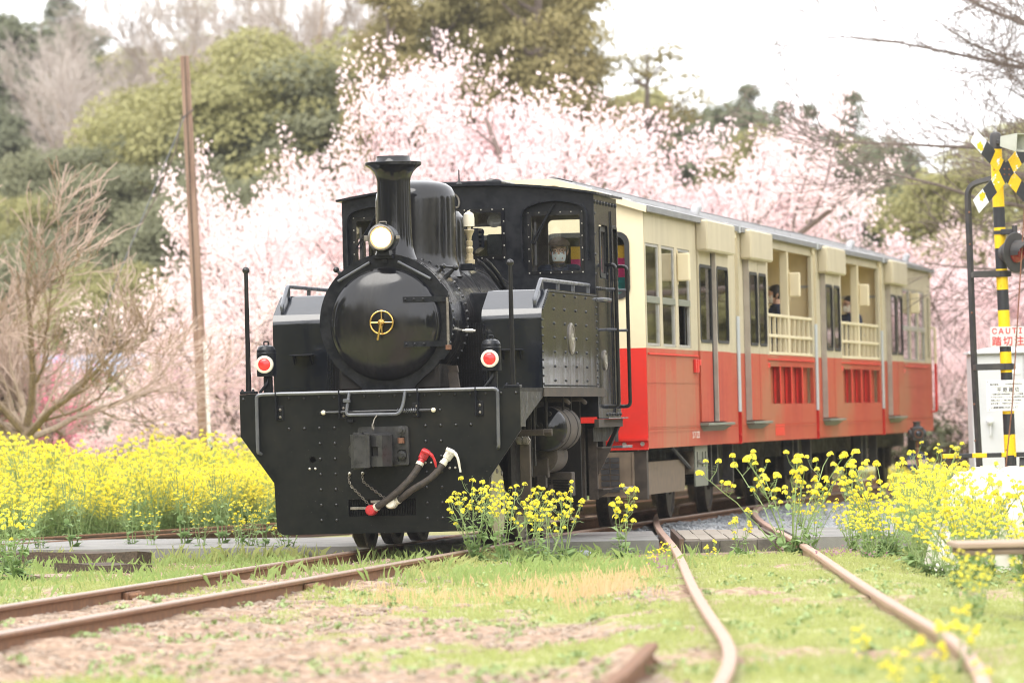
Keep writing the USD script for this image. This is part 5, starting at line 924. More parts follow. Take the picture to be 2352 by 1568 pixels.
        P('door_header', MB().box(xs_ - sd * .005, xs_ + sd * .14, c0, c1, 2.965, 3.31, .02), 'cream_dusty_shaded')
        P('door_step', MB().box(xs_ - sd * .02, xs_ + sd * .10, d0 - .02, d1 + .05, 1.035, 1.065, .005).hull([(xs_ - sd * .02, d0, 1.03), (xs_ + sd * .08, d0 + .1, 1.03), (xs_ - sd * .02, d1, 1.03), (xs_ + sd * .08, d1 - .05, 1.03), (xs_ - sd * .02, d0 + .25, .96), (xs_ - sd * .02, d1 - .25, .96)]), 'step_green')
        for a in ((3.45, 3.62, 3.78) if kind == 'front' else (2.42, 2.62) if kind == 'rear' else (2.28,)): P('door_latch', MB().box(xs_ + sd * .002, xs_ + sd * .03, a + .12 if kind == 'front' else a, a + .24, 1.62 if kind == 'front' and a < 3.7 else 1.70, 1.765, .004), 'red_clean')
        if kind != 'front':
            pass
        # fixed windows: sash, middle rail, panes
        for n_, (a, b) in enumerate(win):
            w_ = P('window', MB().prism(sbox(a + .002, 1.888, b - .002, 2.953).difference(sbox(a + .04, 1.915, b - .05, 2.925)), xs_ - sd * .035, xs_ - sd * .008, 'yz'), 'alu')
            P('middle_rail', MB().box(xs_ - sd * .03, xs_ + sd * .004, a + .01, b - .01, 2.335, 2.405, .004), 'step_green' if kind == 'front' else 'alu', parent=w_)
            P('upper_pane', MB().box(xs_ - sd * .022, xs_ - sd * .018, a + .03, b - .04, 2.39, 2.935), 'coach_pane', False, parent=w_)
            if not (kind == 'front' and n_ == 2): P('lower_pane', MB().box(xs_ - sd * .026, xs_ - sd * .022, a + .03, b - .06, 1.91, 2.34), 'coach_pane', False, parent=w_)
            P('window_slider', MB().box(xs_ - sd * .05, xs_ - sd * .036, b - .2, b - .15, 1.9, 2.36), 'gasket', parent=w_)
        # side lamp box with two round lamps facing back
        ly = 2.42 if kind == 'front' else 4.74 if kind == 'open' else 4.06
        lb = P('side_lamp', MB().box(xs_ + sd * .004, xs_ + sd * .14, ly, ly + .09, 2.60, 2.90, .012).box(xs_, xs_ + sd * .012, ly + .03, ly + .06, 2.56, 2.93), 'cream')
        for z in (2.665, 2.835): P('lamp_glass', MB().lathe([(.052, 0), (.054, .02), (.05, .035), (.034, .065), (.0001, .075)], (xs_ + sd * .085, ly + .088, z), (0, 1, 0), 18), 'lamp_white', True, parent=lb)
        P('end_strap', MB().box(xs_ + sd * .004, xs_ + sd * .02, CL - .03, CL + .18, 1.18, 2.29, .003), 'strap_grey') if k < 3 else None
        P('roof_bracket', MB().box(xs_ + sd * .002, xs_ + sd * .035, CL - .22, CL - .06, 3.19, 3.30, .006), 'cream')
    # ends
    gab = Polygon([(-CWD, ZT), (0, ZT), (0, ZE), (-.90, ZE + .30), (-CWD + .90, ZE + .30), (-CWD, ZE)])
    for yb, front in ((0.0, True), (CL - .04, False)):
        hole = unary_union([rrect(-1.02, 2.40, -.18, 3.04, .10), rrect(-2.3, 2.40, -1.48, 3.04, .10)]) if k == 0 or front or k == 3 else sbox(0, 0, .01, .01)
        ew = P('end_wall', MB().prism(gab.difference(hole), yb - .01 * front, yb + .04, 'xz'), 'cream')
        P('end_wall_lower', MB().prism([(-CWD, ZB), (0, ZB), (0, ZT), (-CWD, ZT)], yb - .01 * front, yb + .04, 'xz'), 'red_clean', parent=ew)
        if front or k in (0, 3):
            for a in (-1.02, -2.3):
                b = a + .84 if a > -2 else -1.48
                P('end_gasket', MB().prism(rrect(a - .03, 2.37, b + .03, 3.07, .12).difference(rrect(a + .02, 2.42, b - .02, 3.02, .09)), yb - .025 if front else yb + .035, yb + (-.008 if front else .055)), 'gasket', parent=ew); P('end_pane', MB().box(a, b, yb + .01, yb + .014, 2.4, 3.04), 'pane', False, parent=ew)
    hs = P('headstock', MB().box(-CWD, 0, -.06, 0, .905, .93).box(-CWD, 0, -.06, 0, .81, .83).box(-CWD, 0, -.012, 0, .83, .905), 'red_clean')
    for x in (-.06, -.25, -2.25, -2.44): P('bolt', MB().lathe([(.024, 0), (.024, .02), (.0001, .02)], (x, -.012, .87), (0, -1, 0), 6), 'bolt_steel', False, parent=hs)
    # roof: sloping seamed sides, flat centre
    for sd in (-1, 1):
        f = (lambda u: u) if sd > 0 else (lambda u: -CWD - u)
        pr = [(f(.05), ZE - .004), (f(.05), ZE + .03), (f(-.89), ZE + .335), (f(-.89), ZE + .30)]
        rs = P('roof_slope', MB().prism(pr, -.06, CL + .1), 'roof_metal')
        for q in range(4):
            u = -.10 - q * .2; zz = ZE + .03 + (.05 - u) * .3245
            P('roof_seam', MB().prism([(f(u), zz - .005), (f(u - .022), zz + .002), (f(u - .022), zz + .022), (f(u), zz + .015)], -.05, CL + .09), 'roof_metal', parent=rs)
        P('roof_gutter', MB().prism([(f(.05), ZE - .035), (f(.066), ZE - .03), (f(.066), ZE + .03), (f(.05), ZE + .035)], -.06, CL + .1), 'roof_dark', parent=rs)
        P('ridge_strip', MB().prism([(f(-.86), ZE + .34), (f(-.92), ZE + .36), (f(-.98), ZE + .352), (f(-.92), ZE + .335)], -.06, CL + .1), 'roof_dark', parent=rs)
        P('fascia', MB().prism([(f(.045), ZE - .04), (f(.045), ZE + .025), (f(-.9), ZE + .33), (f(-.9), ZE + .262)], -.085, -.062), 'cream', parent=rs)
        P('gutter_cap', MB().box(f(.048), f(.07), CL - .06, CL + .08, ZE - .045, ZE + .035), 'strap_grey', parent=rs)
    P('roof_flat', MB().box(-CWD + .9, -.9, -.06, CL + .1, ZE + .305, ZE + .335), 'roof_metal'); P('roof_fascia', MB().box(-CWD + .9, -.9, -.085, -.062, ZE + .262, ZE + .33), 'cream')
    if k != 1:
        P('roof_vent', MB().bend([(-.16, 5.2, ZE + .06), (-.16, 5.2, ZE + .17), (-.16, 5.45, ZE + .19)], .05, .12, 12), 'roof_metal')
    # interior
    P('floor', MB().box(-CWD + .05, -.05, .04, CL - .04, 1.08, 1.15), 'seat_cloth'); P('ceiling', MB().box(-CWD + .05, -.05, .04, CL - .04, 3.24, 3.26), 'cream_inner')
    P('bulkhead', MB().box(-CWD + .05, -.05, CL - .08, CL - .045, 1.05, 3.24), 'cream_inner'); P('inner_rail', MB().box(-CWD + .05, -.05, CL - .10, CL - .08, 2.76, 2.79), 'alu')
    if kind == 'open':
        P('inner_frame', MB().box(-.75, -.72, CL - .12, CL - .1, 1.05, 3.24), 'alu')
        P('inner_lining', MB().box(-CWD + .045, -CWD + .07, .05, CL - .05, 1.05, 1.9), 'cream_inner')
        for z in (2.86, 2.70): P('notice', MB().box(-.55, -.35, 2.62, 2.63, z - .05, z + .05), 'white_mark')
    for y in ((1.4, 2.6, 3.3) if kind != 'open' else (3.5, 4.8)):
        for x in (-2.3, -1.0):
            s = P('seat', MB().box(x, x + .85, y, y + .42, 1.42, 1.50, .02), 'seat_cloth'); P('seat_back', MB().box(x, x + .85, y + .38, y + .46, 1.5, 2.02, .02), 'seat_cloth', parent=s); P('seat_leg', MB().box(x + .05, x + .8, y + .1, y + .35, 1.05, 1.42), 'interior_dark', parent=s)
    # under the floor
    P('underframe', MB().box(-CWD + .25, -.45, .15, CL - .15, .60, .82), 'black_grime')
    for y in (1.35, 5.75):
        ax = P('axle', MB().cyl((-1.85, y, .38), (-.65, y, .38), .05, 10), 'black_grime')
        for s in (-1, 1):
            P('wheel', MB().lathe([(.06, -.02), (.30, -.02), (.33, -.055), (.41, -.06), (.385, -.035), (.38, .06), (.33, .065), (.315, .045), (.12, .05), (.1, .08), (.0001, .08)], (-1.25 + s * .595, y, .38), (s, 0, 0), 32), 'tyre_steel', 30, parent=ax)
            P('axle_box', MB().box(-1.25 + s * .68 - .06, -1.25 + s * .68 + .06, y - .1, y + .1, .30, .6, .02), 'frame_dust', parent=ax)
            P('leaf_spring', MB().hull([(-1.25 + s * .68 + a, y + b, z) for a in (-.05, .05) for b, z in ((-.5, .62), (.5, .62), (0, .54), (-.5, .65), (.5, .65), (.1, .66))]), 'black_grime', parent=ax)
    for y in (.45, 6.2, 6.75): P('frame_leg', MB().box(-.30, -.18, y, y + .09, .36, .82, .004), 'iron_black')
    P('battery_box', MB().box(-2.2, -.75, 2.2, 4.2, .32, .68, .04), 'black_grime'); P('brake_rigging', MB().box(-1.9, -.9, 4.8, 5.2, .28, .6, .02), 'black_grime')
    if k == 0:
        P('water_tank', MB().prism(rrect(.42, .335, 3.55, .675, .12), -.62, -.12, 'yz'), 'brown_box'); P('tank_panel', MB().box(-.16, -.02, -.02, .10, .30, .80, .004), 'frame_dust')
        bx = P('condenser_box', MB().box(-.55, -.16, -.14, -.03, .335, .79).box(-.17, -.15, -.14, .3, .335, .79), 'brown_box')
        for q in range(2):
            for r_ in range(6): P('louvre', MB().box(-.48 + q * .10, -.39 + q * .10, -.152, -.141, .38 + r_ * .062, .43 + r_ * .062), 'iron_black', parent=bx)
        dp = P('duct_plate', MB().prism(sbox(3.86, .37, 4.9, .82).difference(unary_union([sbox(a, .58, a + .1, .75) for a in (4.0, 4.42, 4.68)])), -.06, -.045, 'yz'), 'step_green'); P('catch', MB().hull([(-.03, 4.0, .66), (-.03, 4.4, .63), (-.03, 4.85, .67), (-.03, 4.85, .64), (-.03, 4.4, .61), (-.03, 4.0, .64), (-.045, 4.4, .62)]), 'grey_steel', parent=dp)
        P('air_tank', MB().lathe([(.0001, -.1), (.1, -.06), (.13, 0), (.13, .9), (.1, .96), (.0001, 1)], (-.35, 4.95, .62), (0, 1, 0), 20), 'brown_box', 30); P('stay', MB().tube([(-.1, 2.4, .82), (-.1, 3.8, .58)], .02, 6), 'iron_black')
        P('hand_lamp', MB().cyl((-.32, -.08, 1.0), (-.32, -.08, .9), .02, 8), 'iron_black')
        for nm, z0, z1, m_ in (('yellow', 2.80, 2.93, 'cloth_yellow'), ('pink', 2.60, 2.80, 'cloth_pink'), ('teal', 2.42, 2.60, 'cloth_teal')): P(nm + '_banner', MB().box(-.78, -.19, .10, .112, z0, z1), m_)
        tm = meshkit.text_mesh('17 III', .07, .002); tv = np.array(tm.vertices); P('lettering', (np.stack([.0005 + tv[:, 2], 3.35 + tv[:, 0] * 2.2, .905 + tv[:, 1]], 1), tm.faces), 'white_mark', False)
    if k == 1: P('faded_patch', MB().box(.0008, .0024, 3.1, 4.0, .88, 1.02), 'red_clean')
    if k == 3:
        for a in (7.05, 7.22):
            P('end_handrail', MB().bend([(.0, a, 2.42), (.075, a, 2.42), (.075, a, 1.86)], .014, .06, 8), 'cream'); P('lower_handrail', MB().bend([(.075, a, 1.858), (.075, a, 1.12), (.0, a, 1.12)], .014, .06, 8), 'red_clean')
        P('cab_window', MB().box(-.025, -.02, 6.72, 7.05, 1.95, 2.88), 'coach_pane', False)
    return t
coach(0, 'cream over red coach with three sash windows right behind the locomotive', 'front')
coach(1, 'cream over red coach with open railed side, second behind the locomotive', 'open')
coach(2, 'cream over red coach with open railed side, third behind the locomotive', 'open')
coach(3, 'cream over red coach with windows at the tail end of the train', 'rear')

# ------------------------------------------------------------------ people
import manifold3d
def body_mesh(bones, refine=.018, it=8):
    """bones: list of ((p, r), (p, r)) -> one continuous smooth surface"""
    parts = []
    for (a, ra), (b, rb) in bones:
        s = [trimesh.creation.icosphere(2).vertices * r + np.asarray(p) for p, r in ((a, ra), (b, rb))]; parts.append(manifold3d.Manifold.hull_points(np.vstack(s)))
    m = manifold3d.Manifold.batch_boolean(parts, manifold3d.OpType.Add).refine_to_length(refine).to_mesh()
    tm = trimesh.Trimesh(m.vert_properties[:, :3], m.tri_verts); trimesh.smoothing.filter_taubin(tm, iterations=it); return tm
def person(label, loc, rz, mask, cap=False, glasses=True, seated=False):
    """local frame: faces -y; feet at z = 0. One body surface; head turns with it."""
    t = thing('person', label, 'person', loc, rz)
    H = 1.62; hz_ = 1.50; hips = .88 if not seated else .52
    drop = .88 - hips; Z = lambda z: z - drop
    B = []; add = lambda a, ra, b, rb: B.append(((a, ra), (b, rb)))
    add((0, 0, Z(.92)), .115, (0, 0, Z(1.10)), .11); add((-.07, 0, Z(.92)), .10, (.07, 0, Z(.92)), .10); add((0, 0, Z(1.1)), .11, (0, .01, Z(1.27)), .115); add((-.09, 0, Z(1.22)), .09, (.09, 0, Z(1.22)), .09); add((-.155, .01, Z(1.32)), .055, (.155, .01, Z(1.32)), .055); add((0, 0, Z(1.26)), .1, (0, .01, Z(1.34)), .07)
    hands = []
    for s in (-1, 1):
        if seated: k, an = (s * .10, -.42, Z(.90)), (s * .10, -.40, Z(.90) - .42)
        else: k, an = (s * .085, -.01, .48), (s * .085, .02, .08)
        add((s * .08, 0, Z(.88)), .088, k, .058); add(k, .058, an, .038); add(an, .04, (an[0], an[1] - .15, an[2] - .04), .032)
        el = (s * .215, .03, Z(1.06)); wr = (s * .17, -.19, Z(1.0)) if seated else (s * .20, -.09, Z(.84))
        add((s * .165, .01, Z(1.315)), .055, el, .042); add(el, .042, wr, .028); hands.append((s, np.array(el), np.array(wr)))
    bm = body_mesh(B); part(t, 'clothed_body', (bm.vertices, bm.faces), MAT['navy'], True)
    for s, el, wr in hands:
        d = unit(wr - el); side = unit(np.cross(d, (0, 0, 1))); dn = np.cross(side, d); p0 = wr + d * .02; b = [((wr, .024), (p0 + d * .06, .026))]; b += [((p0 + d * .02 + side * q, .016), (p0 + d * .075 + side * q, .014)) for q in (-.025, 0, .025)]
        for q, L in ((-.03, .07), (-.01, .08), (.01, .075), (.03, .06)):
            a = p0 + d * .075 + side * q; m_ = a + d * L * .5 - dn * .012; b += [((a, .0095), (m_, .009)), ((m_, .009), (m_ + d * L * .3 - dn * .03, .008))]
        a = p0 + d * .02 + side * (-.032 * s); b += [((a, .012), (a + d * .04 - side * .02 * s - dn * .015, .010)), ((a + d * .04 - side * .02 * s - dn * .015, .010), (a + d * .07 - side * .012 * s - dn * .028, .009))]
        hm_ = body_mesh(b, .008, 4); part(t, 'hand', (hm_.vertices, hm_.faces), MAT['skin'], True)
    c = np.array([0, -.01, Z(1.50)])
    hd = [((c + (0, .015, .03), .078), (c + (0, .02, .045), .08)), ((c + (0, -.03, .02), .066), (c + (0, -.045, -.06), .045)), ((c + (0, -.075, -.085), .022), (c + (0, -.05, -.06), .05)), ((c + (0, .02, -.06), .048), (c + (0, .02, -.17), .05)),
          ((c + (0, -.088, .01), .010), (c + (0, -.105, -.025), .013)), ((c + (-.03, -.072, .03), .014), (c + (.03, -.072, .03), .014)), ((c + (-.04, -.06, -.02), .018), (c + (.04, -.06, -.02), .018))]
    for s in (-1, 1): hd += [((c + (s * .079, .015, .015), .012), (c + (s * .076, .012, -.03), .009)), ((c + (s * .086, .028, .02), .008), (c + (s * .084, .025, -.01), .008))]
    fm = body_mesh(hd, .009, 6); h = part(t, 'head', (fm.vertices, fm.faces), MAT['skin'], True)
    ey = MB()
    for s in (-1, 1):
        part(h, 'eye', MB().sphere(c + (s * .031, -.079, .008), .0105, 6), MAT['hair_black'], True)
        part(h, 'eyebrow', MB().tube([c + (s * .015, -.085, .030), c + (s * .032, -.084, .034), c + (s * .048, -.074, .028)], .004, 5), MAT['hair_black'])
    # mask wraps mouth and nose
    u, v = np.meshgrid(np.linspace(-1, 1, 17), np.linspace(0, 1, 9), indexing='ij'); a = u * 1.12
    R_ = .086 + .022 * np.exp(-(u / .28) ** 2) * (1 - .6 * np.abs(v - .35)) + .006 * np.sin(v * PI)
    mx, my, mz = R_ * np.sin(a) * .86, -R_ * np.cos(a) * 1.12 + .005, -.012 - .085 * v - .012 * (v > .5) * 0 + .012 * np.abs(u) * (v < .2)
    vv = np.stack([c[0] + mx * (1 - .12 * v), c[1] + my * (1 - .06 * v), c[2] + mz], -1).reshape(-1, 3); i, j = np.meshgrid(np.arange(16), np.arange(8), indexing='ij')
    part(t, 'face_mask', (vv, np.stack([i * 9 + j, (i + 1) * 9 + j, (i + 1) * 9 + j + 1, i * 9 + j + 1], -1).reshape(-1, 4)), MAT[mask], True)
    g = np.random.default_rng(5); hr_ = trimesh.creation.icosphere(4); hv = hr_.vertices.copy(); sc_ = np.array([.093, .104, .098]); hv = hv * sc_ * (1 + .16 * (meshkit.fbm(hv * 5, 3, 4) - .5)[:, None]) + c + (0, .024, .038)
    keep = ~((hv[:, 1] < c[1] - .035) & (hv[:, 2] < c[2] + .045)) & (hv[:, 2] > c[2] - .075 + .04 * (hv[:, 1] < c[1]))
    f = hr_.faces[keep[hr_.faces].all(1)]; part(h, 'hair', (hv, f), MAT['hair_black'], True)
    if glasses:
        gl = MB()
        for s in (-1, 1): gl.torus(c + (s * .034, -.098, .008), (s * .12, 1, 0), .024, .0026, 20, 6).tube([c + (s * .058, -.094, .012), c + (s * .082, .01, .015)], .0025, 5)
        gl.tube([c + (-.011, -.102, .012), c + (.011, -.102, .012)], .0025, 5); part(t, 'glasses', gl, MAT['specs'], True)
    if cap:
        cv = trimesh.creation.icosphere(3).vertices; cf = trimesh.creation.icosphere(3).faces; cv = cv * (.108, .118, .085) + c + (0, .018, .062); k2 = (cv[:, 2] > c[2] + .055); cp_ = part(t, 'cap', (cv, cf[k2[cf].all(1)]), MAT['cap_brown'], True)
        a = np.linspace(-1.15, 1.15, 13); pk = np.concatenate([np.stack([c[0] + .10 * np.sin(a), c[1] - .105 * np.cos(a) + .02, np.full(13, c[2] + .062)], 1), np.stack([c[0] + .095 * np.sin(a), c[1] - .165 * np.cos(a) + .02, np.full(13, c[2] + .045)], 1)]); i = np.arange(12)
        part(cp_, 'peak', (pk, np.stack([i, i + 1, i + 14, i + 13], 1)), MAT['cap_brown'], True)
    part(t, 'collar', MB().torus(c + (0, .012, -.155), (0, .2, 1), .062, .020, 20, 8), MAT['navy_dark'], True)
    return t
def wl(base, th, x, y): a = math.radians(th); return base[0] + x * math.cos(a) + y * math.sin(a), base[1] - x * math.sin(a) + y * math.cos(a)
X_, Y_ = wl((-1.207, 51.2), 9.8, .852, 5.0); person('driver in cap, glasses and white mask sitting behind the right cab window', (X_, Y_, 1.655), -2, 'mask_white', cap=True, seated=True)
lo_ = stage.GetPrimAtPath('/World/steam_locomotive'); lp('driver_seat', MB().box(.58, 1.02, 5.17, 5.62, 2.0, 2.085, .03).box(.58, 1.02, 5.56, 5.64, 2.08, 2.55, .03).box(.72, .88, 5.3, 5.45, 1.2, 2.0), 'interior_dark')
def cl(k, x, y): (a, b), (c, d) = CP[k], CP[k + 1]; return wl((a, b), math.degrees(math.atan2(c - a, d - b)), x, y)
X_, Y_ = cl(1, -.33, 6.02); person('passenger in navy jacket and pale mask, in profile in the nearer open coach', (X_, Y_, 1.15), -82, 'mask_beige', glasses=False)
X_, Y_ = cl(2, -.33, 6.45); person('passenger in dark coat with glasses and mask in the farther open coach', (X_, Y_, 1.15), -52, 'mask_beige')
# ------------------------------------------------------------------ crossing signal and other furniture
def cjk(text, h, depth=.002):
    """lettering with any characters as a mesh: xy plane, reading along +x, about h tall"""
    from PIL import Image, ImageDraw, ImageFont
    f = ImageFont.truetype(glob.glob('/opt/blender-*/*/datafiles/fonts/Noto Sans CJK Regular.woff2')[0], 64); x0, y0, x1, y1 = f.getbbox(text, anchor='ls')
    im = Image.new('L', (x1 - x0 + 8, y1 - y0 + 8)); ImageDraw.Draw(im).text((4 - x0, 4 - y0), text, 255, f, anchor='ls', stroke_width=1)
    on = np.pad(np.asarray(im) > 120, ((0, 0), (1, 1))).astype(np.int8); r, s = np.nonzero(np.diff(on, axis=1) == 1); e = np.nonzero(np.diff(on, axis=1) == -1)[1]
    sh = unary_union([sbox(a, -b - 1, c, -b) for a, b, c in zip(s, r, e)]).buffer(.4).buffer(-.4).simplify(.6); k = h / 56.0
    sh = affinity.affine_transform(sh, [k, 0, 0, k, -4 * k, (4 - y0) * k]); mb = MB()
    for g in (sh.geoms if hasattr(sh, 'geoms') else [sh]):
        if g.area > 1e-7: mb.prism(g, 0, depth, 'xy')
    return mb
def frontal(mb, x, y, z, ax=(1, 0, 0)):
    """turns lettering laid in the xy plane into an upright sign face: local x along ax, y up, thickness towards the viewer"""
    a = np.array(ax, float); n = np.cross(a, (0, 0, 1)); return mb.xf(lambda v: np.array([x, y, z]) + v[:, :1] * a + v[:, 1:2] * np.array([0, 0, 1.0]) + v[:, 2:3] * n)
SG = thing('crossing_signal', 'yellow and black striped level crossing post with X sign, horn and red lamp', 'crossing signal')
sp_ = lambda name, mb, m, smooth=25, parent=None, label=None: part(parent or SG, name, mb, MAT[m], smooth, label)
px = lambda z: 5.412 - .0215 * z
zb = [-.2] + [3.34 - .2255 * k for k in range(14, -1, -1)]
zb = [-.2, .183, .409, .634, .86, 1.085, 1.311, 1.536, 1.762, 1.987, 2.213, 2.438, 2.664, 2.889, 3.115, 3.34]
for k, (a, b) in enumerate(zip(zb, zb[1:])): sp_('post_band', MB().cyl((px(a), 62, a), (px(b), 62, b), .0635, 24), 'post_black' if k % 2 == 0 else 'post_yellow')
sp_('post_band', MB().cyl((px(3.34), 62, 3.34), (px(3.98), 62, 3.98), .0635, 24), 'post_yellow'); sp_('post_cap', MB().lathe([(.066, 3.97), (.068, 4.0), (.066, 4.11), (.05, 4.145), (.02, 4.16), (.0001, 4.162)], (px(4), 62, 0), n=24), 'iron_black', 25)
e1, nn = np.array([.69, .72, 0]), np.array([.72, -.69, 0]); XC = np.array([5.415, 61.90, 3.715])
def blade(sgn, lay):
    L, w = .66, .085; ca, sa = math.cos(math.radians(35.5)), math.sin(math.radians(35.5)) * sgn; d, pz = np.array([ca, sa]), np.array([-sa, ca]); bl = None
    segs = [(-L, -.45, 'blade_white'), (-.45, -.27, 'blade_black'), (-.27, -.10, 'blade_yellow'), (-.10, .10, 'blade_black'), (.10, .27, 'blade_yellow'), (.27, .45, 'blade_black'), (.45, L, 'blade_white')]
    for a, b, m in segs:
        P2 = [d * a + pz * w, d * a - pz * w, d * b - pz * w, d * b + pz * w]; v = [XC + e1 * p[0] + np.array([0, 0, p[1]]) + nn * (lay + t) for t in (0, .006) for p in P2]
        q = MB().hull(v); sp_('cross_blade' if True else '', q, m, False)
        if m in ('blade_white',):
            u = a + (b - a) * (.72 if a < 0 else .28); P3 = [d * (u + r_ * math.cos(t) * .065) + pz * (r_ * math.sin(t) * .055 + (.03 * sgn)) for t, r_ in zip(np.linspace(0, 2 * PI, 14)[:-1], (1, .7, .9, .6, 1, .8, .65, 1, .8, 1, .6, .9, .8))]
            pg = Polygon([tuple(p) for p in P3]).buffer(0); g_ = MB().prism(pg, 0, .0015, 'xy'); g_.xf(lambda v: XC + v[:, :1] * e1 + v[:, 1:2] * np.array([0, 0, 1.0]) + nn * (lay + .0065) + v[:, 2:3] * nn); sp_('paint_remnant', g_, 'post_yellow', False)
blade(-1, 0); blade(1, .009)
for q in ((-.04, .03), (.04, .03), (-.04, -.03), (.04, -.03)): sp_('cross_bolt', MB().dome(XC + e1 * q[0] + np.array([0, 0, q[1]]) + nn * .016, nn, .012, .01, 6), 'rust_post')
# bent side post with clamps
bp_ = sp_('side_post', MB().bend([(5.105, 62.32, -.2), (5.055, 62.32, 1.6), (5.03, 62.32, 3.60), (5.30, 62.2, 3.66)], .036, .16, 4), 'iron_black', False)
for z in (2.61, 1.60): sp_('clamp', MB().box(5.04, px(z) - .02, 62.0 - .085, 62.0 - .070, z - .035, z + .035, .004).hull([(a, b, c) for a in (5.04, 5.07) for b in (61.92, 62.32) for c in (z - .03, z + .03)]), 'iron_black', parent=bp_); sp_('clamp_ring', MB().lathe([(.064, -.035), (.074, -.035), (.074, .035), (.064, .035)], (px(z), 62, z), n=20).box(px(z) + .06, px(z) + .10, 61.96, 62.04, z - .03, z + .03, .004), 'iron_black', parent=bp_)
for z in (3.3, 2.95, 2.2, 1.2, .8): sp_('stud', MB().dome((5.04 - .01 * 0, 62.28, z), (0, -1, 0), .012, .01, 6), 'rust_post', parent=bp_)
# red lamp with back disc and hood, facing right and towards the viewer
LC = np.array([5.515, 61.80, 2.835]); lamp = sp_('lamp_disc', MB().lathe([(.0001, 0), (.215, 0), (.222, .006), (.215, .014), (.0001, .016)], LC - nn * .03, nn, 40), 'iron_black', 25)
sp_('lamp_case', MB().lathe([(.0001, -.22), (.08, -.21), (.12, -.14), (.125, -.03)], LC, nn, 28), 'iron_black', 25, lamp); sp_('lamp_lens', MB().lathe([(.115, -.012), (.11, .012), (.08, .032), (.04, .042), (.0001, .045)], LC, nn, 32), 'lens_dark_red', True, lamp)
th = np.linspace(math.radians(-15), math.radians(195), 20); hv = []
for t in th: dd = e1 * math.cos(t) + np.array([0, 0, 1.0]) * math.sin(t); hv += [LC + dd * .130, LC + dd * .122 + nn * (.10 + .12 * max(0, math.sin(t)))]
hv = np.array(hv); i = np.arange(19); hf = np.stack([2 * i, 2 * i + 2, 2 * i + 3, 2 * i + 1], 1); sp_('lamp_hood', MB().add(hv, hf).add(hv * 1.0 + np.array([0, 0, .004]), hf[:, ::-1]), 'iron_black', True, lamp)
sp_('lamp_arm', MB().box(px(3.06) + .0, 5.52, 61.9, 62.0, 3.035, 3.095, .008).box(px(2.86), 5.45, 61.92, 61.98, 2.80, 2.85, .006).lathe([(.064, -.02), (.070, -.02), (.070, .02), (.064, .02)], (px(3.06), 62, 3.06), n=20).cyl((5.50, 61.9, 2.98), (5.50, 61.9, 3.13), .03, 10), 'iron_black', 25, lamp)
# horn loudspeaker
hc, hd = np.array([5.40, 61.86, 4.045]), unit((.80, -.60, -.10)); hs_ = unit(np.cross(hd, (0, 0, 1))); hu = np.cross(hs_, hd)
rect = lambda t, w, h: [hc + hd * t + hs_ * a * w + hu * b * h for a, b in ((-1, -1), (1, -1), (1, 1), (-1, 1))]
hr1 = MB(); v = np.array(rect(0, .07, .055) + rect(.24, .12, .10) + rect(.24, .112, .092) + rect(.03, .055, .04)); qf = [(0, 1, 2, 3)]
for a in range(3): qf += [(a * 4 + i, a * 4 + (i + 1) % 4, a * 4 + 4 + (i + 1) % 4, a * 4 + 4 + i) for i in range(4)]
horn = sp_('horn', hr1.add(v, qf), 'horn_grey', False); sp_('horn_throat', MB().add(np.array(rect(.035, .06, .045)), [(0, 1, 2, 3)]), 'iron_black', False, horn); sp_('horn_plug', MB().lathe([(.0001, .13), (.022, .125), (.03, .10), (.012, .03)], hc + hd * .02, hd, 16), 'lamp_white', 25, horn); sp_('horn_bracket', MB().box(px(4.05), 5.42, 61.9, 61.98, 4.02, 4.07, .006), 'iron_black', 25, horn)
# caution plate and notice on the post
cs = sp_('caution_plate', MB().box(5.207, 5.78, 61.925, 61.931, 1.818, 2.032, .002), 'sign_grey', False)
for n_, (txt, x, z, h, kx) in enumerate([('CAUTION', 5.222, 1.958, .060, 1.0)]):
    for q, chx in enumerate(txt): m_ = meshkit.text_mesh(chx, h * .98, .002, bold=True); mb = MB().add(np.array(m_.vertices), np.array(m_.faces)); sp_('letter', frontal(mb, x + q * .0735, 61.9245, z), 'letter_red', False, cs)
for q, chx in enumerate('踏切注意'): sp_('letter', frontal(cjk(chx, .094), 5.222 + q * .122, 61.9245, 1.838), 'letter_red', False, cs)
nb = sp_('notice_plate', MB().box(5.150, 5.72, 61.915, 61.921, 1.118, 1.452, .002), 'sign_white', False)
sp_('notice_frame', MB().box(5.170, 5.70, 61.9135, 61.9148, 1.378, 1.380).box(5.170, 5.70, 61.9135, 61.9148, 1.322, 1.324).box(5.170, 5.172, 61.9135, 61.9148, 1.3241, 1.3779).box(5.698, 5.70, 61.9135, 61.9148, 1.3241, 1.3779), 'letter_black', False, nb)
for txt, x, z, h in [('踏切道名', 5.187, 1.398, .0215), ('五井起点 25k649m', 5.353, 1.402, .0195), ('この踏切道は非常用押しボタンが設置', 5.190, 1.293, .0185), ('れておりません。 エンスト等非常の場', 5.190, 1.261, .0185), ('列車に向かって車に備え付けの発炎', 5.190, 1.226, .0185), ('両手を振り、列車を止めて下さい。', 5.190, 1.192, .0185), ('小湊鉄道㈱ 0436-21-67', 5.190, 1.146, .025)]:
    sp_('lettering', frontal(cjk(txt, h, .001), x, 61.9145, z), 'letter_black', False, nb)
for q, chx in enumerate('平野踏切'): sp_('lettering', frontal(cjk(chx, .043, .001), 5.262 + q * .0645, 61.9145, 1.331), 'letter_black', False, nb)
for x, z in ((5.165, 1.438), (5.175, 1.135)): sp_('notice_screw', MB().dome((x, 61.915, z), (0, -1, 0), .006, .004), 'plate_metal', 25, nb)
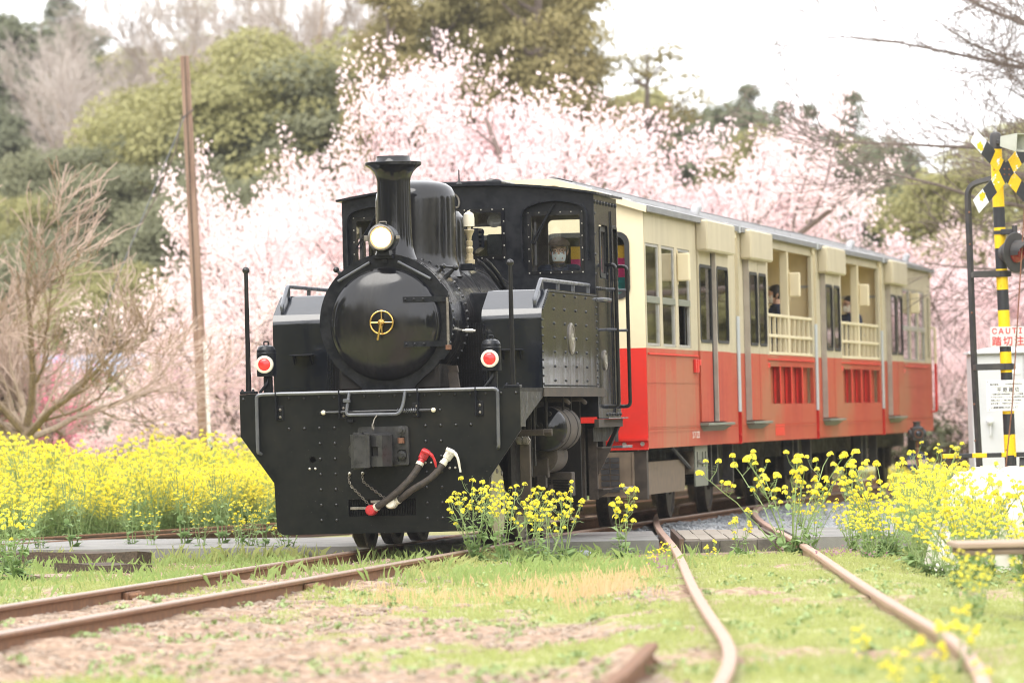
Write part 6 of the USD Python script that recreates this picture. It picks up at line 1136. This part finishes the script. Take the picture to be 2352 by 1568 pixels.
solo('guy_wire', MB().tube([(5.22, 61.55, -.15), (5.40, 61.6, 1.2), (5.62, 61.7, 3.6)], .0075, 6), MAT['rust_post'], 'thin rusty wire slanting up in front of the striped crossing post', 'wire')
# grey cabinet behind
cb = thing('equipment_cabinet', 'pale grey steel equipment cabinet behind the striped crossing post', 'cabinet'); cp_ = lambda n, mb, m, s=25: part(cb, n, mb, MAT[m], s)
cp_('cabinet_body', MB().box(5.485, 6.75, 68.0, 68.75, -.1, 1.80, .01), 'cabinet_grey'); cp_('cabinet_roof', MB().hull([(x, y, z) for x in (5.45, 6.79) for y in (67.94, 68.8) for z in (1.802, 1.825)] + [(5.75, 68.4, 1.88), (6.5, 68.4, 1.88)]), 'cabinet_grey')
cp_('cabinet_door', MB().box(5.515, 6.10, 67.985, 67.998, .02, 1.77, .004), 'cabinet_grey'); cp_('cabinet_door', MB().box(6.115, 6.72, 67.985, 67.998, .02, 1.77, .004), 'cabinet_grey'); cp_('door_handle', MB().sphere((5.685, 67.95, .99), .042, 8).box(5.675, 5.70, 67.94, 67.96, .82, .98, .006), 'cabinet_grey'); cp_('door_label', MB().box(5.96, 6.06, 67.978, 67.9835, 1.55, 1.67), 'sign_white')
# striped bar on two feet beyond the tarp
sbt = thing('striped_bar', 'yellow and black striped barrier bar lying behind the white tarp', 'barrier')
for k in range(6): part(sbt, 'bar_segment', MB().box(4.66 + k * .16, 4.82 + k * .16, 61.95, 62.05, .615, .665, .006), MAT['post_yellow' if k % 2 == 0 else 'post_black'])
for x in (4.75, 5.5): part(sbt, 'foot', MB().hull([(x, 62, .61), (x + .05, 62, .61), (x, 62.04, .61), (x - .02, 61.8, -.15), (x + .07, 61.8, -.15), (x + .07, 62.2, -.15), (x - .02, 62.2, -.15)]), MAT['iron_black'])
# point indicators: lamp above a blue disc with a pale bar
def indicator(label, loc, rz, lampon, sc=1.0):
    t = thing('point_indicator', label, 'point indicator', loc, rz, sc=sc); P = lambda n, mb, m, s=25, pr=None: part(pr or t, n, mb, MAT[m], s)
    P('post', MB().cyl((0, 0, -.15), (0, 0, .74), .021, 12), 'rust_post'); d = P('disc', MB().lathe([(.0001, .004), (.148, .004), (.150, 0), (.148, -.004), (.0001, -.004)], (0, .035, .435), (0, -1, 0), 40), 'disc_blue'); P('disc_bar', MB().prism(Point(0, .435).buffer(.147).intersection(sbox(-1, .405, 1, .467)), .0295, .0305), 'disc_pink', False, d)
    if lampon:
        b = P('lamp_case', MB().box(-.082, .082, -.082, .082, .73, .915, .01), 'iron_black'); P('lamp_top', MB().lathe([(.07, .913), (.05, .93), (.045, .975), (.058, .977), (.058, .99), (.0001, .993)], (0, 0, 0), n=20), 'iron_black', 25, b)
        for dr in ((0, -1, 0), (1, 0, 0), (-1, 0, 0)): c = np.array(dr) * .082 + np.array([0, 0, .825]); P('lens_rim', MB().lathe([(.05, 0), (.058, 0), (.058, .035), (.05, .035)], c, dr, 22), 'rust_post' if dr[1] else 'iron_black', 25, b); P('lens', MB().lathe([(.05, .012), (.03, .026), (.0001, .030)], c, dr, 22), 'lens_night', True, b)
        P('crank', MB().bend([(.03, 0, .73), (.05, 0, .66), (.12, 0, .65), (.13, 0, .72)], .008, .03, 6), 'iron_black')
    return t
indicator('rusty-posted point lamp with blue disc standing beside the tail coach', (5.52, 78, 0), 8, True)
indicator('blue and white point disc half hidden by flowers beside the wooden pole', (-4.42, 84, .37), 0, False, .85)
# wooden pole, its guy wire and a white post at its foot
wp_ = thing('wooden_pole', 'tall leaning weathered wooden pole left of the locomotive', 'pole')
part(wp_, 'pole', MB().tube([(-4.57 + .033 * 0, 85, -.3), (-4.655, 85, 1.9), (-4.79, 85, 6.70)], [.105, .092, .068], 20), MAT['pole_wood'], 30); part(wp_, 'split', MB().tube([(-4.70, 84.90, 2.6), (-4.745, 84.915, 4.5), (-4.785, 84.93, 6.69)], [.008, .012, .009], 6), MAT['timber_dark'])
a = np.linspace(0, 2 * PI, 15); part(wp_, 'wire_loop', MB().tube(np.stack([-4.765 + .085 * np.cos(a), 85 + .085 * np.sin(a), 5.83 + .06 * np.cos(a)], 1), .010, 6), MAT['twig_dark'])
gw = thing('guy_cable', 'thin grey guy cable with a white ball insulator running down from the wooden pole', 'cable'); A0, A1 = np.array([-4.80, 84.9, 5.8]), np.array([-7.35, 83.6, -.15]); part(gw, 'cable', MB().tube([A0, A1], .007, 6), MAT['grey_steel']); part(gw, 'insulator', MB().sphere(A0 + (A1 - A0) * .525, .05, 8, (1, 1, .9)), MAT['lamp_white'], True); part(gw, 'vine', MB().tube([(-4.85, 84.9, 5.82), (-4.95, 84.9, 5.3), (-5.25, 84.85, 4.6), (-5.6, 84.7, 4.0)], .009, 5), MAT['twig_dark'])
solo('white_post', MB().tube([(-4.52, 84.8, -.2), (-4.575, 84.8, 2.42)], .028, 10), MAT['sign_white'], 'slim white post standing against the foot of the wooden pole', 'post')
# white tarp over a heap
ux, uy = np.meshgrid(np.linspace(0, 1, 90), np.linspace(0, 1, 60), indexing='ij'); cen = sst(0, .16, ux) * sst(1, .9, ux) * sst(0, .22, uy) * sst(1, .75, uy)
cr1 = np.abs(meshkit.fbm(np.stack([ux * 4 + .8 * uy, uy * 3, 0 * ux], -1), 4, 8) - .5); cr2 = np.abs(meshkit.fbm(np.stack([ux * 9, uy * 6 + ux * 3, 0 * ux + 3], -1), 3, 9) - .5)
tz = -.15 + cen ** .6 * (.70 + .16 * ux + .10 * sst(.5, 1, uy)) + cen * (.30 * (.18 - cr1) + .14 * (.15 - cr2)) + .03 * (meshkit.fbm(np.stack([ux * 14, uy * 10, 0 * ux], -1), 3, 4) - .5)
tv = np.stack([3.28 + ux * 2.2 + .1 * (cr1 - .2), 44.9 + uy * 2.2, tz], -1).reshape(-1, 3); i, j = np.meshgrid(np.arange(89), np.arange(59), indexing='ij'); tf_ = np.stack([i * 60 + j, (i + 1) * 60 + j, (i + 1) * 60 + j + 1, i * 60 + j + 1], -1).reshape(-1, 4)
tp_ = thing('tarp_heap', 'crumpled white tarp over a heap at the right edge behind yellow flowers', 'tarp'); top = (tf_ % 60).mean(1) > 33 + 6 * np.sin(tf_[:, 0] // 60 * .21)
def compact(v, f): u, inv = np.unique(f, return_inverse=True); return v[u], inv.reshape(f.shape)
part(tp_, 'tarp_sheet', MB().add(*compact(tv, tf_[~top])), MAT['tarp'], True); part(tp_, 'tarp_fold', MB().add(*compact(tv + (0, 0, .003), tf_[top])), MAT['tarp_peach'], True)
# boards stacked near the right edge
bt = thing('board_stack', 'pale boards stacked on dark blocks in the flowers at the right edge', 'boards')
for k, (z, m) in enumerate(((.305, 'timber_pale'), (.262, 'brown_box'))): part(bt, 'board', MB().box(2.68 + .03 * k, 4.0, 34.6, 35.5, z, z + .032, .005), MAT[m])
part(bt, 'block', MB().box(3.15, 4.0, 35.38, 35.48, -.15, .26, .01), MAT['brown_box'])
# far roofs on the left
def house(label, x, y, w, d, he, hr, roof, n):
    z0 = zh(x, y) - .2; t = thing('house', label, 'house', (x, y, z0), 6); P = lambda nm, mb, m, pr=None: part(pr or t, nm, mb, MAT[m], 25)
    P('wall', MB().prism([(0, 0), (d, 0), (d, he), (d / 2, hr - .15), (0, he)], 0, w, 'yz'), 'wall_pale')
    for s in (0, 1): ya, yb = (-.5, d / 2) if s == 0 else (d + .5, d / 2); P('roof', MB().hull([(a, b, c) for a in (-.4, w + .4) for b, c in ((ya, he - .15), (ya, he - .05), (yb, hr), (yb, hr + .1))]), roof)
    for k in range(n): q = P('window', MB().box(.5 + k * (w - .6) / n, .5 + k * (w - .6) / n + .9, -.05, -.02, .8, 1.7), 'alu'); P('pane', MB().box(.56 + k * (w - .6) / n, .5 + k * (w - .6) / n + .84, -.07, -.052, .86, 1.64), 'window_dark', q)
house('low house with a blue-grey tiled roof behind the bare tree', -11.8, 127, 6.2, 4, 2.35, 3.15, 'tile_blue', 4); house('white-roofed low building behind the blue-roofed house', -10.2, 134, 4.5, 3.5, 2.7, 3.65, 'roof_white', 3)

# ------------------------------------------------------------------ rape plants, grass
def rape(seed, H, nst, spread, heads, label, loc, rz=0, sc=1.0, group=None, leaves=26, fl=15, lean=(0, 0), hr=.026, pods=5, name='rape_plant'):
    g = np.random.default_rng(seed); stm, LC_, LN, FC, FN, BC = MB(), [], [], [], [], []
    def head(p, d, r):
        n = int(1.5 * fl * (r / .026) ** 1.5); q = rdirs(g, n); q[:, 2] = np.abs(q[:, 2]) * 1.1 - .35; c = p + q * r * g.uniform(.7, 1.1, (n, 1)); FC.append(c); FN.append(q + (0, 0, .3)); BC.append(p + (0, 0, r * .55) + g.normal(0, .006, (5, 3)))
    for s in range(nst):
        a = 2 * PI * (s + g.random() * .7) / nst; out = spread * g.uniform(.35, 1.0); h = H * g.uniform(.72, 1.0)
        b = np.array([math.cos(a) * .02, math.sin(a) * .02, -.02]); tip = np.array([math.cos(a) * out + lean[0], math.sin(a) * out + lean[1], h]); mid = b * .45 + tip * .55 + np.array([math.cos(a), math.sin(a), 0]) * -.12 * out + (0, 0, .03)
        T = np.linspace(0, 1, 9)[:, None]; pts = (1 - T) ** 2 * b + 2 * T * (1 - T) * mid + T * T * tip + g.normal(0, .006, (9, 3)); stm.tube(pts, np.linspace(.0075, .0028, 9) * (H / .9) ** .5, 4, cap=False); head(pts[-1], None, hr * g.uniform(.85, 1.2))
        for q in range(heads):
            t = g.uniform(.42, .95); k = int(t * 8); p0 = pts[k] * (1 - (t * 8 - k)) + pts[min(k + 1, 8)] * (t * 8 - k); a2 = g.uniform(0, 2 * PI); L = g.uniform(.10, .30) * (1.3 - t * .6) * H; e = p0 + np.array([math.cos(a2) * L * .55, math.sin(a2) * L * .55, L * .85]); m_ = (p0 + e) / 2 + np.array([math.cos(a2), math.sin(a2), -.4]) * L * .1
            stm.tube([p0, m_, e], [.003, .0024, .0018], 3, cap=False); head(e, None, hr * g.uniform(.6, 1.05))
            for z in range(pods): w = g.uniform(.3, .85); pp = p0 * (1 - w) + e * w; dv = rdirs(g, 1)[0] * (1, 1, .3) + (0, 0, .25); stm.tube([pp, pp + dv * .035], [.0016, .0008], 3, cap=False)
        nl = leaves // nst
        for q in range(nl):
            t = g.uniform(0, .8) ** 1.5; k = min(int(t * 8), 7); c = pts[k] + g.normal(0, .025, 3); dv = unit(np.array([g.normal(), g.normal(), .35])); sz = g.uniform(.065, .125) * (1.3 - t); side = unit(np.cross(dv, (0, 0, 1))); up = np.cross(side, dv)
            c[2] = max(c[2], .02); LC_.append(np.array([c, c + dv * sz * .45 + side * sz * .34 + up * .008, c + dv * sz * .9 + side * sz * .26 - up * .0, c + dv * sz * 1.45 - up * sz * .35, c + dv * sz * .9 - side * sz * .28, c + dv * sz * .45 - side * sz * .32 + up * .01]))
    t = thing(name, label, 'flowering plant', loc, rz, group, sc)
    part(t, 'stem', stm, MAT['rape_stem'])
    lv = np.vstack(LC_); nL = len(LC_); i = 6 * np.arange(nL)[:, None]; part(t, 'leaf', (lv, np.vstack([i + x for x in ([0, 1, 5], [1, 4, 5], [1, 2, 4], [2, 3, 4])])), MAT['rape_leaf'], True, kind='stuff')
    fc = np.vstack(FC); fn = np.vstack(FN); fn /= np.linalg.norm(fn, axis=1, keepdims=True) + 1e-9; part(t, 'flowers', cards(fc, fn, .0105 * max(1, hr / .026) ** .5, g, .9), MAT['rape_yellow'], False, kind='stuff')
    bc = np.vstack(BC); part(t, 'buds', cards(bc, rdirs(g, len(bc)), .005, g), MAT['rape_stem'], False, kind='stuff')
    return t
G0 = -.145
big = rape(101, .98, 11, .86, 5, 'big spreading rape plant in front of the second coach, right of the near rail', (2.42, 50.2, G0), 20, leaves=110, fl=18, hr=.034, pods=7)
r1 = rape(102, .80, 7, .36, 5, 'dense yellow rape plant at the corner of the black buffer beam', (-.38, 50.6, G0), 0, leaves=90, fl=14, hr=.026)
r2 = rape(103, .72, 6, .44, 5, 'airy yellow rape plant in front of the locomotive wheels', (.12, 50.9, G0), 60, leaves=30, fl=15, hr=.026)
r3 = rape(104, .68, 5, .32, 5, 'yellow rape plant in front of the cab steps', (.42, 51.2, G0), 10, leaves=26, fl=15, hr=.026)
r4 = rape(105, .66, 4, .17, 5, 'small leafy rape plant below the red coach, left of the near rail', (.95, 51.0, G0), 30, leaves=44, fl=16, hr=.028)
for s_, x, y, rz, sc, lb in [(r1, -.12, 50.3, 140, .92, 'yellow rape plant with grey-green leaves just right of the one at the beam corner'), (r2, .27, 50.2, 200, .82, 'low yellow rape plant between the two airy ones before the wheels'), (r4, 2.0, 50.9, 100, .66, 'small rape plant at the left foot of the big spreading one'), (r1, 2.62, 50.9, 220, .8, 'leafy rape plant behind the big spreading one'),
    (r4, 1.22, 47.6, 10, .36, 'tiny yellow rape flower beside the near right-hand rail'), (r4, 1.62, 47.9, 90, .36, 'tiny yellow rape flower between the right-hand rails'), (r4, 1.1, 46.4, 190, .30, 'tiny yellow rape flower in the grass left of the near right-hand rail')]: dup(s_, (x, y, G0), rz, sc, lb)
fld = rape(106, 1.0, 9, .42, 11, 'yellow rape plant in the flowering field left of the locomotive', (-4.6, 69.0, G0), 0, group='rape plants of the yellow field at the left', leaves=70, fl=11, hr=.027, pods=2); fl2 = rape(107, 1.06, 8, .40, 11, 'yellow rape plant in the flowering field left of the locomotive', (-6.2, 71.0, G0), 0, group='rape plants of the yellow field at the left', leaves=60, fl=11, hr=.028, pods=2)
g = np.random.default_rng(77); N_ = 0; rows = []
for k in range(4000):
    y = 63.5 + 22.5 * g.random() ** 1.1; x = g.uniform(-.092 * y - .6, -2.3 + (y - 64) * .02)
    if x > np.interp(y, T3[:, 1], T3[:, 0]) - 1.15 or (y < 66 and x < -4.9 and g.random() < .3): continue
    if any((x - a) ** 2 + (y - b) ** 2 < .22 for a, b in rows): continue
    rows.append((x, y))
    if len(rows) >= 286: break
for k, (x, y) in enumerate(rows): dup((fld, fl2)[k % 2], (x, y, G0), g.uniform(0, 360), (g.uniform(.55, .86) if g.random() < .88 else g.uniform(.95, 1.2)) * (1.0 + .12 * (y > 76)))
sg_, sl_ = 'rape plants along the left crossing edge', 'tall thin rape plant on the near side of the crossing road at the left'
th_ = rape(108, 1.05, 4, .26, 5, sl_, (-2.95, 56.9, G0), 0, group=sg_, leaves=44, fl=12, hr=.022, pods=5)
for k, (x, y, s) in enumerate([(-3.35, 57.3, 1.0), (-3.9, 57.6, .72), (-2.45, 54.9, .8), (-2.62, 55.4, .72), (-2.2, 54.4, .62), (-4.45, 57.0, 1.0), (-4.75, 56.6, .85), (-3.65, 56.9, .55), (-2.75, 56.0, .5), (-3.1, 55.9, .6)]): dup((th_, r1)[k in (3, 4)], (x, y, G0), 70 * k, s, sl_, sg_)
for x, y, s, rz, lb in [(-4.35, 49.4, .95, 0, 'yellow rape plant at the left edge in front of the old timbers'), (-4.55, 50.6, .9, 90, 'leafy rape plant cut by the left edge')]: dup(r1, (x, y, G0), rz, s, lb)
tgk, tlb = 'rape plants in the thicket before the white tarp', 'yellow rape plant in the thicket in front of the white tarp'
tk0 = rape(109, .86, 7, .34, 6, tlb, (3.2, 45.5, G0), 0, group=tgk, leaves=60, fl=11, hr=.025, pods=4)
g = np.random.default_rng(78)
for k in range(42):
    y = g.uniform(40.5, 53); x = g.uniform(2.95 - .02 * (y - 46), .0905 * y + .25); s = g.uniform(.62, 1.0) * (.82 if y < 43 else 1)
    if x < 3.25 and y > 47: s *= .72
    dup((tk0, r1, big)[k % 3 if k % 5 else 0], (x, y, G0), g.uniform(0, 360), s * (.8 if k % 3 == 2 and k % 5 else 1), tlb, tgk)
dup(th_, (3.35, 56.5, G0), 40, .95, 'tall rape plant rising right of the ballast behind the crossing'); dup(big, (3.28, 50.6, G0), 140, .9, 'tall yellow rape plant on the right of the ballast, left of the thicket'); dup(tk0, (4.35, 59.5, G0), 10, 1.1, 'rape plant in front of the grey cabinet')
for k, (x, y, s, z) in enumerate([(1.72, 23.6, .30, 0), (1.58, 24.2, .42, 0), (1.83, 25.5, .50, 0), (2.05, 26.6, .55, 0), (1.68, 27.9, .36, 0), (2.02, 24.8, .3, 0)]): dup(r4, (x, y, G0), 50 * k, s, ['low blurred rape flower nearest the bottom right corner', 'blurred rape flower left of the far right-hand rail in the foreground', 'blurred rape flower beside the far right-hand rail in the right foreground', 'tall blurred rape flower at the right edge below the boards', 'small blurred rape flower on the far right-hand rail', 'blurred rape flower at the right edge of the foreground'][k])
dup(tk0, (2.62, 33.2, G0), 30, .55, 'blurred rape plant at the left end of the stacked boards'); dup(tk0, (3.0, 33.0, G0), 130, .5, 'blurred rape plant in front of the stacked boards')
dup(tk0, (2.75, 34.0, G0), 70, .42, 'low blurred rape plant under the left end of the boards'); dup(tk0, (3.2, 34.2, G0), 210, .44, 'low blurred rape plant against the dark block under the boards')
# the rest of the field, too many to count
pi = UsdGeom.PointInstancer.Define(stage, '/World/rape_field'); proto = UsdGeom.Xform.Define(stage, '/World/rape_field/plant')
for c in ('stem', 'leaf', 'flowers'):
    src = UsdGeom.Mesh(stage.GetPrimAtPath(str(fld.GetPath()) + '/' + c)); m = usdkit.mesh(stage, '/World/rape_field/plant/' + c, (np.array(src.GetPointsAttr().Get()), np.array(src.GetFaceVertexIndicesAttr().Get()).reshape(-1, 3)), UsdShade.MaterialBindingAPI(src.GetPrim()).GetDirectBinding().GetMaterial())
pi.CreatePrototypesRel().SetTargets([proto.GetPath()]); P_ = []
while len(P_) < 620:
    y = g.uniform(64, 90); x = g.uniform(-.095 * y - .8, np.interp(y, T3[:, 1], T3[:, 0]) - 1.0); P_.append((x, y, G0))
for k in range(160): P_.append((g.uniform(6.4, 12), g.uniform(88, 104), G0 - .45))
n = len(P_); pi.CreatePositionsAttr(Vt.Vec3fArray.FromNumpy(np.array(P_, np.float32))); pi.CreateProtoIndicesAttr(Vt.IntArray([0] * n)); an = g.uniform(0, 2 * PI, n)
pi.CreateOrientationsAttr(Vt.QuathArray([Gf.Quath(float(math.cos(a / 2)), 0, 0, float(math.sin(a / 2))) for a in an])); sc = g.uniform(.5, .78, n).astype(np.float32); pi.CreateScalesAttr(Vt.Vec3fArray.FromNumpy(np.repeat(sc[:, None], 3, 1)))
tag(pi.GetPrim(), 'dense yellow mass of rape flowers filling the field beside the siding', 'rape field', kind='stuff')
# grass
def blades(x, y, h, w, g, bend=.5, z=None):
    n = len(x); a = g.uniform(0, 2 * PI, n); d = np.stack([np.cos(a), np.sin(a), 0 * a], 1); b = np.stack([-np.sin(a), np.cos(a), 0 * a], 1); c = np.stack([x, y, gz(x, y) - .004 if z is None else z], 1); hh = h[:, None]; ww = np.broadcast_to(w, (n,))[:, None]; q = g.uniform(.1, bend, n)[:, None]
    v = np.stack([c - b * ww, c + b * ww, c + d * hh * q * .35 + (0, 0, 1) * hh * .6 + b * ww * .7, c + d * hh * q + (0, 0, 1) * hh * (1 - .3 * q)], 1); i = 4 * np.arange(n)[:, None]
    return v.reshape(-1, 3), np.vstack([i + [0, 1, 2], i + [0, 2, 3]])
g = np.random.default_rng(90); n = 190000
y = 22.5 + 31 * g.random(n) ** .75; x = g.uniform(-1, 1, n) * (.094 * y + .2)
s_ = soil_amount(x, y); nz = meshkit.fbm(np.stack([x * 2.2, y * 1.1, 0 * x], -1), 3, 31); d1 = np.abs(x - np.interp(y, T1[:, 1], T1[:, 0])); d2 = np.abs(x - np.interp(y, T2[:, 1], T2[:, 0]))
k = (g.random(n) > s_ * 1.08) & (np.abs(d1 - GA) > .06) & (np.abs(d2 - GA) > .07) & ~((x > 2.65) & (y > 34.5) & (y < 35.6)); x, y, nz, d1, d2 = x[k], y[k], nz[k], d1[k], d2[k]
h = (.013 + .036 * g.random(len(x)) ** 2) * (.5 + 1.3 * nz) * (1 + 1.0 * np.exp(-((d1 - GA - .12) / .10) ** 2)) * np.where(y > 44, 1.25, 1)
solo('grass', blades(x, y, h, .0045, g, .9), MAT['grass_blade'], 'short yellow-green grass of the foreground', 'grass', kind='stuff', smooth=True)
n = 10000; y = g.uniform(44.5, 55, n); x = np.concatenate([g.normal(-1.6, .9, n // 3), g.normal(.4, .55, n // 3), g.uniform(-5.2, -2.0, n - 2 * (n // 3))]); ok = (meshkit.fbm(np.stack([x * 2.5, y * 1.5, 0 * x], -1), 3, 44) > .5) & (np.abs(np.abs(x - np.interp(y, T1[:, 1], T1[:, 0])) - GA) > .07) & (y < 54.2 - .3 * (x + 2)); x, y = x[ok], y[ok]
solo('tall_grass', blades(x, y, .05 + .14 * g.random(len(x)) ** 2.2, .006, g, .7), MAT['grass_lush'], 'taller lush grass tufts along the rails and road edge', 'grass', kind='stuff', smooth=True)
n = 3000; y = g.normal(42.2, 1.7, n); x = np.where(g.random(n) < .6, g.normal(.62, .3, n), g.normal(-.35, .55, n)); ok = (meshkit.fbm(np.stack([x * 3, y * 1.2, 0 * x], -1), 3, 61) > .49) & (x < 1.05) & (x > np.interp(y, T1[:, 1], T1[:, 0]) + .8); x, y = x[ok], y[ok]
solo('dry_grass', blades(x, y, .04 + .10 * g.random(len(x)) ** 1.8, .0032, g, .4), MAT['grass_straw'], 'dry orange straw stalks standing in the middle of the grass', 'dry grass', kind='stuff', smooth=True)
n = 170; y = np.concatenate([g.normal(47.3, .9, n // 2), g.normal(45.5, 1.2, n - n // 2)]); x = np.concatenate([g.normal(2.75, .16, n // 2), g.normal(1.12, .05, n - n // 2)]); zz = gz(x, y) + .05 + .05 * g.random(n)
solo('clover', cards(np.stack([x, y, zz], 1), rdirs(g, n), .014, g), MAT['clover_purple'], 'small purple weed flowers beside the right-hand rails', 'weed flowers', kind='stuff', smooth=False)

# small weeds spread over the foreground
n = 900; cy = g.uniform(24, 53, n); cx = g.uniform(-1, 1, n) * (.092 * cy); ok = (meshkit.fbm(np.stack([cx * 1.3, cy * .7, 0 * cx], -1), 3, 71) > .47) & (np.abs(np.abs(cx - np.interp(cy, T1[:, 1], T1[:, 0])) - GA) > .08) & (np.abs(np.abs(cx - np.interp(cy, T2[:, 1], T2[:, 0])) - GA) > .08); cx, cy = cx[ok], cy[ok]; m = 14
ax_ = np.repeat(cx, m) + g.normal(0, .03, len(cx) * m); ay_ = np.repeat(cy, m) + g.normal(0, .03, len(cx) * m); up = rdirs(g, len(ax_)) * .8 + (0, 0, .8); up /= np.linalg.norm(up, axis=1, keepdims=True)
solo('weeds', cards(np.stack([ax_, ay_, gz(ax_, ay_) + .012 + .035 * g.random(len(ax_))], 1), up, .017, g, .6), MAT['weed_leaf'], 'small leafy weeds spread over the foreground grass and earth', 'weeds', kind='stuff', smooth=False)

n = 1700; x = g.uniform(-6.2, -1.6, n); y = np.interp(x, [-8, -4.7, -2.0, .6], [57.6, 55.9, 54.1, 53.6]) - .04 - .5 * g.random(n) ** 2; ok = meshkit.fbm(np.stack([x * 2.2, y * 1.5, 0 * x], -1), 3, 83) > .42; x, y = x[ok], y[ok]
solo('edge_weeds', blades(x, y, .04 + .20 * g.random(len(x)) ** 2.5, .006, g, .8), MAT['grass_blade'], 'rank grass growing against the near edge of the crossing road at the left', 'grass', kind='stuff', smooth=True)
